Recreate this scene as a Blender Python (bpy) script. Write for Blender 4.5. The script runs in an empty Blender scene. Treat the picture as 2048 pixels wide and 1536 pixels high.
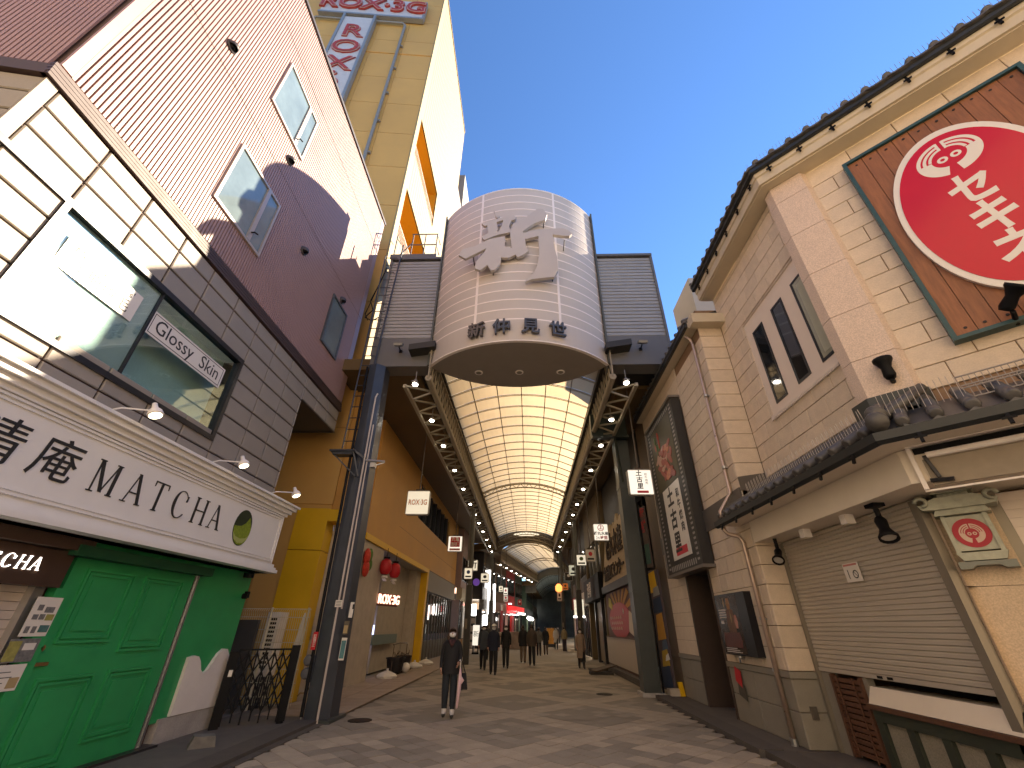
import bpy, bmesh, math, random
from mathutils import Vector, Matrix
random.seed(7)
S = bpy.context.scene
COL = S.collection

# ------------------------------------------------------------------ camera, sky, sun, exposure
cam = bpy.data.cameras.new('camera'); cam_o = bpy.data.objects.new('camera', cam); COL.objects.link(cam_o)
cam.sensor_width = 36; cam.lens = 838.2 / 2048 * 36; cam.clip_start = 0.05; cam.clip_end = 2000
_p, _y, _r = math.radians(30.12), math.radians(-2.107), math.radians(.624)
_f = Vector((math.sin(_y) * math.cos(_p), math.cos(_y) * math.cos(_p), math.sin(_p)))
_r0 = Vector((math.cos(_y), -math.sin(_y), 0)); _u0 = _r0.cross(_f)
_R = math.cos(_r) * _r0 + math.sin(_r) * _u0; _U = -math.sin(_r) * _r0 + math.cos(_r) * _u0
cam_o.matrix_world = Matrix(((_R.x, _U.x, -_f.x, 0), (_R.y, _U.y, -_f.y, 0), (_R.z, _U.z, -_f.z, 1.6), (0, 0, 0, 1)))
S.camera = cam_o
SUN_EL, SUN_AZ = math.radians(29.5), math.radians(59.0)      # azimuth from +y towards +x
W = bpy.data.worlds.new("World"); S.world = W; W.use_nodes = True
_n = W.node_tree.nodes; _sky = _n.new('ShaderNodeTexSky'); _sky.sky_type = 'NISHITA'; _sky.sun_disc = False
_sky.sun_elevation = SUN_EL; _sky.sun_rotation = SUN_AZ; _sky.air_density = 1.0; _sky.dust_density = 0.0; _sky.ozone_density = 8.0
W.node_tree.links.new(_sky.outputs[0], _n['Background'].inputs[0]); _n['Background'].inputs[1].default_value = 0.05
sun = bpy.data.lights.new('sun', 'SUN'); sun.energy = 2.9; sun.angle = math.radians(.5); sun.color = (1, .82, .60)
sun_o = bpy.data.objects.new('sun', sun); COL.objects.link(sun_o)
_sd = Vector((math.sin(SUN_AZ) * math.cos(SUN_EL), math.cos(SUN_AZ) * math.cos(SUN_EL), math.sin(SUN_EL)))
sun_o.rotation_euler = _sd.to_track_quat('Z', 'Y').to_euler(); sun_o.location = (30, 20, 40)
S.view_settings.view_transform = 'Standard'; S.view_settings.look = 'None'; S.view_settings.gamma = 1
S.view_settings.use_curve_mapping = False; S.view_settings.exposure = 2.65
S.render.engine = 'CYCLES'; S.cycles.use_denoising = True; S.cycles.max_bounces = 8; S.cycles.diffuse_bounces = 5
S.cycles.sample_clamp_indirect = 6; S.cycles.caustics_reflective = False; S.cycles.caustics_refractive = False

# ------------------------------------------------------------------ helpers
def tag(o, label=None, cat=None, group=None, kind=None):
    if label: o['label'] = label
    if cat: o['category'] = cat
    if group: o['group'] = group
    if kind: o['kind'] = kind
    return o
WL = {}
def thing(name, label, cat, loc, group=None, kind=None):
    o = bpy.data.objects.new(name, None); COL.objects.link(o); o.location = loc; o.empty_display_size = .2
    WL[o] = Vector(loc); return tag(o, label, cat, group, kind)
class Fr:
    def __init__(s, o, u, z=(0, 0, 1)):
        s.o = Vector(o); s.u = Vector(u).normalized(); s.z = Vector(z).normalized(); s.w = s.u.cross(s.z)
    def __call__(s, u, v, w=0): return s.o + s.u * u + s.z * v + s.w * w
    def mat(s):
        return Matrix((s.u, s.z, s.w)).transposed()
WORLD = Fr((0, 0, 0), (1, 0, 0), (0, 1, 0))
class MB:
    def __init__(s): s.v = []; s.f = []; s.mi = []
    def add(s, vs, fs, m=0):
        b = len(s.v); s.v += [tuple(x) for x in vs]; s.f += [tuple(i + b for i in f) for f in fs]; s.mi += [m] * len(fs); return s
    def fbox(s, F, u0, u1, v0, v1, w0, w1, m=0):
        c = [F(u, v, w) for w in (w0, w1) for v in (v0, v1) for u in (u0, u1)]
        return s.add(c, [(0, 2, 3, 1), (4, 5, 7, 6), (0, 1, 5, 4), (2, 6, 7, 3), (0, 4, 6, 2), (1, 3, 7, 5)], m)
    def box(s, x0, x1, y0, y1, z0, z1, m=0): return s.fbox(WORLD, x0, x1, y0, y1, z0, z1, m)
    def fprism(s, F, pts, w0, w1, m=0):
        n = len(pts); a = sum(pts[i][0] * pts[(i + 1) % n][1] - pts[(i + 1) % n][0] * pts[i][1] for i in range(n))
        if a < 0: pts = pts[::-1]
        c = [F(p[0], p[1], w0) for p in pts] + [F(p[0], p[1], w1) for p in pts]
        return s.add(c, [tuple(range(n))[::-1], tuple(range(n, 2 * n))] + [(i, (i + 1) % n, n + (i + 1) % n, n + i) for i in range(n)], m)
    def tube(s, path, r, n=8, m=0, cap=True):
        path = [Vector(p) for p in path]; rs = r if isinstance(r, (list, tuple)) else [r] * len(path)
        rings = []; prev = None
        for i, p in enumerate(path):
            d = (path[min(i + 1, len(path) - 1)] - path[max(i - 1, 0)]).normalized()
            if prev is None:
                a = d.cross(Vector((0, 0, 1)));
                if a.length < .01: a = d.cross(Vector((1, 0, 0)))
            else: a = prev - d * prev.dot(d)
            a.normalize(); prev = a; b = d.cross(a)
            rings.append([p + (a * math.cos(2 * math.pi * k / n) + b * math.sin(2 * math.pi * k / n)) * rs[i] for k in range(n)])
        L = len(path); fs = [(i * n + k, i * n + (k + 1) % n, (i + 1) * n + (k + 1) % n, (i + 1) * n + k) for i in range(L - 1) for k in range(n)]
        if cap: fs += [tuple(range(n))[::-1], tuple(range((L - 1) * n, L * n))]
        return s.add([q for R in rings for q in R], fs, m)
    def beam(s, p0, p1, a, b, m=0):
        p0, p1 = Vector(p0), Vector(p1); d = (p1 - p0).normalized(); x = d.cross(Vector((0, 0, 1)))
        if x.length < .01: x = Vector((1, 0, 0))
        x.normalize(); y = x.cross(d)
        c = [p + x * i * a / 2 + y * j * b / 2 for p in (p0, p1) for i, j in ((-1, -1), (1, -1), (1, 1), (-1, 1))]
        return s.add(c, [(3, 2, 1, 0), (4, 5, 6, 7), (0, 1, 5, 4), (1, 2, 6, 5), (2, 3, 7, 6), (3, 0, 4, 7)], m)
    def lathe(s, prof, F=None, n=16, m=0):      # profile (r, h) about F's z axis
        F = F or WORLD; vs = []; fs = []
        for r, h in prof:
            for k in range(n):
                t = 2 * math.pi * k / n; vs.append(F(r * math.cos(t), h, r * math.sin(t)))
        for i in range(len(prof) - 1):
            for k in range(n): fs.append((i * n + k, i * n + (k + 1) % n, (i + 1) * n + (k + 1) % n, (i + 1) * n + k))
        fs += [tuple(range(n))[::-1], tuple(range((len(prof) - 1) * n, len(prof) * n))]
        return s.add(vs, fs, m)
    def ell(s, c, rx, ry, rz, nu=12, nv=8, m=0, keep=None):
        c = Vector(c); vs = []; fs = []
        for j in range(nv + 1):
            t = math.pi * j / nv
            for k in range(nu):
                q = 2 * math.pi * k / nu
                vs.append(c + Vector((rx * math.sin(t) * math.cos(q), ry * math.sin(t) * math.sin(q), rz * math.cos(t))))
        for j in range(nv):
            for k in range(nu):
                f = (j * nu + k, (j + 1) * nu + k, (j + 1) * nu + (k + 1) % nu, j * nu + (k + 1) % nu)
                if keep is None or keep(sum((vs[i] for i in f), Vector()) / 4 - c): fs.append(f)
        return s.add(vs, fs, m)
def mesh_of(name, b, mats, smooth=False, off=Vector()):
    me = bpy.data.meshes.new(name); me.from_pydata([tuple(Vector(v) - off) for v in b.v], [], b.f)
    for m in (mats if isinstance(mats, (list, tuple)) else [mats]): me.materials.append(m)
    if any(b.mi): me.polygons.foreach_set('material_index', b.mi)
    me.validate()
    bm = bmesh.new(); bm.from_mesh(me); bmesh.ops.recalc_face_normals(bm, faces=bm.faces); bm.to_mesh(me); bm.free()
    if smooth: me.polygons.foreach_set('use_smooth', [True] * len(me.polygons))
    return me
def mk(name, b, mats, parent=None, smooth=False, **k):
    xs = list(zip(*b.v)); o0 = Vector(((min(xs[0]) + max(xs[0])) / 2, (min(xs[1]) + max(xs[1])) / 2, min(xs[2])))
    o = bpy.data.objects.new(name, mesh_of(name, b, mats, smooth, o0)); COL.objects.link(o)
    WL[o] = o0; o.location = o0 - WL[parent] if parent else o0
    if parent: o.parent = parent
    return tag(o, **k)
def piece(name, me, pos, parent=None, rot=None, **k):
    o = bpy.data.objects.new(name, me); COL.objects.link(o); pos = Vector(pos); WL[o] = pos
    o.location = pos - WL[parent] if parent else pos
    if rot is not None: o.rotation_euler = rot.to_euler() if isinstance(rot, Matrix) else rot
    if parent: o.parent = parent
    return tag(o, **k)
_tc = {}
def text_mesh(txt, size, ext, mat_, bold=0, shear=0, sx=1, al='CENTER', vertical=False, sp=1):
    key = (txt, size, ext, mat_.name, bold, shear, sx, al, vertical, sp)
    if key in _tc: return _tc[key]
    cu = bpy.data.curves.new('lettering', 'FONT'); cu.body = '\n'.join(txt) if vertical else txt; cu.size = size; cu.extrude = ext; cu.offset = bold; cu.shear = shear
    cu.align_x = al; cu.align_y = 'CENTER'; cu.resolution_u = 3; cu.space_line = sp if vertical else 1; cu.space_character = 1 if vertical else sp
    ob = bpy.data.objects.new('tmp', cu); COL.objects.link(ob); bpy.context.view_layer.update()
    me = bpy.data.meshes.new_from_object(ob.evaluated_get(bpy.context.evaluated_depsgraph_get()))
    bpy.data.objects.remove(ob); bpy.data.curves.remove(cu); me.name = 'lettering'
    if sx != 1:
        for v in me.vertices: v.co.x *= sx
    me.materials.clear(); me.materials.append(mat_); _tc[key] = me
    return me
def text(txt, F, u, v, w, size, mat_, parent, ext=.004, name='lettering', **k):
    return piece(name, text_mesh(txt, size, ext, mat_, **k), F(u, v, w + ext), parent, F.mat())

# ------------------------------------------------------------------ materials
_mc = {}
def M(name, col, rough=.6, var=.08, scale=5, bump=0, metal=0, objvar=0, spec=.4, fine=0, stretch=None, emit=0, coat=0):
    if name in _mc: return _mc[name]
    m = bpy.data.materials.new(name); m.use_nodes = True; nt = m.node_tree; N = nt.nodes; P = N['Principled BSDF']; ln = nt.links.new
    P.inputs['Roughness'].default_value = rough; P.inputs['Metallic'].default_value = metal; P.inputs['Specular IOR Level'].default_value = spec
    if coat: P.inputs['Coat Weight'].default_value = coat; P.inputs['Coat Roughness'].default_value = .08
    g = N.new('ShaderNodeNewGeometry'); mp = N.new('ShaderNodeMapping'); ln(g.outputs['Position'], mp.inputs[0])
    if stretch: mp.inputs['Scale'].default_value = stretch
    nz = N.new('ShaderNodeTexNoise'); nz.inputs['Scale'].default_value = scale; nz.inputs['Detail'].default_value = 5; nz.inputs['Roughness'].default_value = .6; ln(mp.outputs[0], nz.inputs['Vector'])
    mr = N.new('ShaderNodeMapRange'); mr.inputs['From Min'].default_value = .25; mr.inputs['From Max'].default_value = .75
    mr.inputs['To Min'].default_value = 1 - var; mr.inputs['To Max'].default_value = 1 + var; ln(nz.outputs['Fac'], mr.inputs['Value'])
    fac = mr.outputs[0]
    def mul(a, b):
        x = N.new('ShaderNodeMath'); x.operation = 'MULTIPLY'; ln(a, x.inputs[0]); ln(b, x.inputs[1]); return x.outputs[0]
    if fine:
        n2 = N.new('ShaderNodeTexNoise'); n2.inputs['Scale'].default_value = 70; n2.inputs['Detail'].default_value = 3; ln(mp.outputs[0], n2.inputs['Vector'])
        m2 = N.new('ShaderNodeMapRange'); m2.inputs['From Min'].default_value = .35; m2.inputs['From Max'].default_value = .65; m2.inputs['To Min'].default_value = 1 - fine; m2.inputs['To Max'].default_value = 1 + fine
        ln(n2.outputs['Fac'], m2.inputs['Value']); fac = mul(fac, m2.outputs[0])
    if objvar:
        oi = N.new('ShaderNodeObjectInfo'); m3 = N.new('ShaderNodeMapRange'); m3.inputs['To Min'].default_value = 1 - objvar; m3.inputs['To Max'].default_value = 1 + objvar
        ln(oi.outputs['Random'], m3.inputs['Value']); fac = mul(fac, m3.outputs[0])
    vm = N.new('ShaderNodeVectorMath'); vm.operation = 'SCALE'; vm.inputs[0].default_value = col; ln(fac, vm.inputs['Scale'])
    ln(vm.outputs[0], P.inputs['Base Color'])
    rr = N.new('ShaderNodeMapRange'); rr.inputs['To Min'].default_value = max(0, rough - .08); rr.inputs['To Max'].default_value = min(1, rough + .08); ln(nz.outputs['Fac'], rr.inputs['Value']); ln(rr.outputs[0], P.inputs['Roughness'])
    if bump:
        bp = N.new('ShaderNodeBump'); bp.inputs['Strength'].default_value = bump; bp.inputs['Distance'].default_value = .01
        n3 = N.new('ShaderNodeTexNoise'); n3.inputs['Scale'].default_value = 45; n3.inputs['Detail'].default_value = 4; ln(mp.outputs[0], n3.inputs['Vector'])
        ln(n3.outputs['Fac'], bp.inputs['Height']); ln(bp.outputs[0], P.inputs['Normal'])
    if emit:
        ln(vm.outputs[0], P.inputs['Emission Color']); P.inputs['Emission Strength'].default_value = emit
    _mc[name] = m; return m
def glass(name, tint, mix=.75, rough=.02):
    if name in _mc: return _mc[name]
    m = bpy.data.materials.new(name); m.use_nodes = True; nt = m.node_tree; N = nt.nodes; N.clear(); ln = nt.links.new
    out = N.new('ShaderNodeOutputMaterial'); t = N.new('ShaderNodeBsdfTransparent'); t.inputs[0].default_value = (*tint, 1)
    gl = N.new('ShaderNodeBsdfGlossy'); gl.inputs['Roughness'].default_value = rough; gl.inputs[0].default_value = (.9, .95, 1, 1)
    fr = N.new('ShaderNodeFresnel'); fr.inputs[0].default_value = 1.7; mx = N.new('ShaderNodeMixShader')
    a = N.new('ShaderNodeMath'); a.operation = 'MULTIPLY_ADD'; a.inputs[1].default_value = .25; a.inputs[2].default_value = 1 - mix - .1; a.use_clamp = True
    ln(fr.outputs[0], a.inputs[0]); ln(a.outputs[0], mx.inputs[0]); ln(t.outputs[0], mx.inputs[1]); ln(gl.outputs[0], mx.inputs[2]); ln(mx.outputs[0], out.inputs[0])
    _mc[name] = m; return m
def translucent(name, col, emit=0):
    m = bpy.data.materials.new(name); m.use_nodes = True; nt = m.node_tree; N = nt.nodes; N.clear(); ln = nt.links.new
    out = N.new('ShaderNodeOutputMaterial'); t = N.new('ShaderNodeBsdfTranslucent'); d = N.new('ShaderNodeBsdfDiffuse'); mx = N.new('ShaderNodeMixShader'); mx.inputs[0].default_value = .2
    g = N.new('ShaderNodeNewGeometry'); nz = N.new('ShaderNodeTexNoise'); nz.inputs['Scale'].default_value = .8; nz.inputs['Detail'].default_value = 6; ln(g.outputs['Position'], nz.inputs['Vector'])
    oi = N.new('ShaderNodeObjectInfo'); ma = N.new('ShaderNodeMath'); ma.operation = 'MULTIPLY_ADD'; ma.inputs[1].default_value = .14; ma.inputs[2].default_value = .70; ln(oi.outputs['Random'], ma.inputs[0])
    m2 = N.new('ShaderNodeMath'); m2.operation = 'MULTIPLY_ADD'; m2.inputs[1].default_value = .35; ln(nz.outputs['Fac'], m2.inputs[0]); ln(ma.outputs[0], m2.inputs[2])
    vm = N.new('ShaderNodeVectorMath'); vm.operation = 'SCALE'; vm.inputs[0].default_value = col; ln(m2.outputs[0], vm.inputs['Scale'])
    for x in (t, d): ln(vm.outputs[0], x.inputs[0])
    ln(t.outputs[0], mx.inputs[1]); ln(d.outputs[0], mx.inputs[2]); ln(mx.outputs[0], out.inputs[0]); return m
def emis(name, col, st):
    if name in _mc: return _mc[name]
    m = bpy.data.materials.new(name); m.use_nodes = True; nt = m.node_tree; N = nt.nodes; P = N['Principled BSDF']
    P.inputs['Base Color'].default_value = (*col, 1); P.inputs['Emission Color'].default_value = (*col, 1); P.inputs['Emission Strength'].default_value = st; _mc[name] = m; return m

pink = M('pink_metal', (.33, .205, .185), .42, .05, 1.5, spec=.5)
pinkdark = M('siding_groove', (.11, .07, .06), .7)
white_tile = M('white_panel', (.285, .25, .21), .55, .05, 3, .15, objvar=.03, fine=.03)
joint_grey = M('joint', (.20, .17, .14), .8)
dark_flash = M('dark_flashing', (.055, .05, .05), .4, metal=.3)
sign_white = M('sign_white', (.78, .76, .73), .35, .03, 3)
green = M('green_paint', (.03, .30, .095), .38, .10, 2.5, .1, spec=.5)
white_paint = M('white_paint', (.78, .73, .69), .5, .05, 4)
concrete = M('concrete', (.38, .355, .33), .8, .18, 4, .4, fine=.08)
concrete_w = M('concrete_warm', (.45, .39, .31), .75, .14, 3, .3, fine=.05)
black_m = M('black_metal', (.006, .006, .007), .55, spec=.15)
dk_frame = M('dark_frame', (.03, .03, .035), .35, metal=.4)
alu = M('aluminium', (.42, .42, .42), .35, metal=.8)
alu_pink = M('bronze_alu', (.42, .36, .33), .35, .05, metal=.3)
tower_y = M('tower_tan', (.60, .345, .095), .6, .07, .5, .1, objvar=.025)
tower_c = M('tower_cream', (.31, .235, .11), .6, .04, .6)
orange = M('orange_paint', (.54, .29, .02), .55, .05)
yellow = M('yellow_paint', (.74, .44, .008), .45, .06, 2)
col_navy = M('column_navy', (.036, .042, .055), .38, .2, 3, .1, spec=.5)
col_grey = M('column_greengrey', (.04, .048, .047), .42, .15, 3, .1, spec=.5)
box_grey = M('gate_siding', (.32, .315, .295), .42, .06, 2, metal=.2, objvar=.03)
box_dark = M('gate_fascia', (.13, .128, .125), .45, .08, 2, metal=.1)
drum_w = M('drum_panel', (.50, .455, .415), .62, .035, 1.2, objvar=.02, spec=.25)
drum_rib = M('drum_rib', (.80, .73, .68), .4, .03)  # brighter than the panels: light caught on the rib edges, put into the colour
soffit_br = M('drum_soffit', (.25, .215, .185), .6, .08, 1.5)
steel_gr = M('steel_letter', (.105, .10, .095), .35, .08, 8, metal=.5)
letter_w = M('letter_white', (.47, .43, .395), .55, .03, 2)
steel_bn = M('arcade_steel', (.27, .23, .16), .5, .12, 4)
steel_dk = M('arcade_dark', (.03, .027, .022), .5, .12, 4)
ceil_br = M('side_ceiling', (.12, .075, .028), .7, .12, 1)
vault_p = translucent('vault_pane', (.49, .39, .245))
lamp_on = emis('lamp_on', (1, .92, .78), 11)
tile_b = M('stone_tile', (.62, .51, .385), .62, .08, 7, .25, objvar=.055, fine=.05)
mortar = M('mortar', (.24, .15, .09), .9)
granite = M('pink_granite', (.61, .485, .39), .6, .05, 6, .2, fine=.16)
dado_s = M('grey_dado', (.26, .235, .19), .6, .08, 4, .2, objvar=.05, fine=.05)
cream = M('cream_plaster', (.74, .655, .54), .7, .05, 2, .1)
eave_c = M('eave_cream', (.54, .465, .34), .6, .06, 3)
rooft = M('roof_tile', (.085, .08, .076), .42, .22, 8, .2, objvar=.15, spec=.5)
gutter_m = M('gutter_dark', (.022, .025, .027), .35, .1, 6)
shut = M('shutter_slat', (.50, .45, .375), .42, .05, 2, metal=.25, objvar=.02)
shut2 = M('shutter_light', (.60, .52, .45), .42, .05, 2, metal=.25, objvar=.02)
bronze_p = M('copper_pipe', (.46, .36, .30), .3, .12, 6, metal=.55)
teal_f = M('teal_frame', (.025, .07, .075), .4, .2, 8)
wood = M('cedar_plank', (.25, .10, .04), .5, .28, 9, .3, objvar=.14, stretch=(3, 3, .35))
wood2 = M('dark_wood', (.11, .05, .028), .55, .25, 9, .2, objvar=.1, stretch=(1, 6, 6))
red_gl = M('red_gloss', (.52, .010, .028), .22, .03, 2, spec=.28, coat=.08)
off_white = M('print_white', (.72, .68, .62), .3, .02)
verd = M('verdigris', (.34, .35, .28), .45, .25, 9, .2, metal=.3)
verd2 = M('verdigris_pale', (.42, .43, .34), .5, .22, 9)
ink = M('ink', (.02, .02, .022), .5)
red_p = M('red_print', (.50, .02, .03), .45)
glass_dk = M('glass_dark', (.012, .014, .016), .03, .02, 1, spec=.9)
glass_sky = M('glass_pale', (.14, .19, .21), .03, .25, 1.3, spec=1)
glass_cl = glass('glass_clear', (.84, .93, .92), .88)
pave_d = M('paver_dark', (.25, .22, .182), .72, .12, 5, .35, objvar=.15, fine=.08)
pave_l = M('paver_light', (.37, .315, .25), .72, .12, 5, .35, objvar=.12, fine=.08)
road_m = M('ground_grout', (.26, .225, .18), .85, .15, 2, .3)
kerb_m = M('kerb_stone', (.085, .075, .068), .75, .2, 5, .35, fine=.1)
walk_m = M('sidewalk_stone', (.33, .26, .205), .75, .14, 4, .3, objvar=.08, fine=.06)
box_w = emis('lit_white', (.72, .66, .56), .20)
FL = lambda x, z=0: Fr((x, 0, 0), (0, 1, 0))       # left-hand faces look to +x ; u = y
FRi = lambda x: Fr((x, 0, 0), (0, -1, 0))          # right-hand faces look to -x ; u = -y
FF = lambda y: Fr((0, y, 0), (1, 0, 0))            # faces look to the camera side ; u = x

# ================================================================== GROUND
b = MB(); b.box(-150, 150, -60, 400, -.4, -.03); ground = mk('ground', b, road_m, kind='structure')
PT = [pave_d, M('paver_dark_b', (.22, .192, .16), .72, .15, 5, .35, fine=.08), M('paver_mid', (.28, .245, .2), .72, .15, 5, .35, fine=.08), pave_l, M('paver_light_b', (.345, .295, .235), .72, .12, 5, .35, fine=.08)]
S2 = math.sqrt(.5); pv = []
for i in range(-40, 90):
    for j in range(-40, 90):
        a, c = (i + .5) * .3 - .3, (j + .5) * .3 - .3
        x, y = -.33 + (a - c) * S2, 7.85 + (a + c) * S2
        if -3.75 < x < 3.3 and 6.6 < y < 27:
            lt = i % 8 < 2 or j % 8 < 2
            pv.append((y, x, lt or random.random() < .09))
pv.sort()
def paver_mb(F, d): return MB().fprism(F, [(-.146, -.146), (.146, -.146), (.146, .146), (-.146, .146)], -.03, d)
R45 = Matrix.Rotation(math.pi / 4, 3, 'Z'); f45 = Fr((0, 0, 0), (1, 0, 0), (0, 1, 0))
me_d = mesh_of('paver', paver_mb(f45, 0), pave_d); me_l = mesh_of('paver', paver_mb(f45, 0), pave_l)
st = MB()
for k, (y, x, lt) in enumerate(pv):
    z = random.uniform(-.003, .003)
    if k < 290: piece('paver', me_l if lt else me_d, (x, y, z), ground, R45)
    else:
        F = Fr((x, y, z), (S2, S2, 0), (-S2, S2, 0)); m = random.choice([3, 4]) if lt else random.choice([0, 0, 1, 2]); F.w = Vector((0, 0, 1))
        st.add([F(-.146, -.146), F(.146, -.146), F(.146, .146), F(-.146, .146)], [(0, 1, 2, 3)], m)
mk('paver', st, PT, ground, kind='stuff')
b = MB(); b.box(-5.45, -3.8, 10.35, 60, -.03, .035); lw = mk('left_sidewalk', b, walk_m, kind='structure')
ms = mesh_of('slab', MB().box(-.39, .39, -.29, .29, 0, .012), walk_m)
for i in range(2):
    for j in range(16): piece('slab', ms, (-4.95 + .8 * i, 10.7 + .6 * j, .035), lw)
b = MB(); b.box(-4.32, -3.93, 6.4, 9.86, -.03, .06)
for s_ in range(5): b.box(-3.93, -3.80, 6.4 + s_ * .7, 6.4 + s_ * .7 + .68, -.03, .012)
mk('left_kerb', b, kerb_m, kind='structure')
b = MB(); b.box(-5.9, -4.32, 6.4, 12, -.03, .03); mk('alley_floor', b, M('alley_dark', (.13, .115, .10), .8, .2, 4, .3), kind='structure')
b = MB(); b.box(3.42, 3.78, 8.2, 14.0, -.03, .07); b.box(3.5, 3.92, 5, 8.195, -.03, .06); mk('right_kerb', b, kerb_m, kind='structure')
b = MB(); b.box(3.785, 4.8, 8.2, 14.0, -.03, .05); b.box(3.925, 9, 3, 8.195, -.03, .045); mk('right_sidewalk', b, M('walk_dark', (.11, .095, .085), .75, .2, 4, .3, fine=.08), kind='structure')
for i, (x, y, lb) in enumerate(((-3.27, 10.25, 'round iron manhole cover beside the foot of the navy gate column'), (2.14, 14.55, 'small round iron manhole cover out in the paving near the grey column'))):
    b = MB(); F = Fr((x, y, 0), (1, 0, 0)); b.lathe([(.23, -.01), (.23, .006), (.2, .009), (.19, .006), (.02, .008)], F, 20)
    mk('manhole_cover', b, black_m, label=lb, cat='manhole cover', group='manhole covers in the paving')

# unseen fronts added across the street, behind the viewpoint (they face the sun and throw warm light back)
for k, (x0, x1, h, c) in enumerate(((-40, -14, 14, (.72, .62, .48)), (-13.8, 2, 16, (.76, .67, .53)), (2.2, 18, 14, (.74, .62, .47)), (18.2, 44, 15, (.70, .63, .52)))):
    m_ = M('bounce_front_%d' % k, c, .8, .1, .5); b = MB(); b.box(x0, x1, -17, -6.5, 0, h, 0); st_ = 3.3
    for fl in range(int(h // st_)):
        for i in range(int((x1 - x0) // 3.2)): b.box(x0 + 1.1 + i * 3.2, x0 + 2.3 + i * 3.2, -6.5, -6.42, 1.0 + fl * st_, 2.3 + fl * st_, 1)
    mk('bounce_front', b, [m_, glass_dk], kind='structure')

# ================================================================== LEFT BUILDING (pink siding over white panels over a green shop)
XL = -5.6; L = FL(XL)
pb = thing('corner_building', 'tall building of pink ribbed metal over white panels, green shop below', 'building', (XL, 6, 0))
FC = Fr((XL, 2.28, 0), (.985, .17, 0))            # face on the cross street; u = 0 at the corner, negative to the left
b = MB(); Bk = lambda F, *a: b.fbox(F, *a)
b.fbox(L, 2.36, 11.12, 6.6, 15.5, -7, -.03); b.fbox(L, 2.36, 9.12, .0, 6.6, -7, -.5); b.fbox(L, 2.36, 3.13, 4.435, 6.6, -.5, -.045); b.fbox(L, 6.79, 9.12, 4.435, 6.6, -.5, -.045); b.fbox(L, 3.13, 6.79, 6.1, 6.6, -.5, -.045); b.fbox(L, 2.36, 5.29, 0, 2.6, -.499, -.2); b.fbox(L, 5.29, 9.12, 0, 2.6, -.499, -.09); b.fbox(L, 2.36, 9.12, 2.602, 4.43, -.499, -.045)
b.fbox(FC, -7, -.06, 0, 15.5, -3, -.05); mk('wall_core', b, pinkdark, pb)
def ribs(F, u0, u1, v0, v1, name, mt, pitch=.0625, dep=.024, lab=None):
    b = MB(); pts = []; u = u0
    while u < u1 - .01:
        e = min(u + pitch - .023, u1); pts += [(u, 0), (e, 0)]
        if e < u1: pts += [(e + .003, -dep), (min(u + pitch - .003, u1), -dep)]
        u += pitch
    vs = [F(p[0], v, p[1]) for v in (v0, v1) for p in pts]; n = len(pts)
    b.add(vs, [(i, i + 1, n + i + 1, n + i) for i in range(n - 1) if not (pts[i][1] < 0 and pts[i + 1][1] < 0)])
    return mk(name, b, mt, pb)
tiers = [(7.45, 10.64), (10.66, 13.93), (13.95, 15.5)]
for v0, v1 in tiers:
    ribs(L, 2.42, 10.85, v0, v1, 'siding', pink); ribs(FC, -7, -.14, v0, v1, 'siding', pink)
for v0, v1 in tiers:
    b = MB(); b.fbox(L, 2.28, 2.412, v0, v1, -.03, .012); mk('corner_trim', b, pink, pb)
    b = MB(); b.fbox(L, 10.855, 11.15, v0, v1, -.03, .008); mk('corner_trim', b, pink, pb)
b = MB(); b.fbox(L, 2.24, 11.2, 15.5, 15.6, -.3, .05); b.fbox(FC, -7, -.01, 15.5, 15.6, -.3, .05); mk('roof_coping', b, dark_flash, pb)
for k in range(4):
    z0 = 7.16 + k * .07
    b = MB(); b.fbox(L, 2.235, 11.17, z0, z0 + .050, -.05, .05 - k * .012); b.fbox(FC, -7, -.002, z0, z0 + .050, -.05, .05 - k * .012); mk('drip_flashing', b, M('flashing_brown', (.06, .035, .03), .5), pb)
    b = MB(); b.fbox(L, 2.25, 11.16, z0 + .052, z0 + .066, -.05, .03 - k * .010); b.fbox(FC, -7, -.002, z0 + .052, z0 + .066, -.05, .03 - k * .010); mk('drip_flashing', b, pink, pb)
# white panels
wt = {}
def panel(F, u0, u1, v0, v1, g=.026):
    k = (round(u1 - u0, 2), round(v1 - v0, 2))
    if k not in wt:
        du, dv = (u1 - u0) / 2 - g / 2, (v1 - v0) / 2 - g / 2; z = .012
        q = MB(); Q = WORLD
        vs = [(-du, -dv, -.03), (du, -dv, -.03), (du, dv, -.03), (-du, dv, -.03), (-du, -dv, -z), (du, -dv, -z), (du, dv, -z), (-du, dv, -z), (-du + z, -dv + z, 0), (du - z, -dv + z, 0), (du - z, dv - z, 0), (-du + z, dv - z, 0)]
        q.add(vs, [(0, 1, 5, 4), (1, 2, 6, 5), (2, 3, 7, 6), (3, 0, 4, 7), (4, 5, 9, 8), (5, 6, 10, 9), (6, 7, 11, 10), (7, 4, 8, 11), (8, 9, 10, 11)]); wt[k] = mesh_of('panel', q, white_tile)
    piece('panel', wt[k], F((u0 + u1) / 2, (v0 + v1) / 2, 0), pb, F.mat())
us = [2.43 + .735 * i for i in range(10)] + [9.12]
rows = [7.15 - .3] + [6.83 - .37 * (i + 1) for i in range(9)]
vs_ = [7.15, 6.83] + [6.83 - .37 * (i + 1) for i in range(8)]
b = MB(); b.fbox(L, 2.28, 2.42, 3.6, 7.15, -.03, .004); mk('corner_trim', b, white_tile, pb)
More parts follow.
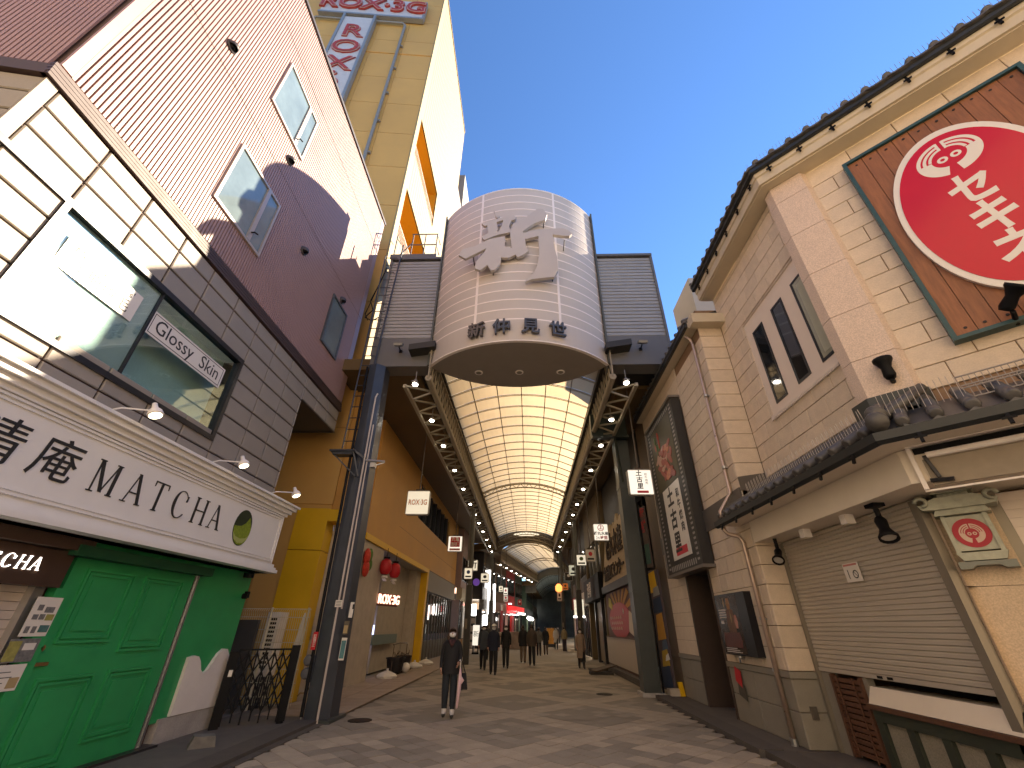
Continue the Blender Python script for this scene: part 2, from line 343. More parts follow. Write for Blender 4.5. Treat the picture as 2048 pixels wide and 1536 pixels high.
for i in range(len(us) - 1):
    for j in range(len(vs_) - 1):
        u0, u1, v0, v1 = us[i], us[i + 1], vs_[j + 1], vs_[j]
        if u0 > 3.0 and u1 < 6.87 and v1 < 6.2 and v0 > 4.4: continue
        if u0 < 3.2 and v1 < 6.2 and v0 > 4.4 and False: continue
        panel(L, u0, u1, v0, v1)
for i in range(3):                                  # band of panels that carries on over the alley
    u0 = 9.12 + i * .68; panel(L, u0, u0 + .68, 6.83, 7.15); panel(L, u0, u0 + .68, 6.5, 6.83)
for i in range(4):
    for j in range(6): panel(FC, -.75 * (i + 1), -.75 * i, vs_[j + 1], vs_[j])
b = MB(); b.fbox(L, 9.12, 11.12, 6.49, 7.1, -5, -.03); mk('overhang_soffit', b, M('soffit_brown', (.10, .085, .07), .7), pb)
b = MB(); b.fbox(L, 9.125, 11.15, 6.47, 6.5, -.06, .012); b.fbox(L, 11.1, 11.15, 6.47, 6.5, -4, -.062); mk('overhang_trim', b, dark_flash, pb)
# big first-floor window
wnd = thing('window', None, None, L(4.9, 4.43)); wnd.parent = pb; wnd.location = L(4.9, 4.43) - WL[pb]
b = MB()
for a in ((1.2, 6.8, 6.03, 6.12), (1.2, 6.8, 4.42, 4.5), (6.72, 6.8, 4.5, 6.03), (3.12, 3.2, 4.5, 6.03)): b.fbox(L, *a, -.10, .035)
b.fbox(L, 4.76, 4.79, 4.5, 6.03, -.05, -.005); mk('frame', b, dk_frame, wnd)
b = MB(); b.fbox(L, 3.2, 6.72, 4.5, 6.03, -.035, -.03); mk('pane', b, glass_cl, wnd)
b = MB(); b.fbox(L, 3.2, 6.72, 4.5, 6.03, -.4, -.3); b.fbox(L, 3.2, 6.72, 4.44, 4.5, -.3, -.1); b.fbox(L, 3.2, 6.72, 6.03, 6.08, -.3, -.1); mk('room', b, M('room_teal', (.55, .66, .63), .6, .25, 1), wnd)
b = MB()
for i in range(22): b.fbox(L, 3.22, 4.6, 4.55 + i * .065, 4.553 + i * .065, -.20, -.155)
mk('blind', b, off_white, wnd)
b = MB(); b.fbox(L, 3.2, 4.76, 4.5, 6.03, -.062, -.05); mk('frosted_film', b, M('frosted_film', (.58, .61, .60), .4, .06, 3), wnd)
fglo = thing('window_sign', 'white board lettered Glossy Skin inside the long first-floor window', 'sign', L(5.6, 5.3, -.02))
b = MB(); b.fbox(L, 4.78, 6.50, 5.33, 5.72, -.028, -.018); mk('board', b, off_white, fglo)
b = MB()
for a in ((4.82, 6.46, 5.68, 5.69), (4.82, 6.46, 5.36, 5.37), (4.82, 4.83, 5.37, 5.68), (6.45, 6.46, 5.37, 5.68)): b.fbox(L, *a, -.017, -.015)
mk('border', b, ink, fglo)
text('Glossy  Skin', L, 5.64, 5.53, -.0165, .33, ink, fglo, ext=.001, sx=.92)
fmen = thing('window_sign', "pale board lettered Men's & Ladies' on the sunlit side of the long window", 'sign', L(4, 5.2, -.02))
b = MB(); b.fbox(L, 3.40, 4.54, 5.31, 5.75, -.026, -.018); mk('board', b, off_white, fmen)
text("Men's & Ladies'", L, 3.97, 5.65, -.0165, .145, ink, fmen, ext=.001); text('美肌脱毛', L, 4.0, 5.45, -.0165, .215, ink, fmen, ext=.001)
# upper windows
def up_window(u0, u1, v0, v1, mull=None):
    w = thing('window', None, None, L(u0, v0)); w.parent = pb; w.location = L(u0, v0) - WL[pb]
    b = MB(); t = .055
    for a in ((u0, u1, v1 - t, v1), (u0, u1, v0, v0 + t), (u0, u0 + t, v0 + t, v1 - t), (u1 - t, u1, v0 + t, v1 - t)): b.fbox(L, *a, -.06, .045)
    if mull: b.fbox(L, mull - .05, mull + .05, v0 + t, v1 - t, -.04, .05)
    mk('frame', b, alu_pink if u0 < 7 else M('frame_grey', (.075, .08, .085), .4), w)
    for p0, p1 in ([(u0 + t, mull - .05), (mull + .05, u1 - t)] if mull else [(u0 + t, u1 - t)]):
        b = MB(); b.fbox(L, p0, p1, v0 + t, v1 - t, -.02, .012); mk('pane', b, glass_sky, w)
    if mull:
        b = MB(); b.tube([L(mull, v0 + .25, .05), L(mull, v0 + .25, .12), L(mull + .09, v0 + .29, .12)], .017, 6); mk('handle', b, black_m, w)
up_window(4.69, 6.12, 11.68, 13.36, 5.72); up_window(4.64, 6.09, 8.25, 9.88, 5.66); up_window(9.11, 10.13, 8.33, 10.0)
for u, v in ((3.54, 11.2), (5.81, 11.2), (7.32, 9.8), (9.64, 10.2)):
    b = MB(); F = Fr(L(u, v), (0, 0, 1), (0, 1, 0)); r = .1
    b.ell(L(u, v, .02), .13, .105, .105, 12, 8, 0, lambda c: c.x > -.02 and c.z > -.055); b.tube([L(u, v, -.01), L(u, v, .03)], .12, 12); b.ell(L(u, v - .02, .03), .06, .075, .06, 8, 6, 1); mk('vent_hood', b, [M('vent_dark', (.06, .05, .05), .5), black_m], pb, True)
# shop front
b = MB(); b.fbox(L, 7.62, 9.2, .3, 2.6, -.3, .0); b.fbox(L, 5.3, 7.62, 2.32, 2.6, -.3, .01); mk('green_wall', b, green, pb)
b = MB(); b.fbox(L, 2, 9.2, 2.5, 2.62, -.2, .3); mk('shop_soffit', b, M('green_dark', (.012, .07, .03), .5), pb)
b = MB(); b.fbox(L, 7.85, 9.2, -.02, .34, -.35, .035); mk('plinth', b, concrete, pb)
b = MB(); pts = [(8.04, .35), (9.21, .34)] + [(9.21, 1.04), (9.12, 1.1), (9.02, 1.2), (8.9, 1.21), (8.78, 1.14), (8.68, 1.0), (8.6, .9), (8.52, .87), (8.44, .92), (8.36, 1.05), (8.28, 1.12), (8.16, 1.14), (8.04, 1.12)]
b.fprism(L, pts, .002, .05); mk('wave_board', b, white_paint, pb)
dr = thing('door', None, None, L(6.5, 0)); dr.parent = pb; dr.location = L(6.5, 0) - WL[pb]
b = MB(); b.fbox(L, 5.42, 7.56, .06, 2.3, -.08, .02); b.fbox(L, 5.32, 5.50, .06, 1.95, -.06, .055); mk('door_leaf', b, green, dr)
for u0, u1, v0, v1 in ((5.62, 6.38, 1.38, 2.2), (6.56, 7.34, 1.26, 2.2), (5.62, 6.38, .14, 1.04), (6.56, 7.34, .3, 1.06)):
    b = MB()
    for k, (d, w) in enumerate(((0, .036), (.05, .030))):
        a0, a1, c0, c1 = u0 + d, u1 - d, v0 + d, v1 - d; t = .03
        for a in ((a0, a1, c1 - t, c1), (a0, a1, c0, c0 + t), (a0, a0 + t, c0 + t, c1 - t), (a1 - t, a1, c0 + t, c1 - t)): b.fbox(L, *a, .018, w + .01)
    b.fbox(L, u0 + .13, u1 - .13, v0 + .13, v1 - .13, .018, .034); mk('door_panel', b, green, dr)
b = MB(); b.fbox(L, 5.50, 5.66, 1.165, 1.2, .02, .05); mk('letter_slot', b, M('brass', (.25, .16, .06), .4, metal=.6), dr)
b = MB(); b.lathe([(.035, 0), (.035, .03), (.02, .035)], Fr(L(5.5, 1.34, .02), (0, 1, 0), (1, 0, 0)), 12); mk('lock', b, M('brass', (.2, .1, .05)), dr)
b = MB(); b.fbox(L, 7.57, 7.66, .05, 2.32, -.05, .03); b.fbox(L, 7.60, 7.62, .05, 2.32, .03, .045); mk('door_track', b, alu, pb)
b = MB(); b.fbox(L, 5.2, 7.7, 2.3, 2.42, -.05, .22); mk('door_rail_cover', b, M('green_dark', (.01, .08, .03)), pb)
b = MB(); b.fbox(L, 5.2, 7.83, -.03, .06, -.3, .16); mk('doorstep', b, M('black_tile', (.035, .03, .03), .35, .2, 6), pb)
b = MB(); b.tube([L(9.08, 2.08, .0), L(9.08, 2.08, .08)], .05, 10); b.fbox(L, 9.03, 9.13, 2.05, 2.16, .05, .1); mk('camera_knob', b, black_m, pb)
b = MB(); b.tube([L(8.75, 2.46, .2), L(8.75, 2.38, .2)], .09, 12); mk('soffit_lamp', b, black_m, pb)
sl = mesh_of('slat', MB().fbox(Fr((0, 0, 0), (0, 1, 0)), -1.5, 1.5, -.04, .04, -.02, .012).fbox(Fr((0, 0, 0), (0, 1, 0)), -1.5, 1.5, -.044, -.034, -.02, .004), shut2)
shl = thing('roller_shutter', 'closed silver roller shutter left of the green door', 'shutter', L(3.9, 0, -.12))
for k in range(22): piece('slat', sl, L(3.62, .08 + .088 * k, -.1), shl)
b = MB(); b.fbox(L, 5.12, 5.24, 0, 1.95, -.12, .0); mk('guide_rail', b, alu, shl)
# fascia over the shutter with lit letters
br = thing('shop_fascia', 'brown fascia with glowing white letters over the silver shutter', 'sign', L(4, 1.95))
b = MB(); b.fbox(L, 2.2, 5.3, 1.95, 2.34, -.1, .1); b.fbox(L, 2.2, 5.4, 2.35, 2.48, -.1, .2); mk('board', b, M('brown_fascia', (.06, .035, .025), .4, .15, 6), br)

# serif capitals drawn as strokes
def serif(ch):
    t, k, s = .075, .20, .13                        # thin, thick, serif half length
    P = []
    def bar(x0, y0, x1, y1, w): P.append([(x0 - w / 2, y0), (x0 + w / 2, y0), (x1 + w / 2, y1), (x1 - w / 2, y1)])
    def foot(x, y): P.append([(x - s, y), (x + s, y), (x + s, y + .035), (x - s, y + .035)])
    if ch == 'M':
        bar(.10, 0, .10, 1, .06); bar(.90, 0, .90, 1, .14); bar(.13, 1, .5, .05, .14); bar(.5, .05, .87, 1, .05); foot(.10, 0); foot(.90, 0); foot(.12, .965); foot(.88, .965)
    if ch == 'A':
        bar(.08, 0, .42, 1, .05); bar(.78, 0, .42, 1, .14); P.append([(.2, .32), (.66, .32), (.65, .365), (.21, .365)]); foot(.08, 0); foot(.78, 0)
    if ch == 'T':
        bar(.4, 0, .4, 1, .13); P.append([(.0, .955), (.8, .955), (.8, 1), (0, 1)]); foot(.4, 0); P.append([(0, .8), (.03, .8), (.05, .96), (0, .96)]); P.append([(.8, .8), (.77, .8), (.75, .96), (.8, .96)])
    if ch == 'H':
        bar(.12, 0, .12, 1, .13); bar(.78, 0, .78, 1, .13); P.append([(.12, .49), (.78, .49), (.78, .535), (.12, .535)])
        for x in (.12, .78): foot(x, 0); foot(x, .965)
    if ch == 'C':
        n = 22; a = [math.radians(40 + 280 * i / n) for i in range(n + 1)]
        for i in range(n):
            q = []
            for aa, R in ((a[i], 0), (a[i + 1], 0), (a[i + 1], 1), (a[i], 1)):
                wd = .03 + .11 * max(0, -math.cos(aa)) ** 1.2; rx = .44 - (wd if R else 0); ry = .52 - (.035 if R else 0)
                q.append((.45 + rx * math.cos(aa), .5 + ry * math.sin(aa)))
            P.append(q)
        P.append([(.74, .64), (.79, .64), (.80, .86), (.77, .86)])
    return P
def serif_word(word, F, us, v, h, w, mt, parent, ext=.006, slant=0, wid=.9):
    for ch, u in zip(word, us):
        b = MB()
        for i, q in enumerate(serif(ch)): b.fprism(F, [(u + ((x - .42) * wid + slant * y) * h, v + y * h) for x, y in q], w, w + ext + i * .0006)
        mk('letter', b, mt, parent)
serif_word('MATCHA', L, (4.12, 4.29, 4.45, 4.60, 4.755, 4.90), 2.10, .135, .102, emis('letter_glow', (1, .93, .84), .9), br, slant=.15)
# main sign
XS = -5.2; LS = FL(XS)
ms_ = thing('shop_sign', 'long white moulded sign lettered MATCHA above the green shop front', 'sign', LS(5, 2.5))
b = MB(); b.fbox(LS, 1.2, 9.08, 2.62, 3.66, -.4, 0); mk('board', b, sign_white, ms_)
b = MB()
for k, (z0, z1, w, e) in enumerate(((2.50, 2.56, .10, .10), (2.562, 2.60, .07, .07), (2.602, 2.66, .035, .04), (3.60, 3.66, .04, .04), (3.662, 3.73, .09, .09), (3.732, 3.80, .15, .15), (3.802, 3.84, .20, .2))):
    b.fbox(LS, 1.2, 9.08 + e, z0, z1, -.4, w)
mk('cornice', b, sign_white, ms_)
b = MB()
for k, (d, w) in enumerate(((0, .03), (.045, .018))):
    for a in ((1.2, 9.03 - d, 3.56 - d, 3.585 - d), (1.2, 9.03 - d, 2.70 + d, 2.725 + d), (9.005 - d, 9.03 - d, 2.725 + d, 3.56 - d)): b.fbox(LS, *a, -.01, w)
mk('moulding', b, sign_white, ms_)
serif_word('MATCHA', LS, (4.88, 5.36, 5.77, 6.18, 6.62, 7.02), 2.955, .385, .003, ink, ms_, wid=.84)
text('庵', LS, 4.27, 3.13, .003, .50, ink, ms_, shear=.12); text('清', LS, 3.66, 3.13, .003, .50, ink, ms_, shear=.12)
b = MB(); n = 28; cy, cz, r = 7.80, 3.13, .31
b.fprism(LS, [(cy + r * .82 * math.cos(t * 2 * math.pi / n), cz + r * math.sin(t * 2 * math.pi / n)) for t in range(n)], .001, .008); mk('round_picture', b, M('matcha_dark', (.018, .03, .012), .4), ms_)
b = MB(); pts = [(cy + r * .80 * math.cos(math.pi + math.pi * t / 14), cz + r * .96 * math.sin(math.pi + math.pi * t / 14)) for t in range(15)] + [(7.99, 3.24), (7.93, 3.33), (7.86, 3.22), (7.75, 3.15), (7.62, 3.13)]
b.fprism(LS, pts, .007, .013); mk('matcha_heap', b, M('matcha_green', (.20, .27, .02), .8, .35, 22, .5), ms_)
b = MB(); b.fprism(LS, [(7.56, 3.02), (7.65, 2.96), (7.8, 2.94), (7.95, 2.97), (8.03, 3.03), (8.0, 2.96), (7.9, 2.88), (7.76, 2.86), (7.63, 2.91)], .012, .016); mk('matcha_bowl', b, M('matcha_pale', (.36, .40, .12), .6), ms_)
for i, (u, lb) in enumerate(((4.75, 'leftmost arm lamp on top of the white shop sign'), (6.72, 'middle arm lamp on top of the white shop sign'), (8.6, 'arm lamp at the far right end of the white shop sign'))):
    t = thing('sign_lamp', lb, 'lamp', LS(u, 3.84, .1), 'arm lamps over the white shop sign')
    b = MB(); b.tube([LS(u - .12, 3.84, -.1), LS(u - .12, 3.95, -.1), LS(u - .1, 3.99, .02), LS(u, 4.0, .3)], .011, 6); b.fbox(LS, u - .17, u - .07, 3.84, 3.86, -.15, -.05); mk('arm', b, white_paint, t)
    b = MB(); F = Fr(LS(u + .02, 4.0, .36), (0, 1, 0), Vector((-.45, 0, .9))); b.lathe([(.085, -.07), (.09, -.05), (.075, .0), (.035, .05), (.03, .12)], F, 14); mk('head', b, white_paint, t, True)
    b = MB(); b.lathe([(.07, -.078), (.07, -.071)], F, 12); mk('bulb', b, emis('bulb_warm', (1, .85, .55), 1.3), t)
# posters by the door
def poster(name, lb, F, u0, u1, v0, v1, w, bg, blocks, group=None, cat='poster'):
    t = thing(name, lb, cat, F((u0 + u1) / 2, v0, w), group)
    b = MB(); b.fbox(F, u0, u1, v0, v1, w, w + .006); mk('sheet', b, bg, t)
    for k, (a0, a1, c0, c1, m) in enumerate(blocks):
        b = MB(); du, dv = u1 - u0, v1 - v0; b.fbox(F, u0 + a0 * du, u0 + a1 * du, v0 + c0 * dv, v0 + c1 * dv, w + .005, w + .008 + .0005 * k); mk('print', b, m, t)
    return t
olive = M('print_olive', (.30, .28, .08), .6, .3, 20); grey_pr = M('print_grey', (.16, .16, .16), .6, .4, 30); teal_pr = M('print_teal', (.07, .16, .15), .6, .3, 20)
poster('menu_poster', 'white menu poster with dark photo squares left of the green door', L, 5.15, 5.45, 1.46, 1.85, .058, off_white, [(.2, .4, .65, .8, grey_pr), (.5, .85, .6, .75, grey_pr), (.15, .35, .42, .55, grey_pr), (.4, .6, .42, .56, grey_pr), (.65, .95, .4, .56, olive), (.1, .25, .08, .25, grey_pr), (.35, .5, .08, .25, grey_pr), (.6, .95, .1, .28, teal_pr)], 'papers beside the green door')
poster('leaf_poster', 'dark poster with green leaf picture under the white menu poster', L, 5.10, 5.42, 1.22, 1.44, .058, grey_pr, [(.0, .4, .05, .9, olive), (.5, .9, .5, .8, off_white)], 'papers beside the green door')
poster('notice_paper', 'pale sheet of handwritten notes lowest beside the green door', L, 5.06, 5.40, .96, 1.2, .058, off_white, [(.1, .6, .7, .74, grey_pr), (.1, .7, .5, .54, grey_pr), (.1, .5, .3, .34, grey_pr), (.65, .95, .1, .5, M('print_beige', (.4, .3, .15)))], 'papers beside the green door')
b = MB(); b.fprism(Fr((-4.83, 7.88, 0), (.8, .6, 0)), [(-.17, .02), (.18, .02), (.15, .16), (-.12, .17)], -.12, .12); tag(mk('stone_block', b, M('stone_grey', (.17, .16, .145), .85, .25, 9, .5)), 'rough grey stone block at the foot of the green wall', 'stone')

# ================================================================== TAN TOWER AND ITS LOWER FLOORS
XT = -5.57; TF = Fr((XT, 12.0, 0), (.9959, .0902, 0)); TS = FL(XT)
tw = thing('tower', 'very tall tan tower with cream sunlit side and orange stair openings', 'building', (XT, 15, 0))
b = MB(); b.fprism(WORLD, [(XT - 2.25, 11.86), (XT - 2.25, 22.2), (-24, 22.2), (-24, 10.39)], 8.4, 42); mk('wall_core', b, M('tower_joint', (.22, .14, .06), .8), tw)
b = MB(); b.fbox(TF, -18, -.02, 4.47, 8.9, -.05, -.032); mk('wall', b, tower_y, tw)
tp = {}
xs_ = [0, -1.9, -3.8, -5.7, -7.6, -9.5, -11.4]; zs = [4.6, 7.0, 9.4, 12.2, 15.0, 17.8, 20.6, 23.4, 26.2, 29.0, 31.8, 33.6, 36.4, 39.2, 42]
for i in range(6):
    for j in range(len(zs) - 1):
        k = (i == 0, round(zs[j + 1] - zs[j], 2))
        if k not in tp: w_ = xs_[0] - xs_[1] if i == 0 else 1.9; tp[k] = mesh_of('cladding_panel', MB().fbox(WORLD, -.5 * w_ + .012, .5 * w_ - .004, -.5 * k[1] + .012, .5 * k[1] - .012, -.03, .0), tower_y)
        piece('cladding_panel', tp[k], TF((xs_[i] + xs_[i + 1]) / 2, (zs[j] + zs[j + 1]) / 2, 0), tw, TF.mat())
b = MB(); b.fbox(TF, -12, .02, 31.85, 31.97, -.03, .03); mk('string_course', b, tower_y, tw)
# side wall with openings: fluted cream panels
ops = [(12.42, 17.05, z - 3.15, z) for z in (13.75, 19.68, 25.68)]
b = MB(); q = 12.0; fl = .30; u = 11.965
cuts = [4.6]
def fluted(u0, u1, v0, v1):
    b = MB(); u = u0
    while u < u1 - .01:
        e = min(u + .295, u1); b.fbox(TS, u, e - .02, v0, v1, -.06, 0); u += .295
    b.fbox(TS, u0, u1, v0, v1, -.08, -.02); mk('cream_cladding', b, tower_c, tw)
zz = 8.4
for (u0, u1, v0, v1) in ops:
    fluted(12.40, 22.2, zz, v0); fluted(17.05, 22.2, v0, v1); zz = v1
    b = MB(); b.fbox(TS, 12.42, 17.05, v0 - .05, v1 + .05, -2.2, -2.1); b.fbox(TS, 12.42, 17.05, v1, v1 + .1, -2.1, -.08); b.fbox(TS, 17.05, 17.12, v0, v1, -2.1, -.08); b.fbox(TS, 12.42, 17.05, v0 - .1, v0, -2.1, -.08); b.fbox(TS, 12.36, 12.42, v0, v1, -2.1, -.3)
    mk('stair_bay', b, orange, tw)
    b = MB(); b.fbox(TS, 12.42, 17.05, v0 + .78, v0 + .83, -.10, -.05); b.fbox(TS, 12.42, 17.05, v0 + .05, v0 + .09, -.10, -.05)
    for i in range(38): b.fbox(TS, 12.45 + i * .122, 12.47 + i * .122, v0 + .09, v0 + .78, -.085, -.065)
    mk('railing', b, M('rail_white', (.62, .52, .44), .5), tw)
fluted(12.40, 22.2, zz, 42)
b = MB(); b.fbox(TS, 11.965, 12.395, 8.4, 42, -.06, .015); mk('corner_trim', b, tower_c, tw)
b = MB(); b.fbox(TS, 11.9, 22.25, 42, 42.12, -.5, .06); mk('coping', b, tower_c, tw)
b = MB(); b.fbox(TF, -2.4, -.09, 8.4, 42, -.3, -.035); mk('wall_core', b, M('tower_joint', (.2, .1, .05)), tw)
b = MB(); b.fbox(TS, 22.2, 24.2, 8.4, 33.7, -4, 0); mk('rear_wing', b, white_tile, tw)
b = MB(); b.box(-9, -5.6, 24.5, 34, 8.9, 39); tag(mk('grey_building', b, M('grey_wall', (.33, .31, .28), .8, .15, 1)), 'grey building edge just behind the cream side of the tall tower', 'building')
# signs up on the tower
TG = Fr(TF(0, -.75, 0), (.9959, .0902, 0))
rs = thing('tower_sign', 'wide white sign with outlined red capitals high across the tower', 'sign', (-10, 11.9, 38))
b = MB(); b.fbox(TG, -7.72, -1.1, 37.05, 39.5, .06, .3); mk('board', b, M('tower_sign_white', (.55, .53, .53), .5), rs)
b = MB(); b.fbox(TG, -7.8, -1.0, 36.85, 37.05, .05, .34); b.fbox(TG, -1.1, -.98, 37.05, 39.5, .05, .34); mk('frame', b, M('sign_frame', (.28, .30, .32), .4, metal=.3), rs)
red_o = M('tower_red', (.40, .05, .035), .5); red_l = M('tower_redlight', (.62, .40, .36), .5)
text('ROX·3G', TG, -4.42, 38.32, .31, 2.25, red_o, rs, ext=.05, bold=.08, sx=.86); text('ROX·3G', TG, -4.42, 38.32, .42, 2.25, red_l, rs, ext=.008, bold=.035, sx=.86); text('ROX·3G', TG, -4.42, 38.32, .44, 2.25, red_o, rs, ext=.008, bold=-.01, sx=.86)
rv = thing('tower_sign', 'tall vertical white sign with red letters hung down the tower', 'sign', (-11, 11.9, 20))
b = MB(); b.fbox(TG, -5.95, -4.15, 20, 36.45, .06, .3); mk('board', b, M('tower_sign_white', (.5, .5, .5)), rv)
b = MB()
for x in (-6.1, -4.15): b.fbox(TG, x, x + .15, 20, 36.84, .05, .36)
mk('frame', b, M('sign_frame', (.2, .2, .2)), rv)
for k, c in enumerate('ROX·3G'):
    z = [34.3, 32.2, 30.15, 28.95, 27.7, 25.6][k]
    for e, (m, bo) in enumerate(((red_o, .062), (red_l, .030), (red_o, -.012))): text(c, TG, -5.05, z, .31 + e * .05, 2.15, m, rv, ext=.02 if e == 0 else .006, bold=bo)
b = MB(); b.tube([TG(-8.0, 20, .15), TG(-8.0, 36.2, .15), TG(-7.85, 36.45, .15), TG(-6.1, 36.45, .15)], .07, 6); b.tube([TG(-4.0, 36.45, .15), TG(-2.3, 36.45, .15), TG(-2.1, 36.2, .15), TG(-2.05, 10, .15)], .08, 6)
for i in range(9): b.fbox(TG, -2.2, -1.9, 11 + i * 2.8, 11.12 + i * 2.8, .0, .12)
mk('conduit', b, M('conduit_grey', (.26, .25, .23), .5, metal=.2), tw)
# lower front
b = MB(); b.fbox(TF, -18, -.93, -.05, 4.46, -4, -.055); mk('lower_wall', b, tower_y, tw)
for i in range(4):
    b = MB(); b.fbox(TF, -3.78 + i * .72, -3.08 + i * .72, .0, 4.45, -.05, .0); mk('cladding_panel', b, tower_y, tw)
for z0, z1 in ((0, 3.34), (3.36, 4.46)):
    b = MB(); b.fbox(TF, -.88, 0, z0, z1, -.5, .12); mk('yellow_panel', b, yellow, tw)
b = MB(); b.fbox(TF, 0.002, .27, 4.12, 4.44, -.5, .125); mk('yellow_lintel', b, yellow, tw)
b = MB(); b.fbox(TF, .002, .21, 0, 4.12, -2.3, -.5); mk('concrete_pier', b, concrete_w, tw)
for k in range(3):
    b = MB(); b.fbox(TF, .02, .19, 1.28 + k * .11, 1.36 + k * .11, -.52, -.47); mk('vent_slat', b, concrete, tw)
# street wall along the arcade
XA = -5.3; A5 = FL(XA)
aw = thing('arcade_wall', 'ochre wall over the arcade entrance with yellow edge beam and concrete pillars', 'building', (XA, 20, 0))
b = MB(); b.fbox(A5, 14.3, 34, 4.26, 6.2, -.5, 0); b.fbox(A5, 14.3, 20.9, 6.2, 8.6, -.5, 0); b.fbox(A5, 30, 34, 6.2, 8.6, -.5, 0); b.fbox(A5, 20.9, 30, 7.9, 8.6, -.5, 0); b.fbox(A5, 12.1, 14.3, 4.5, 8.6, -.5, -.1); mk('ochre_wall', b, M('ochre', (.56, .30, .075), .6, .08, .7), aw)
b = MB(); b.fbox(A5, 14.25, 24.45, 4.06, 4.255, -.5, .06); mk('edge_beam', b, yellow, aw)
b = MB(); b.fbox(A5, 18, 34, 5.2, 5.212, -.1, .004); b.fbox(A5, 24.5, 34, 4.22, 4.25, -.1, .01); mk('joint', b, M('ochre_joint', (.15, .08, .03)), aw)
b = MB(); b.fbox(A5, 24.1, 24.45, .04, 4.05, -.5, .05); mk('yellow_post', b, yellow, aw)
b = MB(); b.fbox(A5, 14.35, 16.5, .03, 4.05, -2, .0); mk('pillar', b, concrete_w, aw)
b = MB(); b.fbox(A5, 18.9, 24.1, .03, 4.05, -1.6, -.7); b.fbox(A5, 23.2, 24.098, .03, 4.05, -.698, -.3); mk('pillar', b, concrete_w, aw)
b = MB(); b.fbox(A5, 16.5, 18.9, .03, 4.05, -2.5, -1.6); mk('recess_wall', b, concrete, aw)
b = MB(); b.fbox(A5, 14.3, 24.3, 4.05, 4.06, -2.5, -.02); mk('recess_ceiling', b, concrete, aw)
b = MB(); b.fbox(A5, 24.5, 34, 3.24, 4.21, -.4, .01); mk('grey_band', b, M('grey_band', (.25, .22, .18), .6), aw)
pmull = mesh_of('mullion', MB().fbox(Fr((0, 0, 0), (0, 1, 0)), -.03, .03, -.8, .8, -.1, .04), dk_frame); pgl = mesh_of('pane', MB().fbox(Fr((0, 0, 0), (0, 1, 0)), -.62, .62, -.82, .82, -.12, -.09), glass_dk)
for i in range(7):
    piece('pane', pgl, A5(21.55 + i * 1.3, 7.05, 0), aw); piece('mullion', pmull, A5(20.95 + i * 1.3, 7.05, 0), aw)
fold = mesh_of('folding_door', MB().fbox(Fr((0, 0, 0), (0, 1, 0)), -.40, -.35, 0, 3.15, -.06, .0).fbox(Fr((0, 0, 0), (0, 1, 0)), .35, .40, 0, 3.15, -.06, .0).fbox(Fr((0, 0, 0), (0, 1, 0)), -.33, .33, 0, .9, -.08, -.02).fbox(Fr((0, 0, 0), (0, 1, 0)), -.33, .33, 1.2, 3.1, -.08, -.05, 1), [M('door_bronze', (.10, .085, .065), .5), glass_dk])
for i in range(11): piece('folding_door', fold, A5(24.9 + i * .82, .05, -.05), aw)
lit = emis('shop_lit', (1, .86, .68), 1.6); lit_w = emis('shop_white', (1, .95, .88), 1.3)
b = MB(); b.fbox(A5, 25.6, 25.75, 1.9, 2.6, -.05, .0); b.fbox(A5, 26.6, 27.2, 2.2, 2.6, -.05, .0); mk('lit_notice', b, emis('notice_pale', (.9, .7, .6), .4), aw)
b = MB(); b.fbox(A5, 18.2, 21.6, .96, 1.3, -.55, -.5); mk('green_panel', b, M('greygreen', (.14, .19, .16), .4), aw)
b = MB(); b.fbox(A5, 18.0, 18.08, 1.3, 1.62, -1.2, -.6); b.fbox(A5, 18.5, 18.58, 1.3, 1.62, -1.2, -.6); mk('blue_lit_glass', b, emis('blue_lit', (.55, .6, 1), .4), aw)
ne = thing('neon_sign', 'small glowing letter sign on the concrete pillar under the red lanterns', 'sign', A5(17, 2.4))
NF = Fr(A5(16.5, 2.42, .05), (.30, .954, 0)); b = MB(); b.fbox(NF, .02, 1.3, -.2, .2, -.12, -.04); mk('back_plate', b, M('neon_back', (.06, .02, .01)), ne)
text('ROX·3G', NF, .66, 0, -.02, .44, emis('neon_pink', (1, .50, .34), .55), ne, ext=.02, bold=.0, sx=.86)
for i, (u, lb) in enumerate(((16.3, 'nearer of two red paper lanterns hung by the concrete pillar'), (17.5, 'farther of two red paper lanterns hung by the concrete pillar'))):
    t = thing('red_lantern', lb, 'lantern', A5(u, 3.4, .25), 'red lanterns under the yellow beam')
    b = MB(); b.lathe([(.08, -.26), (.15, -.23), (.21, -.1), (.21, .05), (.17, .2), (.08, .26)], Fr(A5(u, 3.45, .2), (1, 0, 0)), 14); mk('shade', b, M('lantern_red', (.45, .015, .02), .5, .2, 12), t, True)
    b = MB(); b.lathe([(.11, .27), (.11, .33)], Fr(A5(u, 3.45, .2), (1, 0, 0)), 10); b.tube([A5(u, 3.75, .2), A5(u, 4.08, .2)], .01, 5); mk('hanger', b, black_m, t)
    b = MB(); b.lathe([(.12, -.36), (.11, -.3)], Fr(A5(u, 3.45, .2), (1, 0, 0)), 10); b.beam(A5(u - .1, 3.05, .2), A5(u + .1, 3.0, .22), .1, .04); mk('tassel', b, off_white, t)
t = thing('garland', 'red and green paper garland hung at the top of the concrete pillar', 'decoration', A5(14.6, 3.4, .1))
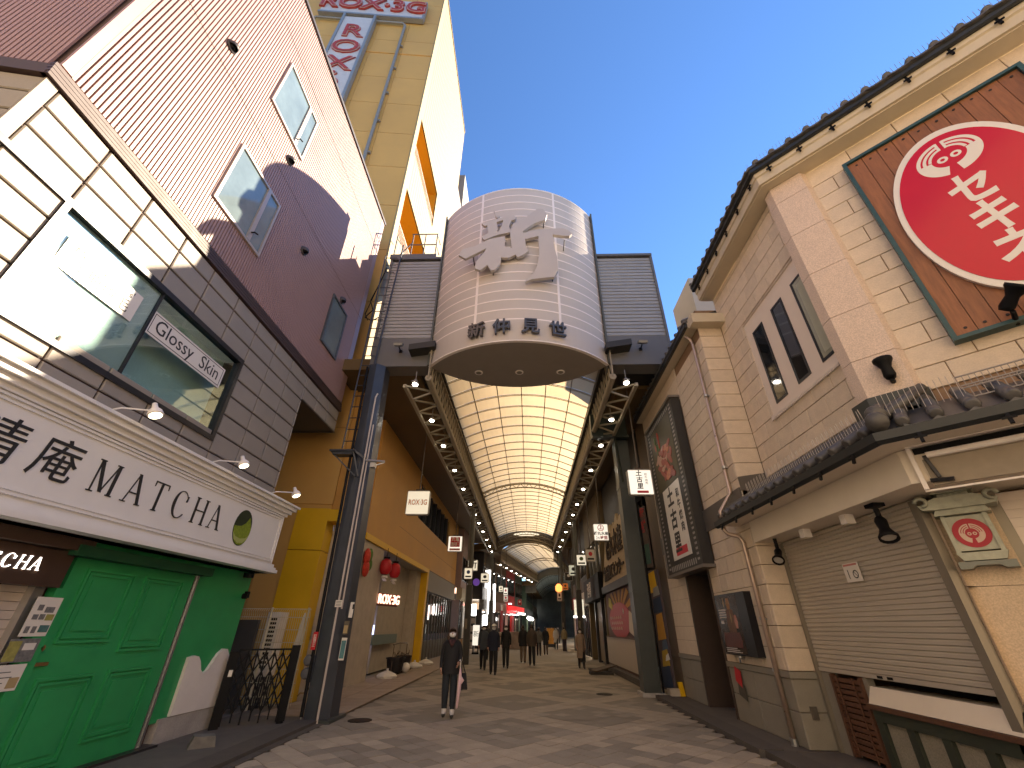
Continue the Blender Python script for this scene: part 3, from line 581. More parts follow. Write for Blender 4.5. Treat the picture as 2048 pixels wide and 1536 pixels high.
for k, (u, z, r, m) in enumerate(((14.5, 3.55, .2, M('garland_red', (.5, .04, .02), .6, .3, 15)), (14.75, 3.62, .17, M('garland_green', (.08, .17, .03), .7, .3, 15)), (14.55, 3.2, .2, M('garland_red', (.5, .04, .02))), (14.85, 3.35, .15, M('garland_green', (.1, .2, .03))))):
    b = MB(); b.ell(A5(u, z, .1), r * .5, r, r * 1.3, 9, 6); mk('paper_flower', b, m, t)
# handcart, bins and bases by the recess
t = thing('hand_trolley', 'folding hand trolley carrying two dark planter tubs by the recess', 'trolley', (-4.95, 19.4, .04))
b = MB(); b.tube([(-5.0, 18.4, .1), (-5.05, 18.6, .95), (-5.1, 18.62, 1.0)], .016, 6); b.tube([(-5.0, 20.4, .1), (-5.05, 20.6, .95), (-5.1, 20.62, 1.0)], .016, 6); b.tube([(-5.08, 18.55, .98), (-5.05, 19.5, 1.02), (-5.08, 20.65, .98)], .022, 6); mk('handle', b, M('trolley', (.10, .06, .03), .5), t)
b = MB(); b.box(-5.25, -4.8, 18.2, 20.7, .06, .1); mk('deck', b, black_m, t)
for k, (y, r) in enumerate(((18.8, .34), (20.0, .3))):
    q = thing('planter_tub', 'dark planter tub on the trolley, ' + ('nearer one' if k == 0 else 'farther one beside the white bag'), 'planter', (-4.98, y, .1), 'tubs on the trolley')
    b = MB(); b.lathe([(r * .75, .0), (r * .8, .02), (r, .42), (r * 1.06, .42), (r * 1.06, .47), (r * .95, .47), (r * .93, .4)], Fr((-4.98, y, .1), (1, 0, 0)), 14); mk('tub', b, M('tub_black', (.018, .015, .016), .5), q)
    b = MB(); [b.tube([(-4.98 + random.uniform(-.15, .15), y + random.uniform(-.2, .2), .5), (-4.98 + random.uniform(-.2, .2), y + random.uniform(-.25, .25), .5 + random.uniform(.1, .3))], .012, 4) for _ in range(7)]; mk('dry_stems', b, M('stems', (.12, .08, .05), .8), q)
b = MB(); b.ell((-4.75, 19.5, .2), .18, .28, .17, 10, 7); tag(mk('plastic_bag', b, off_white, smooth=True), 'white plastic bag stuffed between the two planter tubs', 'bag')
for k, (x, y, lb) in enumerate(((-4.85, 17.4, 'white concrete flag base nearest the column, left of the trolley'), (-4.9, 21.7, 'white concrete flag base just behind the trolley'), (-4.8, 23.6, 'white concrete flag base at the foot of the yellow post'))):
    t = thing('flag_base', lb, 'base', (x, y, .04), 'white flag bases along the wall'); b = MB(); b.lathe([(.34, .0), (.36, .07), (.3, .12), (.09, .2), (.07, .2)], Fr((x, y, .045), (1, 0, 0)), 8); mk('block', b, off_white, t)
    b = MB(); b.tube([(x, y, .2), (x, y, .32)], .04, 8); mk('socket', b, off_white, t)

# ================================================================== ALLEY BETWEEN SHOP AND COLUMN: gate, fence, air conditioner
GF = Fr((-5.5, 8.95, 0), (.79, .613, 0))
ag = thing('accordion_gate', 'black folding lattice gate closing the alley beside the green shop', 'gate', (-5, 9.3, 0))
b = MB(); b.fbox(GF, .05, .19, .02, 1.16, -.04, .04); mk('gate_post', b, black_m, ag)
b = MB(); b.fbox(GF, 1.1, 1.24, .06, 1.25, -.04, .04); b.tube([GF(1.17, .0, 0), GF(1.17, .08, 0)], .06, 10); mk('gate_post', b, black_m, ag)
b = MB(); b.fbox(GF, .19, 1.1, 1.17, 1.2, -.012, .012); mk('gate_rail', b, black_m, ag)
n = 6; du = .9 / n
bar = mesh_of('lattice_bar', MB().tube([(0, 0, -.5), (0, 0, .5)], .011, 5), black_m)
for i in range(n + 1):
    b = MB(); b.fbox(GF, .20 + i * du - .012, .20 + i * du + .012, .1 if i % 2 else .06, 1.17, -.008, .008); mk('upright', b, black_m, ag)
for i in range(n):
    for j in range(3):
        for s_ in (1, -1):
            b = MB(); u0 = .20 + i * du; b.beam(GF(u0, .24 + j * .3 + (0 if s_ > 0 else .3), .012 * s_), GF(u0 + du, .24 + j * .3 + (.3 if s_ > 0 else 0), .012 * s_), .032, .022); mk('lattice_bar', b, black_m, ag)
b = MB(); b.fbox(GF, .11, .17, .78, .88, .041, .05); tag(mk('gate_sticker', b, off_white), 'small white square sticker on the left post of the black gate', 'sticker')
wf = thing('wire_fence', 'white welded wire fence across the alley in front of the yellow panel', 'fence', (-5.9, 11, 0))
b = MB(); F = FF(11.0)
for i in range(36): b.tube([F(-6.8 + i * .05, .1, 0), F(-6.8 + i * .05, 1.82, 0), F(-6.8 + i * .05, 1.87, .05), F(-6.8 + i * .05, 1.92, 0)], .0045, 4)
for z in (.25, .5, .75, 1.0, 1.25, 1.5, 1.75, 1.92): b.tube([F(-6.8, z, .0), F(-5.05, z, 0)], .006, 4)
mk('wire_panel', b, M('wire_white', (.62, .58, .45), .5), wf)
for x in (-6.0, -5.12):
    b = MB(); b.tube([F(x, 0, -.03), F(x, 1.95, -.03)], .024, 8); mk('fence_post', b, M('wire_white', (.6, .6, .5)), wf)
ac = thing('air_conditioner', 'white outdoor unit with a black grille behind the wire fence', 'air conditioner', (-6.0, 11.3, .9))
b = MB(); b.box(-6.13, -5.82, 11.15, 11.5, .6, 1.86); mk('case', b, white_paint, ac)
b = MB(); [b.box(-6.06, -5.89, 11.13, 11.155, .75 + k * .085, .80 + k * .085) for k in range(12)]; mk('grille', b, black_m, ac)
b = MB(); b.box(-6.13, -5.82, 11.15, 11.5, .0, .59); mk('stand', b, dk_frame, ac)
b = MB(); b.box(-6.72, -6.16, 10.85, 10.95, .05, 1.69); b.box(-6.70, -6.66, 10.8, 10.86, 1.6, 1.7); tag(mk('metal_sheet', b, M('grey_metal', (.075, .072, .07), .45, .08)), 'plain dark grey metal panel between the green wall and the outdoor unit', 'panel')
t = thing('folded_parasol', 'white folded parasol leaning behind the wire fence', 'parasol', (-5.3, 11.2, 0))
b = MB(); b.tube([(-5.36, 11.3, .7), (-5.33, 11.27, 1.2), (-5.28, 11.2, 1.78), (-5.27, 11.2, 1.85)], [.09, .08, .03, .01], 8); mk('canopy', b, off_white, t)
b = MB(); b.tube([(-5.4, 11.3, .03), (-5.36, 11.3, .72)], .015, 6); mk('pole', b, alu, t)

# ================================================================== GATE: columns, two grey boxes, the curved drum
lc = thing('gate_column', 'tall navy steel column carrying the left end of the arcade gate', 'column', (-4.0, 10.1, 0))
b = MB(); b.add([(-4.23, 9.87, 0), (-4.0, 9.86, 0), (-3.80, 10.05, 0), (-3.78, 10.45, 0), (-4.23, 10.45, 0), (-4.55, 10.22, 8.24), (-4.34, 10.18, 8.24), (-4.12, 10.34, 8.24), (-4.11, 10.75, 8.24), (-4.55, 10.75, 8.24)], [(0, 1, 6, 5), (1, 2, 7, 6), (2, 3, 8, 7), (3, 4, 9, 8), (4, 0, 5, 9), (0, 4, 3, 2, 1), (5, 6, 7, 8, 9)]); mk('shaft', b, col_navy, lc)
b = MB(); b.tube([(-4.26, 9.83, .1), (-4.58, 10.16, 8.1)], .035, 8); mk('cable_pipe', b, black_m, lc)
b = MB(); b.fbox(FF(9.9), -4.32, -3.7, 0, .05, -.75, .1); mk('base_plate', b, col_grey, lc)
b = MB(); b.tube([(-3.93, 9.80, .0), (-3.96, 9.83, 1.4), (-4.13, 10.06, 7.05), (-4.11, 10.10, 7.18)], .022, 8); b.tube([(-3.89, 9.86, 1.9), (-4.03, 10.02, 6.2)], .018, 8)
mk('white_conduit', b, M('conduit_white', (.48, .42, .38), .4, .06), lc)
b = MB(); b.fbox(FF(9.98), -4.97, -4.32, 5.42, 5.46, -.25, .12); b.beam((-4.94, 9.94, 5.42), (-4.24, 10.0, 4.8), .03, .03); b.beam((-4.38, 9.94, 5.42), (-4.16, 10.0, 4.8), .03, .03); b.beam((-4.34, 9.94, 5.44), (-3.99, 10.0, 5.2), .03, .05); b.box(-4.89, -4.39, 9.9, 10.14, 5.34, 5.42)
mk('bracket_shelf', b, col_navy, lc)
b = MB(); b.tube([(-4.02, 9.96, 5.2), (-3.54, 9.96, 5.16)], .03, 8); b.beam((-3.79, 9.94, 5.04), (-3.54, 9.97, 5.14), .02, .02); b.box(-3.86, -3.74, 9.86, 10.0, 4.99, 5.10); mk('camera_arm', b, alu, lc)
lad = thing('ladder', 'steel ladder climbing past the navy column to the roof of the left box', 'ladder', (-4.5, 9.9, 5.5))
b = MB(); b.tube([(-4.68, 9.93, 5.5), (-4.68, 9.93, 12.4)], .02, 6); b.tube([(-4.36, 9.93, 5.5), (-4.30, 9.93, 8), (-4.14, 9.93, 12.9)], .026, 6); mk('side_rail', b, col_navy, lad)
rg = mesh_of('rung', MB().tube([(-.17, 0, 0), (.17, 0, 0)], .013, 6), col_navy)
for i in range(21): piece('rung', rg, (-4.51 + max(0, (i * .33 - 2.5) * .018), 9.93, 5.7 + i * .33), lad)
t = thing('traffic_plate', 'small white plate with dark lines on the navy column', 'sign', (-3.97, 9.8, 1.95)); b = MB(); b.fbox(FF(9.83), -4.03, -3.89, 1.93, 2.06, 0, .012); mk('plate', b, off_white, t)
b = MB(); [b.fbox(FF(9.83), -4.015, -3.905, 1.95 + k * .027, 1.958 + k * .027, .012, .014) for k in range(4)]; mk('print', b, ink, t)
t = thing('red_notice', 'narrow red vertical notice on the left edge of the navy column', 'sign', (-4.3, 9.8, 1.2)); b = MB(); b.fbox(FF(9.80), -4.345, -4.25, 1.17, 1.48, 0, .01); mk('plate', b, red_p, t)
text('駐輪禁止', FF(9.80), -4.297, 1.325, .011, .066, off_white, t, ext=.001, vertical=True, sp=.8)
t = thing('no_parking_sign', 'narrow white sign with a small black figure on the right edge of the navy column', 'sign', (-3.7, 9.9, 1.75)); b = MB(); b.fbox(FF(9.98), -3.76, -3.68, 1.74, 2.03, 0, .012); mk('plate', b, off_white, t)
b = MB(); b.fbox(FF(9.98), -3.705, -3.675, 1.9, 1.99, .013, .016); mk('print', b, ink, t)
t = thing('teal_notice', 'tall pale teal notice low on the right side of the navy column', 'sign', (-3.72, 9.9, 1.0)); b = MB(); b.fbox(FF(9.98), -3.81, -3.70, .99, 1.38, 0, .012); mk('plate', b, off_white, t)
b = MB(); b.fbox(FF(9.98), -3.80, -3.71, 1.02, 1.33, .0125, .015); mk('print', b, M('teal_print', (.09, .22, .24), .4, .3, 12), t)
t = thing('stamp_box', 'small brown notice box between two signs on the navy column', 'box', (-3.75, 9.95, 1.45)); b = MB(); b.fbox(FF(9.97), -3.80, -3.70, 1.44, 1.68, 0, .05); mk('case', b, M('stamp_brown', (.12, .10, .07)), t)
b = MB(); b.fbox(FF(9.97), -3.79, -3.71, 1.46, 1.60, .0505, .053); mk('print', b, M('print_beige', (.4, .3, .15), .6, .3, 30), t)
for k, z in enumerate((.99, .77)):
    t = thing('meter', 'round grey meter, ' + ('upper' if k == 0 else 'lower') + ' of the two left of the navy column', 'meter', (-4.33, 9.95, z), 'meters beside the navy column')
    b = MB(); b.lathe([(.10, -.05), (.10, .03), (.08, .06), (.02, .065)], Fr((-4.37, 9.9, z), (1, 0, 0), (0, -1, 0)), 14); mk('dial', b, M('meter_grey', (.10, .10, .11), .4), t)
    b = MB(); b.box(-4.33, -4.24, 9.86, 9.95, z - .14, z + .08); mk('case', b, M('meter_dark', (.03, .035, .045)), t)
t = thing('water_tap', 'brass tap on a thin standpipe left of the navy column', 'tap', (-4.35, 9.95, 0)); b = MB(); b.tube([(-4.30, 9.92, 0), (-4.30, 9.92, .5)], .016, 6); mk('standpipe', b, alu, t)
b = MB(); b.tube([(-4.30, 9.92, .46), (-4.40, 9.88, .46), (-4.44, 9.87, .41)], .016, 6); b.tube([(-4.30, 9.92, .5), (-4.26, 9.9, .53)], .02, 6); mk('spout', b, M('brass_tap', (.3, .2, .08), .35, metal=.8), t)

rc = thing('gate_column', 'tall square grey-green column on the right of the arcade mouth', 'column', (3.42, 14.3, 0))
b = MB(); b.box(3.18, 3.64, 14.15, 14.65, 0, 8.35); mk('shaft', b, col_grey, rc)
b = MB(); b.box(3.165, 3.655, 14.135, 14.665, 2.55, 2.58); b.box(3.165, 3.655, 14.135, 14.665, 5.72, 5.9); mk('band', b, col_grey, rc)
b = MB(); b.box(3.1, 3.72, 14.05, 14.75, 0, .09); mk('base', b, concrete, rc)
b = MB(); b.tube([(3.7, 14.2, .05), (3.7, 14.2, 5.2)], .03, 6); mk('cable_pipe', b, black_m, rc)
b = MB(); b.box(2.35, 3.6, 13.9, 14.14, 7.45, 8.35); b.box(2.35, 3.6, 13.7, 13.9, 7.4, 7.47); b.beam((3.3, 14.1, 5.9), (3.12, 13.95, 8), .05, .05); mk('gusset', b, M('gusset', (.025, .035, .03), .45), rc)

Y0 = 10.0; G = FF(Y0)
GS = 1.035                                          # final size of the gate head relative to its drawing units
gt = thing('arcade_gate', 'gate over the arcade mouth with a curved pale drum between grey boxes', 'gate', (-.2, 10.5, 8))
def gbox(x0, x1):
    b = MB(); b.box(x0 + .03, x1 - .03, Y0 + .06, 11.9, 8.4, 12.2); mk('box_core', b, box_dark, gt)
    k = round(x1 - x0, 3); me = mesh_of('siding_strip', MB().fprism(Fr((0, 0, 0), (0, -1, 0)), [(0, -.062), (.0, .062), (.012, .062), (.022, .052), (.030, -.052), (.022, -.062)], -(x1 - x0) / 2, (x1 - x0) / 2), box_grey)
    for i in range(24): piece('siding_strip', me, ((x0 + x1) / 2, Y0 + .055, 9.10 + i * .133), gt)
    b = MB(); b.box(x0, x1, Y0 - .01, Y0 + .5, 8.06, 9.0); mk('fascia', b, box_dark, gt)
    b = MB(); b.box(x0 - .02, x1 + .02, Y0 - .03, Y0 + .5, 8.0, 8.05); mk('drip', b, M('gate_edge', (.12, .12, .12), .4), gt)
    b = MB(); b.box(x0 - .03, x1 + .03, Y0 - .04, 11.95, 12.27, 12.36); b.box(x0 - .03, x0 + .04, Y0 - .02, 11.95, 8.4, 12.26); b.box(x1 - .04, x1 + .03, Y0 - .02, 11.95, 8.4, 12.26); mk('edge_trim', b, box_dark, gt)
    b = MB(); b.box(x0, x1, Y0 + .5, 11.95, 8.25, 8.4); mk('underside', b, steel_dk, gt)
gbox(-4.47, -2.76); gbox(2.36, 4.17)
# drum: lens-shaped prism
DC, DH, DS = -.2, 2.53, 1.2; RD = (DH * DH + DS * DS) / (2 * DS); HA = math.asin(DH / RD)
def arc(t, r=0): a = HA * t; return (DC + (RD + r) * math.sin(a), Y0 - DS + RD - (RD + r) * math.cos(a))
def arcback(t): a = HA * t; return (DC + RD * math.sin(a), Y0 + DS - RD + RD * math.cos(a))
def arcmesh(t0, t1, z0, z1, r0, r1, n):
    b = MB(); ts = [t0 + (t1 - t0) * i / n for i in range(n + 1)]; vs = []
    for t in ts:
        for r, z in ((r0, z0), (r1, z0), (r1, z1), (r0, z1)): x, y = arc(t, r); vs.append((x, y, z))
    fs = [(4 * i + k, 4 * i + (k + 1) % 4, 4 * i + 4 + (k + 1) % 4, 4 * i + 4 + k) for i in range(n) for k in range(4)] + [(3, 2, 1, 0), tuple(range(4 * n, 4 * n + 4))]
    return b.add(vs, fs)
b = MB(); pts = [arc(-1 + 2 * i / 24, -.06) for i in range(25)] + [arcback(1 - 2 * i / 24) for i in range(1, 24)]
b.fprism(WORLD, pts, 8.03, 14.2); mk('drum_core', b, M('drum_back', (.3, .28, .26)), gt)
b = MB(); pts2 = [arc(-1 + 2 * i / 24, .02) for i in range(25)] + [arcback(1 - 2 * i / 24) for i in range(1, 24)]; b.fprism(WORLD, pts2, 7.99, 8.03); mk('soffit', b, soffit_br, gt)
dcuts = [-1, -.41, .41, 1]; RH = .344
for c in range(3):
    me = mesh_of('drum_panel', arcmesh(dcuts[c] + (.012 if c else 0), dcuts[c + 1] - (.012 if c < 2 else 0), .014, RH - .012, -.06, 0, 12), drum_w); 
    for i in range(16): piece('drum_panel', me, (0, 0, 8.72 + i * RH), gt)
me = mesh_of('rib', arcmesh(-1, 1, -.020, .020, -.06, .007, 28), drum_rib)
for i in range(17): piece('rib', me, (0, 0, 8.72 + i * RH), gt)
for t in (-.41, .41):
    b = MB(); x, y = arc(t); F = Fr((x, y, 0), (math.cos(HA * t), math.sin(HA * t), 0)); b.fbox(F, -.035, .035, 8.735, 14.2, -.05, .012); mk('vertical_rib', b, drum_rib, gt)
b = arcmesh(-1, 1, 8.02, 8.70, -.06, .008, 28); mk('lower_band', b, drum_w, gt)
b = arcmesh(-1, 1, 7.985, 8.018, -.06, .03, 28); mk('lower_lip', b, drum_rib, gt)
for s_ in (-1, 1):
    x, y = arc(s_); b = MB(); b.box(min(x, x + s_ * .05), max(x, x + s_ * .05), y - .10, y + .12, 8.0, 14.3); mk('end_fin', b, M('fin_green', (.08, .085, .075), .5), gt)
for i, x in enumerate((-1.35, -.17, 1.02)):
    b = MB(); b.lathe([(.12, 0), (.12, -.012), (.085, -.016)], Fr((x, 10.33, 7.99), (1, 0, 0)), 18); mk('downlight_ring', b, drum_rib, gt)
    b = MB(); b.lathe([(.08, -.010), (.08, -.018)], Fr((x, 10.33, 7.99), (1, 0, 0)), 14); mk('downlight_glass', b, M('dl_glass', (.2, .17, .13), .3), gt)
# big brush character
KX = [[(430, 80), (470, 145), (500, 158), (480, 180), (455, 160)], [(310, 235), (400, 207), (500, 180), (545, 164), (640, 150), (672, 168), (664, 196), (635, 205), (540, 200), (470, 222), (345, 264)],
 [(395, 215), (470, 225), (484, 300), (470, 345), (388, 345), (372, 262)], [(545, 172), (622, 160), (628, 200), (600, 268), (612, 312), (540, 322), (495, 325), (522, 268)],
 [(322, 385), (375, 345), (470, 330), (612, 298), (616, 335), (480, 362), (350, 412)],
 [(105, 560), (140, 500), (260, 475), (400, 405), (560, 375), (568, 440), (480, 450), (390, 490), (250, 560), (175, 595)],
 [(390, 470), (560, 380), (562, 480), (530, 560), (520, 650), (470, 705), (435, 712), (395, 660), (330, 708), (275, 690), (285, 620), (350, 550)],
 [(545, 480), (640, 500), (690, 555), (600, 595), (525, 590), (520, 520)],
 [(615, 320), (640, 250), (760, 190), (900, 85), (960, 90), (1000, 150), (980, 208), (860, 248), (740, 330), (700, 345)],
 [(610, 310), (735, 300), (745, 350), (768, 410), (770, 480), (800, 530), (740, 572), (690, 590), (655, 550), (630, 490), (618, 400)],
 [(735, 350), (870, 318), (1000, 310), (1150, 305), (1210, 330), (1245, 365), (1215, 388), (1150, 385), (1050, 370), (890, 385), (775, 412), (750, 390)],
 [(900, 360), (1045, 350), (1055, 500), (1078, 600), (1080, 720), (1040, 780), (900, 792), (820, 800), (765, 822), (770, 800), (840, 750), (880, 680), (905, 560)]]
for k, q in enumerate(KX):
    b = MB(); b.fprism(FF(8.66), [(-.24 + (x - 675) * .00293, 9.87 + (820 - y) * .00418) for x, y in q], -.045 - k * .0006, .04 + k * .0012); mk('character_stroke', b, letter_w, gt)
b = MB()
for u, z in ((-1.5, 11), (-.9, 12.5), (-.9, 10.4), (.6, 12.4), (.8, 10.2), (1.2, 11.6), (-.2, 11.4)):
    b.tube([(u, 8.7, z), (u, arc((math.asin((u - DC) / RD)) / HA)[1] + .02, z)], .018, 6)
mk('stud', b, steel_gr, gt)
for c, u in zip('新仲見世', (-1.26, -.60, .14, .84)):
    a = math.asin((u - DC) / RD); x, y = arc(a / HA); F = Fr((x, y, 0), (math.cos(a), math.sin(a), 0)); text(c, F, 0, 8.38, .05, .50, steel_gr, gt, ext=.045, bold=.008)
for i, (x, lb) in enumerate(((-3.62, 'small floodlight on the left grey box of the gate'), (3.3, 'small floodlight on the right grey box of the gate'))):
    t = thing('floodlight', lb, 'floodlight', (x, 9.9, 8.5), 'floodlights on the gate boxes'); F = Fr((x, 9.62, 8.58), (1, 0, 0), (0, -.35, .94))
    b = MB(); b.fbox(F, -.17, .17, -.03, .07, -.1, .12); mk('head', b, M('flood_grey', (.22, .22, .21), .4, metal=.4), t)
    b = MB(); b.tube([(x, 9.99, 8.52), (x, 9.7, 8.55)], .025, 6); b.box(x - .06, x + .06, 9.95, 9.99, 8.46, 8.58); mk('arm', b, black_m, t)
pf = thing('service_platform', 'service platform with a steel pipe railing on top of the left box', 'platform', (-4.2, 11.7, 12.4))
b = MB(); b.box(-5.15, -3.45, 11.45, 12.1, 14.0, 14.1); b.box(-5.2, -3.4, 11.42, 11.5, 13.9, 14.1); mk('deck', b, M('deck_grey', (.15, .14, .12), .6), pf)
for x in (-4.9, -4.2, -3.6):
    b = MB(); b.beam((x, 11.8, 12.35), (x, 11.8, 14), .08, .08); mk('leg', b, box_dark, pf)
b = MB(); b.box(-5.1, -2.9, 11.35, 12.1, 12.37, 13.8); mk('shadow_box', b, box_dark, pf)  # hidden solid box added under the deck to fill out its cast shadow
b = MB()
for x in (-5.1, -4.45, -3.95, -3.48): b.tube([(x, 11.5, 14.1), (x, 11.5, 15.3)], .025, 6)
for z in (14.7, 15.3): b.tube([(-4.5, 11.5, z), (-3.48, 11.5, z), (-3.48, 12.05, z)], .025, 6)
b.tube([(-5.1, 11.5, 15.1), (-5.1, 12.0, 15.3)], .025, 6); b.tube([(-4.9, 11.5, 14.1), (-4.5, 11.6, 14.9)], .025, 6); mk('railing', b, M('rail_brown', (.12, .10, .085), .5), pf)
b = MB(); b.tube([(-4.62, 10.05, 12.0), (-4.75, 10.05, 11.3), (-4.95, 10.1, 10.6), (-4.8, 10.1, 10.2), (-5.0, 10.1, 9.9), (-4.75, 10.1, 9.75), (-4.55, 10.1, 9.9)], .018, 5); b.tube([(-4.6, 10.0, 12), (-4.8, 10.0, 10.9), (-5.0, 10.05, 10.0), (-4.85, 10.0, 9.7)], .014, 5); tag(mk('loose_cable', b, black_m), 'loose black cable dangling left of the left grey box', 'cable')

for o, p in ((gt, (-.207, 10.87, 8.225)), (pf, (-4.35, 12.11, 12.78)), (lad, (-4.66, 10.25, 5.64))): o.location = p; o.scale = (GS, GS, GS)
for o in list(S.objects):
    if o.parent is None and o.name.startswith('floodlight'): o.location = (o.location.x * GS, 10.27, 8.74); o.scale = (.75, .75, .75)
    if o.name.startswith('loose_cable'): o.location = (o.location.x - .15, o.location.y + .36, o.location.z + .3)

# ================================================================== ARCADE ROOFS
def vault(name, lb, T, L_, nb, hw, zs_, rise, npan, pane_m, rib_m, mid=(), obj_panes=True, kind=None):
    t = thing(name, lb, 'roof', T(0, 0, zs_)); R = (hw * hw + rise * rise) / (2 * rise); A = math.asin(hw / R); dy = L_ / nb
    pt = lambda f, y, r=0: T((R + r) * math.sin(A * f), y, zs_ + rise - R + (R + r) * math.cos(A * f))
    stm = MB()
    for c in range(npan):
        f0, f1 = -1 + 2 * c / npan + .002, -1 + 2 * (c + 1) / npan - .002
        b = MB(); o0 = Vector(pt((f0 + f1) / 2, 0)); vs = []
        for i in range(5):
            f = f0 + (f1 - f0) * i / 4
            for y in (.003, dy - .003): vs.append(pt(f, y))
        fs = [(2 * i, 2 * i + 1, 2 * i + 3, 2 * i + 2) for i in range(4)]
        if obj_panes:
            b.add(vs, fs); me = mesh_of('pane', b, pane_m, off=o0)
            for k in range(nb): piece('pane', me, o0 + Vector(T(0, k * dy, 0)) - Vector(T(0, 0, 0)), t)
        else:
            for k in range(nb): d = Vector(T(0, k * dy, 0)) - Vector(T(0, 0, 0)); stm.add([Vector(v) + d for v in vs], fs)
    if not obj_panes: mk('pane', stm, pane_m, t, kind='stuff')
    b = MB(); o0 = Vector(T(0, 0, zs_))
    for yy in (-.04, .04): b.tube([pt(-1.0 + 2 * i / 20, yy, -.05) for i in range(21)], .013, 5)
    me = mesh_of('rib', b, rib_m, off=o0)
    for k in range(nb + 1): piece('rib', me, o0 + Vector(T(0, k * dy, 0)) - Vector(T(0, 0, 0)), t)
    for k in mid:
        b = MB(); y = k * dy
        for r in (-.12, -.34): b.tube([pt(-1.0 + 2 * i / 20, y, r) for i in range(21)], .04, 6)
        for i in range(20): b.beam(pt(-1 + i / 10, y, -.12 if i % 2 else -.34), pt(-1 + (i + 1) / 10, y, -.34 if i % 2 else -.12), .03, .03)
        mk('main_arch', b, rib_m, t)
    for c in range(1, npan):
        b = MB(); f = -1 + 2 * c / npan; b.beam(pt(f, -.1, -.03), pt(f, L_, -.03), .03, .05); mk('purlin', b, rib_m, t)
    for s_ in (-1, 1):
        b = MB(); b.beam(pt(s_, -.1, -.02), pt(s_, L_, -.02), .12, .14); mk('gutter_beam', b, rib_m, t)
    return t
T1 = lambda x, y, z: (-.17 + x + .006 * y, 10.3 + y, z)
vt = vault('arcade_vault', 'long cream translucent vault over the near part of the arcade', T1, 30.0, 32, 2.62, 8.68, .64, 6, vault_p, steel_bn, mid=(16, 32))
def truss(name, lb, T, xo, zo, xi, zi, ztop, L_, pitch, mt, mdk):
    t = thing(name, lb, 'truss', T(xo, 0, zo))
    b = MB(); b.beam(T(xo, 0, zo), T(xo, L_, zo), .09, .10); mk('outer_chord', b, M('chord_lit', (.30, .26, .18), .4, metal=.2), t)
    b = MB(); b.tube([T(xi, 0, zi), T(xi, L_, zi)], .10, 8); mk('inner_chord', b, mt, t)
    n = int(L_ / pitch); me = {}
    for i in range(n):
        for kind_ in (0, 1):
            if kind_ not in me:
                q = MB(); p0, p1 = (T(xo, 0, zo), T(xi, pitch, zi)) if kind_ == 0 else (T(xo, pitch, zo), T(xi, pitch, zi)); me[kind_] = mesh_of('brace', q.beam(p0, p1, .05, .05), M('chord_lit', (.3, .26, .18)), off=Vector(T(0, 0, 0)))
            piece('brace', me[kind_], T(0, i * pitch, 0), t)
    q = MB(); p2 = pitch / 2
    for i in range(int(L_ / p2)):
        q.beam(T(xi, i * p2, zi), T(xi, i * p2, ztop), .035, .05); q.beam(T(xi, i * p2, zi), T(xi, (i + 1) * p2, ztop), .03, .03)
    mk('side_lattice', q, mt, t)
    b = MB(); xs = sorted((xo, xi + (.12 if xi < 0 else -.12))); P = [T(xs[0], -.2, ztop - .12), T(xs[1], -.2, ztop - .0), T(xs[1], L_ + .3, ztop - .0), T(xs[0], L_ + .3, ztop - .12)]
    b.add(P + [(p[0], p[1], p[2] + .2) for p in P], [(0, 1, 2, 3), (7, 6, 5, 4), (0, 4, 5, 1), (1, 5, 6, 2), (2, 6, 7, 3), (3, 7, 4, 0)]); mk('top_plate', b, mdk, t)
    return t
TX = lambda x, y, z: (x, 10.15 + y, z)
truss('roof_truss', 'long lamp-lit lattice truss along the left edge of the near vault', TX, -3.4, 7.46, -2.76, 7.72, 8.68, 30.2, .84, steel_bn, steel_dk)
truss('roof_truss', 'long lamp-lit lattice truss along the right edge of the near vault', TX, 3.08, 7.46, 2.46, 7.72, 8.68, 30.2, .84, steel_bn, steel_dk)
b = MB(); b.box(-5.8, -3.3, 10.7, 41.5, 8.36, 8.75); tag(mk('side_roof', b, ceil_br), 'brown side ceiling between the left truss and the ochre wall', 'roof')
b = MB(); b.box(3.0, 7.6, 13.96, 41.5, 8.36, 8.75); b.box(3.0, 4.15, 12.02, 13.955, 8.36, 8.75); tag(mk('side_roof', b, ceil_br), 'brown side ceiling between the right truss and the shops', 'roof')
lm = mesh_of('lens', MB().lathe([(.06, -.02), (.075, 0), (.06, .01)], Fr((0, 0, 0), (1, 0, 0)), 10), lamp_on)
lh = mesh_of('housing', MB().lathe([(.085, .012), (.09, .05), (.05, .14), (.03, .16)], Fr((0, 0, 0), (1, 0, 0)), 10).tube([(0, 0, .15), (0, 0, .42)], .012, 5).box(-.06, .06, -.18, -.10, .0, .03), M('lamp_housing', (.25, .23, .2), .4, metal=.5))
for side, x in (('left', -3.05), ('right', 2.75)):
    for k, y in enumerate((9.95, 12.3, 14.5, 17.3, 20.1, 23, 25.45, 27.8, 30.6, 33.7, 36.8, 39.5)):
        o = 'first' if k == 0 else 'second' if k == 1 else 'third' if k == 2 else 'fourth' if k == 3 else ('fifth', 'sixth', 'seventh', 'eighth', 'ninth', 'tenth', 'eleventh', 'twelfth')[k - 4]
        t = thing('truss_lamp', f'lit round lamp in the {side} truss, {o} from the gate', 'lamp', (x, y, 7.38), f'lit lamps along the {side} truss')
        piece('lens', lm, (x, y, 7.38), t); piece('housing', lh, (x, y, 7.38), t)
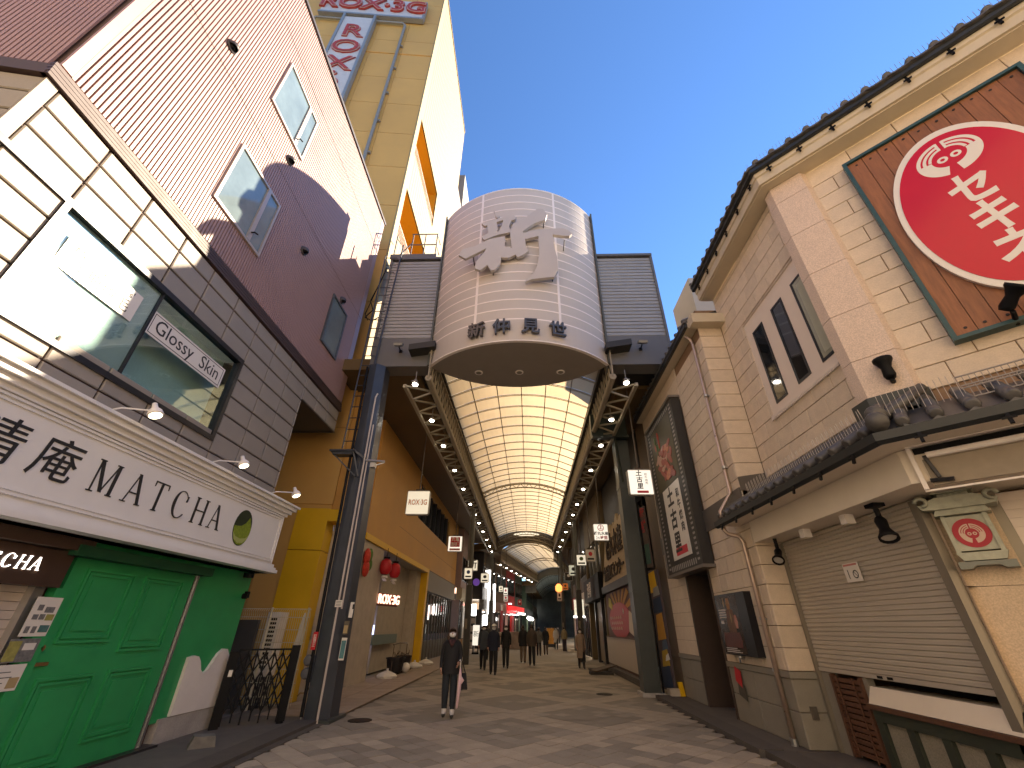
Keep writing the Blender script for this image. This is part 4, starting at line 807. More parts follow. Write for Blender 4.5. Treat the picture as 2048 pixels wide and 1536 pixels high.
# closing gable between first and second roof
gb = thing('roof_gable', 'brown lattice gable closing the far end of the near vault, with a glowing pale lens standing for sky light', 'gable', (0, 40.5, 8))
b = MB(); pts = [(x, 9.0 + .28 * (1 - (x / 1.25) ** 2)) for x in [1.25 - 2.5 * i / 12 for i in range(13)]] + [(x, 9.0 - .14 * (1 - (x / 1.25) ** 2)) for x in [-1.25 + 2.5 * i / 12 for i in range(1, 12)]]
b.fprism(FF(40.5), pts, .0, .03); mk('sky_glow_lens', b, M('lens_pale', (.6, .52, .38), .5, emit=.3), gb)  # glowing sheet stands for the sky light showing above the far arch
b = MB(); pts = [(-3.4, 7.5), (-3.4, 9.6), (3.2, 9.6), (3.2, 7.5), (2.3, 7.5)] + [(2.3 * math.cos(math.pi * i / 16), 7.55 + .72 * math.sin(math.pi * i / 16)) for i in range(17)] + [(-2.3, 7.5)]
b.fprism(FF(40.5), pts, -.1, -.05); mk('gable_sheet', b, M('gable_brown', (.11, .085, .06), .6, .2, 2), gb)
b = MB(); b.tube([FF(40.5)(-2.6 + 5.2 * i / 20, 8.35 + .5 * math.sin(math.pi * i / 20), .04) for i in range(21)], .05, 6); b.tube([FF(40.5)(-2.6 + 5.2 * i / 20, 7.9 + .7 * math.sin(math.pi * i / 20), .04) for i in range(21)], .05, 6)
for i in range(0, 20, 2): b.beam(FF(40.5)(-2.6 + 5.2 * i / 20, 8.35 + .5 * math.sin(math.pi * i / 20), .04), FF(40.5)(-2.6 + 5.2 * (i + 1) / 20, 7.9 + .7 * math.sin(math.pi * (i + 1) / 20), .04), .03, .03)
mk('arch_truss', b, steel_bn, gb)
def rotT(ox, oy, a):
    c, s_ = math.cos(a), math.sin(a)
    return lambda x, y, z: (ox + x * c + y * s_, oy - x * s_ + y * c, z)
A2 = math.radians(10.5); T2 = rotT(.05, 40.62, A2)
vault('arcade_vault', 'second pale vault farther down the arcade, bending to the right', T2, 21, 24, 2.35, 7.75, .75, 6, vault_p, steel_bn, mid=(0, 12, 24), obj_panes=False)
truss('roof_truss', 'lamp-lit truss along the left of the second vault', T2, -2.95, 6.62, -2.4, 6.85, 7.75, 21, .9, steel_bn, steel_dk)
truss('roof_truss', 'truss along the right of the second vault', T2, 2.95, 6.62, 2.4, 6.85, 7.75, 21, .9, steel_bn, steel_dk)
for k in range(8):
    t = thing('truss_lamp', f'tiny lit lamp under the second vault, {("first", "second", "third", "fourth", "fifth", "sixth", "seventh", "eighth")[k]} along its left truss', 'lamp', T2(-2.7, 1 + k * 2.4, 6.62), 'lit lamps under the second vault')
    piece('lens', lm, T2(-2.7, 1 + k * 2.4, 6.6), t); piece('housing', lh, T2(-2.7, 1 + k * 2.4, 6.6), t)
A3 = math.radians(4); p3 = T2(0, 20.7, 0); T3 = rotT(p3[0], p3[1], A3)
vault('arcade_vault', 'farthest dark grey vault deep in the arcade', T3, 30, 20, 2.9, 6.4, 1.5, 6, M('far_pane', (.24, .28, .25), .5, .2, 1), M('far_rib', (.05, .06, .055), .5), mid=(0, 10), obj_panes=False)
for T_, L_, x_, z_ in ((T2, 22, 2.85, 7.6), (T3, 31, 2.85, 6.3)):
    for s_ in (-1, 1):
        b = MB(); P = [T_(s_ * x_, -1.5, z_), T_(s_ * 8, -1.5, z_), T_(s_ * 8, L_, z_), T_(s_ * x_, L_, z_)]
        b.add(P + [(p[0], p[1], z_ + .5) for p in P], [(0, 1, 2, 3), (7, 6, 5, 4), (0, 4, 5, 1), (1, 5, 6, 2), (2, 6, 7, 3), (3, 7, 4, 0)]); tag(mk('side_roof', b, ceil_br), 'brown side ceiling on the ' + ('left' if s_ < 0 else 'right') + (' of the second vault' if T_ is T2 else ' of the far dark vault'), 'roof')
b = MB(); FG = Fr(T3(0, -.25, 0), (math.cos(A3), -math.sin(A3), 0)); pts = [(-4, 5.5), (-4, 9.2), (4, 9.2), (4, 5.5), (2.6, 5.5)] + [(2.6 * math.cos(math.pi * i / 16), 6.3 + 1.35 * math.sin(math.pi * i / 16)) for i in range(17)] + [(-2.6, 5.5)]
b.fprism(FG, pts, -.05, .0); tag(mk('roof_gable', b, M('gable_grey', (.13, .13, .11), .6, .2, 2)), 'grey arched gable between the second vault and the far dark vault', 'gable')
def far_wall(T, x0, x1, y0, y1, z0, z1, mt, name, lb, cat='building'):
    b = MB(); P = [T(x0, y0, z0), T(x1, y0, z0), T(x1, y1, z0), T(x0, y1, z0)]; b.add(P + [(p[0], p[1], z1) for p in P], [(0, 1, 2, 3), (7, 6, 5, 4), (0, 4, 5, 1), (1, 5, 6, 2), (2, 6, 7, 3), (3, 7, 4, 0)]); return tag(mk(name, b, mt), lb, cat)

# ------------------------------------------------------------------ shops down the arcade
def shop(name, lb, T, side, y0, y1, wall, fasc, lit_m, zt=8.3, x=4.4, zf=(2.9, 3.7), uprights=4, glow=True, win=True, extra=None):
    t = thing(name, lb, 'shop', T(side * x, (y0 + y1) / 2, 0)); s_ = side
    def bx(a0, a1, c0, c1, z0, z1, m, nm):      # a: distance behind the front line
        b = MB(); P = [T(s_ * (x + a0), c0, z0), T(s_ * (x + a1), c0, z0), T(s_ * (x + a1), c1, z0), T(s_ * (x + a0), c1, z0)]
        b.add(P + [(p[0], p[1], z1) for p in P], [(0, 1, 2, 3), (7, 6, 5, 4), (0, 4, 5, 1), (1, 5, 6, 2), (2, 6, 7, 3), (3, 7, 4, 0)]); return mk(nm, b, m, t)
    bx(0, 3, y0, y1, zf[1], zt, wall, 'upper_wall'); bx(-.12, .3, y0 + .05, y1 - .05, zf[0], zf[1] - .01, fasc, 'fascia'); bx(2.2, 3, y0, y1, 0, zf[1] - .01, lit_m, 'back_wall')
    bx(0.05, 2.2, y0, y0 + .15, 0, zf[0], wall, 'side_wall'); bx(.05, 2.2, y1 - .15, y1, 0, zf[0], wall, 'side_wall')
    n = uprights; d = (y1 - y0 - .3) / n
    for i in range(n + 1): bx(0, .08, y0 + .12 + i * d, y0 + .2 + i * d, 0.03, zf[0] - .01, dk_frame, 'door_post')
    for i in range(n):
        if (i + int(y0)) % 3: bx(.03, .05, y0 + .2 + i * d, y0 + .12 + (i + 1) * d, .1, zf[0] - .05, glass_dk, 'pane')
    if glow: bx(.5, 1.9, y0 + .4, y1 - .4, zf[0] - .12, zf[0] - .07, lit, 'ceiling_light')
    if win:
        m_ = max(2, int((y1 - y0) / 1.3)); dd = (y1 - y0 - .6) / m_
        for i in range(m_):
            bx(-.03, .02, y0 + .35 + i * dd, y0 + .25 + (i + 1) * dd, 4.6, 6.3, dk_frame, 'window_frame'); bx(-.045, -.031, y0 + .42 + i * dd, y0 + .18 + (i + 1) * dd, 4.68, 6.22, glass_dk, 'window_pane')
    if extra: extra(bx)
    return t
TI = lambda x, y, z: (x, y, z)
brown_w = M('shop_brown', (.13, .085, .05), .6, .15, 2); pinkw = M('shop_pink', (.30, .20, .17), .6, .1, 1); greyw = M('shop_grey', (.15, .145, .135), .6, .15, 2); darkw = M('shop_dark', (.035, .03, .028), .5); redw = M('shop_red', (.35, .02, .02), .5, .1, 3); greenw = M('shop_green', (.04, .07, .045), .5)
backm = M('shop_back', (.25, .2, .15), .7, .4, 3)
shop('narrow_shop', 'pinkish shop just past the ochre wall on the left', TI, -1, 34.2, 41, pinkw, M('beige_fascia', (.36, .3, .2), .6), backm, x=4.9, zf=(3.3, 4.1), extra=lambda bx: [bx(-.05, 0, 36.2, 38.5, .8, 2.9, off_white, 'poster_panel')])
for k, (lb, w_, f_, e) in enumerate((('bright shop with white lit sign strips on the left under the second vault', darkw, greyw, lambda bx: [bx(-.3, -.1, 1.2, 1.5, 2.6, 6.2, lit_w, 'strip_sign'), bx(-.2, -.1, 3.4, 3.6, 2.8, 5.2, lit_w, 'strip_sign'), bx(-.2, 0, .2, 1.0, 1.6, 2.5, lit_w, 'lit_panel')]),
    ('ribbed brown shop with pink paper banners on the left under the second vault', brown_w, pinkw, lambda bx: [bx(-.4, -.3, 5.4, 6.2, 1.2, 3.0, redw, 'banner'), bx(-.4, -.3, 7.6, 8.2, 1.5, 2.7, M('banner_pink', (.6, .42, .42)), 'banner'), bx(-.4, -.3, 5.5, 6.1, 3.0, 3.5, off_white, 'banner')]),
    ('red shop with glowing red canopy on the left under the second vault', redw, emis('red_glow', (.5, .02, .02), .08), lambda bx: [bx(-1.1, -.2, 9.3, 13.6, 3.1, 3.5, emis('red_glow2', (.8, .03, .03), .15), 'canopy'), bx(-.4, -.2, 10.2, 11.2, 1.0, 2.6, redw, 'banner'), bx(-.6, -.3, 9.6, 13, 2.75, 2.8, lit_w, 'strip_light'), bx(-.6, -.3, 8.9, 9.1, 3.7, 3.78, lit_w, 'strip_light')]),
    ('dark green shop farthest on the left under the second vault', greenw, M('far_beige', (.2, .2, .16)), lambda bx: [bx(-.5, -.2, 14.6, 17.5, 2.9, 3.05, lit_w, 'strip_light')]))):
    shop('arcade_shop', lb, T2, -1, k * 4.6 - .2, k * 4.6 + 4.2, w_, f_, backm, x=4.0, zt=7.62, extra=e)
for k, (lb, w_, f_) in enumerate((('dark shop with pale sign first on the right past the grey fascia', darkw, off_white), ('brown shop with violet banners on the right deep in the arcade', brown_w, darkw), ('dim shop on the right beside the end of the near vault', greyw, redw))):
    shop('arcade_shop', lb, TI, 1, 30.2 + k * 3.8, 33.9 + k * 3.8, w_, f_, backm, x=3.95 - .0 * k, zt=8.3, extra=(lambda bx: [bx(-.35, -.3, 34.6, 35.1, 1.0, 2.6, M('banner_violet', (.28, .16, .32)), 'banner'), bx(-.35, -.3, 36.2, 36.7, 1.0, 2.6, M('banner_pink', (.6, .4, .4)), 'banner')]) if k == 1 else None)
for k, lb in enumerate(('grey shop on the right under the second vault', 'dark shop with lit front on the right under the second vault', 'far brown shop on the right under the second vault')):
    shop('arcade_shop', lb, T2, 1, k * 6, k * 6 + 5.7, (greyw, darkw, brown_w)[k], (darkw, greyw, redw)[k], backm, x=3.8, zt=7.62)
for k, lb in enumerate(('grey-green shops on the left under the dark far vault', 'dim shop with a row of lit windows farthest on the left', 'dim shop on the right under the dark far vault', 'last shop on the right under the dark far vault')):
    shop('arcade_shop', lb, T3, -1 if k < 2 else 1, (k % 2) * 14, (k % 2) * 14 + 13.6, (greenw, greyw, darkw, greenw)[k], (M('far_blue', (.12, .14, .15)), darkw, greyw, darkw)[k], backm, x=3.9, zt=6.32, extra=(lambda bx: [bx(-.2, -.1, 1 + i * 2.2, 2.6 + i * 2.2, 2.45, 2.85, lit_w, 'lit_sign') for i in range(5)]) if k in (0, 2) else None)
far_wall(T3, -9, 9, 29.5, 30.5, 0, 8, M('far_end', (.12, .14, .14), .8, .3, 1), 'end_building', 'dim building front closing the far end of the arcade')
cols = [(-3.02, 24.5, 0), (-3.02, 39.6, 0), (3.0, 27.2, 1), (3.0, 39.6, 1)]
for k, (x, y, s_) in enumerate(cols):
    t = thing('arcade_post', ('slim steel post by the ochre wall corner on the left', 'slim steel post at the far end of the near vault on the left', 'slim steel post by the black fascia on the right', 'slim steel post at the far end of the near vault on the right')[k], 'post', (x, y, 0), 'slim posts along the arcade')
    b = MB(); b.box(x - .14, x + .14, y - .14, y + .14, 0, 3.5); mk('casing', b, M('post_casing', (.035, .033, .03), .4, .2, 6), t)
    b = MB(); b.box(x - .1, x + .1, y - .1, y + .1, 3.5, 7.45); b.tube([(x - .16, y - .1, .3), (x - .16, y - .1, 7.4)], .03, 6); b.tube([(x + .02, y - .16, 3.6), (x + .02, y - .16, 7.4)], .035, 6); mk('shaft', b, M('post_grey', (.12, .12, .10), .5), t)
    b = MB(); b.box(x - .13, x - .02, y - .18, y - .14, 1.5, 1.95); mk('notice', b, M('notice_brown', (.22, .18, .13), .6, .4, 20), t)

# ------------------------------------------------------------------ hanging signs
def hang(lb, x0, x1, y, z0, z1, face, ztop, draw, frame=None, d=.14, lit_f=True):
    t = thing('hanging_sign', lb, 'sign', ((x0 + x1) / 2, y, z0), 'box signs hung along the arcade'); F = FF(y)
    b = MB(); ch = .05; b.fprism(F, [(x0 + ch, z0), (x1 - ch, z0), (x1, z0 + ch), (x1, z1 - ch), (x1 - ch, z1), (x0 + ch, z1), (x0, z1 - ch), (x0, z0 + ch)], -d, 0); mk('box', b, frame or M('sign_case', (.30, .28, .24), .5), t)
    b = MB(); b.fbox(F, x0 + .03, x1 - .03, z0 + .03, z1 - .03, .001, .008); mk('face', b, face, t)
    b = MB(); xm = (x0 + x1) / 2; b.tube([(xm, y + .07, z1), (xm, y + .07, ztop)], .022, 6); b.box(xm - .12, xm + .12, y, y + .14, z1, z1 + .05); mk('hanger', b, M('hanger', (.08, .06, .045), .5), t)
    draw(t, F, (x0 + x1) / 2, (z0 + z1) / 2, x1 - x0, z1 - z0); return t
def d_rox(t, F, u, v, w, h): text('ROX·3G', F, u, v, .010, .26, M('sign_orange', (.62, .20, .08), .5), t, ext=.002, bold=.006, sx=.72)
def d_mar(t, F, u, v, w, h):
    b = MB(); b.fbox(F, u - w * .33, u + w * .33, v - h * .2, v + h * .42, .009, .012); mk('print', b, red_p, t)
    text('丸亀', F, u, v + h * .26, .0125, h * .27, off_white, t, ext=.001, bold=.003); text('製麺', F, u, v - h * .05, .0125, h * .27, off_white, t, ext=.001, bold=.003); b = MB(); b.fbox(F, u - w * .36, u + w * .36, v - h * .42, v - h * .29, .009, .011); mk('print', b, M('pale_red', (.5, .2, .18)), t)
def d_shin(t, F, u, v, w, h): text('新', F, u, v + .03, .010, h * .85, ink, t, ext=.001, bold=.008)
def d_blob(m, tx=None):
    def f(t, F, u, v, w, h):
        b = MB(); b.fprism(F, [(u + w * .2 * math.cos(a * .52), v + h * .12 + h * .17 * math.sin(a * .52)) for a in range(12)], .009, .012); mk('print', b, m, t)
        b = MB(); b.fbox(F, u - w * .33, u + w * .33, v - h * .34, v - h * .2, .009, .011); mk('print', b, ink, t)
    return f
def d_tori(t, F, u, v, w, h):
    text('土古里', F, u - .03, v + .06, .010, .18, ink, t, ext=.001, bold=.005, vertical=True, sp=1.05, shear=.1); text('和牛焼肉', F, u + .17, v + .09, .010, .085, ink, t, ext=.001, vertical=True, sp=1.0)
    b = MB(); b.fbox(F, u - .13, u + .19, v - .32, v - .25, .010, .013); mk('print', b, M('label_red', (.55, .04, .06), .5), t)
def d_iso(t, F, u, v, w, h):
    b = MB(); n = 24; R = .13
    vs = [F(u + r * math.cos(a * 2 * math.pi / n), v + .17 + r * math.sin(a * 2 * math.pi / n), .012) for r in (R, R - .025) for a in range(n)]; b.add(vs, [(a, (a + 1) % n, n + (a + 1) % n, n + a) for a in range(n)]); mk('print', b, red_p, t)
    text('上', F, u, v + .175, .012, .17, red_p, t, ext=.001, bold=.006); text('磯丸水産', F, u, v - .06, .012, .145, ink, t, ext=.001, bold=.004); text('24', F, u - .15, v - .23, .012, .15, ink, t, ext=.001); text('時間', F, u + .1, v - .23, .012, .15, red_p, t, ext=.001, bold=.004)
grad = emis('lit_cream', (.66, .60, .46), .16)
hang('white lit box sign with faded orange letters hung left beside the ochre wall', -4.30, -3.46, 15.0, 5.0, 5.86, grad, 8.35, d_rox)
hang('white box sign with a red square of characters hung on the left', -3.93, -3.2, 22, 4.8, 5.55, box_w, 8.35, d_mar)
hang('cream box sign with one black brush character on the left', -3.42, -2.81, 26, 4.36, 4.96, grad, 8.35, d_shin)
hang('small cream box sign past the brush-character sign on the left', -3.02, -2.46, 30, 4.08, 4.66, grad, 8.35, d_blob(ink))
hang('tiny white box sign with a red mark deep on the left', -2.02, -1.62, 40, 3.95, 4.55, box_w, 7.6, d_blob(red_p))
hang('white box sign with black brush characters and red label beside the grey column', 2.95, 3.66, 12, 4.88, 5.64, box_w, 8.35, d_tori)
hang('white box sign with a red ring crest and 24 on the right', 2.74, 3.36, 18, 4.66, 5.34, box_w, 8.35, d_iso)
hang('black framed box sign with a green round picture on the right', 2.63, 3.17, 24, 4.43, 4.99, grad, 8.35, d_blob(M('sign_green', (.12, .16, .04))), black_m)
hang('pale green box sign below the black framed one on the right', 2.57, 3.14, 28, 4.33, 4.95, M('sign_palegreen', (.5, .5, .38), .5, emit=.12), 8.35, d_blob(ink))
hang('small dark box sign behind the pale green one on the right', 2.63, 3.19, 32.0, 4.4, 4.95, darkw, 8.35, d_blob(off_white), M('frame_pale', (.4, .4, .38)))
hang('small red-topped box sign hung over the left shops under the second vault', -2.3, -1.85, 46, 3.75, 4.3, off_white, 6.6, d_blob(red_p))
hang('small red box sign past the red-topped one, before the glowing canopy', -1.0, -.55, 50, 3.6, 4.15, red_p, 6.6, d_blob(off_white))
hang('small orange-red box sign deep on the right before the second vault', 2.75, 3.2, 36, 4.1, 4.6, M('sign_orange2', (.5, .12, .02), .5, emit=.1), 8.35, d_blob(ink))
hang('narrow white box sign deepest on the right of the near vault', 2.5, 2.9, 39, 3.5, 4.2, off_white, 8.35, d_blob(ink))
hang('small white box sign just below and beyond the red square sign on the left', -3.3, -2.85, 24, 3.75, 4.3, grad, 8.35, d_blob(M('sign_blue', (.05, .08, .2), .5)))
hang('pale box sign with a red disc half way along the right shops', 2.75, 3.2, 21, 4.25, 4.8, off_white, 8.35, d_blob(red_p))
hang('tiny yellowish box sign beside the lit strips on the left', -2.6, -2.2, 43, 4.4, 4.9, grad, 7.4, d_blob(ink))
t = thing('round_sign', 'round violet disc sign on the pinkish shop wall', 'sign', (-4.4, 36, 4.4)); F = FF(36); b = MB(); b.lathe([(.26, -.04), (.26, .04)], Fr((-3.95, 36, 4.62), (1, 0, 0), (0, -1, 0)), 18); mk('disc', b, M('violet', (.12, .05, .3), .5, emit=.1), t)
b = MB(); b.tube([(-4.9, 36, 4.62), (-4.2, 36, 4.62)], .02, 6); mk('bracket', b, black_m, t)
t = thing('light_box', 'bright white lit panel standing by the left shops', 'sign', (-4.0, 35, 0)); b = MB(); b.box(-4.25, -3.75, 34.95, 35.1, 2.3, 3.05); mk('panel', b, lit_w, t); b = MB(); b.box(-4.25, -4.2, 34.95, 35.05, 0, 2.3); b.box(-3.8, -3.75, 34.95, 35.05, 0, 2.3); mk('frame', b, alu, t)
b = MB(); [b.box(-4.18, -3.82, 34.97, 35.03, .3 + k * .5, .65 + k * .5) for k in range(4)]; mk('cards', b, M('cards', (.4, .33, .28), .6, .4, 6), t)
t = thing('standing_sign', 'white standing sign with a black brush mark beside the lit panel', 'sign', (-3.6, 33.5, 0)); b = MB(); b.box(-3.75, -3.3, 33.5, 33.62, .5, 1.7); mk('panel', b, box_w, t); b = MB(); b.box(-3.75, -3.3, 33.4, 33.72, 0, .1); b.box(-3.72, -3.66, 33.5, 33.6, .1, .5); b.box(-3.38, -3.32, 33.5, 33.6, .1, .5); mk('base', b, black_m, t)
text('新', FF(33.49), -3.52, 1.15, .002, .4, ink, t, ext=.001)
t = thing('cloth_barrier', 'low barrier of striped cloth panels on the left', 'barrier', (-4.0, 28, 0)); 
for k in range(8):
    b = MB(); b.box(-3.98, -3.94, 26.2 + k * .5, 26.62 + k * .5, .12, .95); mk('cloth_panel', b, [M('cloth_a', (.42, .22, .08), .8), M('cloth_b', (.45, .36, .26), .8), M('cloth_c', (.4, .25, .2), .8)][k % 3], t)
b = MB(); b.beam((-3.96, 26.1, .97), (-3.96, 30.3, .97), .03, .03); b.beam((-3.96, 26.1, .1), (-3.96, 30.3, .1), .05, .05); mk('rail', b, black_m, t)
t = thing('paper_lanterns', 'orange lit paper lantern on the right under the box signs', 'lantern', (2.55, 37, 3.4)); b = MB(); b.lathe([(.1, -.3), (.26, -.2), (.28, .1), (.12, .3)], Fr((2.6, 38, 4.4), (1, 0, 0)), 12); mk('shade', b, emis('orange_lit', (1, .28, .06), .45), t); b = MB(); b.tube([(2.6, 38, 4.7), (2.6, 38, 7.4)], .012, 5); mk('cord', b, black_m, t)

# ================================================================== RIGHT ARCADE SIDE: fish shop and black fascia
X9 = 3.9; A9 = FRi(X9)                              # u = -y
fs = thing('fish_shop', 'shop with a big carved wooden board above a red fish mural', 'shop', (X9, 20, 0))
b = MB(); b.fbox(A9, -23.5, -15.2, 6.0, 8.3, -.6, -.3); b.fbox(A9, -23.5, -15.2, 3.05, 3.35, -.6, .15); b.fbox(A9, -23.5, -15.2, 0, 8.3, -3, -2.5); mk('wall', b, darkw, fs)
n = 14; b = MB(); top = [(-21.0 + 3.8 * i / n, 5.55 + .18 * math.sin(i * 2.1) + .12 * math.sin(i * .8)) for i in range(n + 1)]; bot = [(-17.2 - 6 * i / n, 3.25 + .07 * math.sin(i * 1.7)) for i in range(n + 1)]
b.fprism(A9, top + bot, .02, .14); mk('wooden_board', b, M('board_wood', (.40, .30, .18), .6, .22, 4, .3, stretch=(1, .4, 3)), fs)
text('磯丸水産', A9, -19.3, 4.72, .145, 1.05, M('burnt_ink', (.04, .025, .015), .7), fs, ext=.02, bold=.02, sx=.9); text('食品加工センター', A9, -19.9, 3.75, .145, .66, M('burnt_ink', (.1, .1, .1)), fs, ext=.02, bold=.012, sx=.9)
b = MB(); b.fbox(A9, -23.4, -17.3, 1.26, 3.04, -.02, .0); mk('mural_panel', b, M('mural_dark', (.10, .035, .02), .6, .4, 3), fs)
c0 = (-20.2, 2.0)
def pol(name, pts, m, w): b = MB(); b.fprism(A9, pts, w, w + .012); mk(name, b, m, fs)
for k in range(7):
    a = math.radians(20 + 22 * k); pol('mural_ray', [(c0[0], 2.1), (c0[0] + 2.6 * math.cos(a - .1), min(3.0, 2.1 + 1.2 * math.sin(a - .1))), (c0[0] + 2.6 * math.cos(a + .1), min(3.0, 2.1 + 1.2 * math.sin(a + .1)))], M('mural_gold', (.45, .22, .03), .6), .001 + k * .0007)
mr, mw = M('mural_red', (.40, .012, .012), .5), M('mural_white', (.62, .55, .48), .6)
pol('mural_fish', [(c0[0] - .2 + 2.3 * math.cos(t * .31), c0[1] - .1 + .66 * math.sin(t * .31)) for t in range(20)], mr, .014)
for i in range(6):
    for j in range(3): pol('mural_scale', [(c0[0] - 2.0 + i * .45 + (j % 2) * .18 + .14 * math.cos(t * .7), 1.6 + j * .2 + .06 * math.sin(t * .7)) for t in range(9)], M('mural_pink', (.62, .40, .34), .6), .027)
pol('mural_fin', [(-18.6, 1.5), (-17.6, 1.3), (-17.5, 2.0), (-18.3, 2.2)], mw, .016); pol('mural_eye', [(c0[0] + .9 + .1 * math.cos(t * .8), 2.2 + .1 * math.sin(t * .8)) for t in range(8)], mw, .03)
pol('mural_fan', [(-22.6, 2.5), (-21.7, 2.3), (-21.9, 2.75), (-22.4, 2.85)], M('mural_yellow', (.5, .42, .06), .6), .018)
b = MB(); b.fbox(A9, -23.4, -17.4, .25, 1.25, -.3, .12); mk('counter', b, M('counter_white', (.48, .42, .36), .5, .05), fs)
b = MB(); b.fbox(A9, -23.4, -17.4, .06, .24, -.3, .10); b.fbox(A9, -23.45, -17.35, 1.255, 1.29, -.3, .15); mk('counter_trim', b, wood2, fs)
b = MB(); b.fbox(A9, -23.5, -16.6, 0, .06, -2.5, .3); mk('shop_floor', b, concrete, fs)
b = MB(); b.box(3.6, 3.9, 15.2, 23.4, -.02, .16); tag(mk('shop_step', b, kerb_m), 'low stone step along the front of the fish shop', 'step')
t = thing('painted_panel', 'tall narrow panel painted yellow and navy between the grey column and the stone wall', 'panel', (3.95, 14.4, 0.1)); F = Fr((3.95, 14.6, 0), (.25, -.97, 0)); b = MB(); b.fbox(F, -.3, .35, .12, 3.2, -.05, 0); mk('board', b, M('panel_base', (.10, .08, .09), .6), t)
for k, (z0, z1, u0, u1, m) in enumerate(((2.55, 3.18, -.28, .2, yellow), (2.45, 2.75, -.1, .3, M('patch_grey', (.3, .3, .28))), (2.0, 2.45, -.2, .33, M('patch_navy', (.03, .05, .10))), (1.3, 2.02, -.15, .3, M('patch_orange', (.55, .28, .05))), (1.05, 1.35, .0, .33, M('patch_blue', (.10, .14, .2))), (.65, 1.1, -.1, .3, M('patch_yellow2', (.5, .33, .05))), (.15, .7, -.25, .3, M('patch_navy', (.03, .05, .1))), (.8, 1.0, .1, .34, off_white))):
    b = MB(); b.fprism(F, [(u0, z0), (u1, z0 + .05), (u1 - .05, z1 + .0), (u0 + .06, z1 - .06)], .001 + k * .001, .006 + k * .001); mk('paint_patch', b, m, t)
t = thing('vertical_banner', 'tall red and teal lettered banner above the painted panel', 'banner', (3.95, 15, 3.2)); b = MB(); b.fbox(F, -.35, .1, 3.3, 5.2, -.04, 0); mk('cloth', b, M('banner_dark', (.12, .09, .08), .6, .3, 6), t)
text('海鮮', F, -.12, 4.75, .002, .42, red_p, t, ext=.002, vertical=True, bold=.01); b = MB(); b.fbox(F, -.33, .08, 3.4, 4.0, .001, .006); mk('print', b, M('banner_teal', (.05, .14, .12), .6, .3, 9), t)
t = thing('road_cone_base', 'small yellow and white footing by the grey column', 'base', (4.05, 14.0, .05)); b = MB(); b.box(3.8, 4.15, 13.9, 14.2, .05, .2); mk('block', b, concrete_w, t); b = MB(); b.beam((4.12, 13.88, .05), (4.1, 13.95, .36), .12, .06); mk('yellow_wedge', b, yellow, t)
bf = thing('black_fascia_shop', 'shop with a black fascia board and white letters past the fish mural', 'shop', (X9, 27, 0))
b = MB(); b.fbox(A9, -30, -23.7, 2.92, 4.12, -.4, .25); mk('fascia', b, black_m, bf); text('酒場', A9, -27.5, 3.45, .255, .85, off_white, bf, ext=.004, bold=.01)
b = MB(); b.fbox(A9, -30, -23.7, 6.0, 8.3, -.5, 0); b.fbox(A9, -30, -29.7, 0, 6, -.5, .02); b.fbox(A9, -23.9, -23.7, 0, 6, -.5, .02); b.fbox(A9, -30, -23.7, 0, 8.3, -3, -2.5); mk('wall', b, M('shop_ochre', (.16, .115, .055), .6, .1, 2), bf)
for i in range(4):
    b = MB(); b.fbox(A9, -29.6 + i * 1.45, -28.25 + i * 1.45, 4.2, 5.95, -.1, -.06); mk('pane', b, glass_dk, bf); b = MB(); b.fbox(A9, -28.25 + i * 1.45, -28.16 + i * 1.45, 4.13, 5.98, -.12, .02); mk('mullion', b, M('mull_grey', (.2, .19, .16), .4), bf)
sl2 = mesh_of('slat', MB().box(-.02, .02, -1.0, 1.0, -.05, .045), M('slat_ochre', (.22, .15, .07), .5))
for k in range(28): piece('slat', sl2, (X9 + .12, 26.2, .15 + k * .098), bf)
b = MB(); b.fbox(A9, -25.1, -24.9, 0, 2.9, -.2, .02); b.fbox(A9, -27.5, -27.3, 0, 2.9, -.2, .02); mk('post', b, dk_frame, bf)
t = thing('lit_signboard', 'tilted white lit signboard at the foot of the black fascia', 'sign', (3.5, 30.5, 2)); F = Fr((3.25, 30, 0), (.75, -.66, 0)); b = MB(); b.fbox(F, -.35, .35, 2.3, 3.15, -.08, 0); mk('panel', b, M('signboard', (.6, .55, .42), .5, .3, 9, emit=.2), t); b = MB(); b.fbox(F, -.4, .4, 2.15, 2.25, -.05, .05); mk('light_strip', b, lit_w, t); b = MB(); b.beam(F(.3, 2.6, -.1), (4.0, 30.2, 2.6), .04, .04); mk('bracket', b, black_m, t)
t = thing('folded_sign', 'dark sign frame lying on the ground beside the fish shop step', 'sign', (3.0, 21, 0)); F = Fr((2.95, 20.6, 0), (.5, .2, 0)); b = MB(); b.box(2.5, 3.4, 20.1, 20.7, 0.0, .09); b.box(2.7, 3.5, 22.0, 22.6, 0, .07); mk('frame', b, M('folded_dark', (.035, .03, .025), .6), t); b = MB(); b.beam((2.6, 20.2, .12), (3.5, 20.65, .3), .5, .04); mk('board', b, M('folded_brown', (.07, .05, .035), .6), t)
b = MB(); b.box(4.25, 7.4, 13.97, 15.15, 0, 8.3); tag(mk('party_wall', b, brown_w), 'narrow brown wall strip just past the stone building', 'wall')

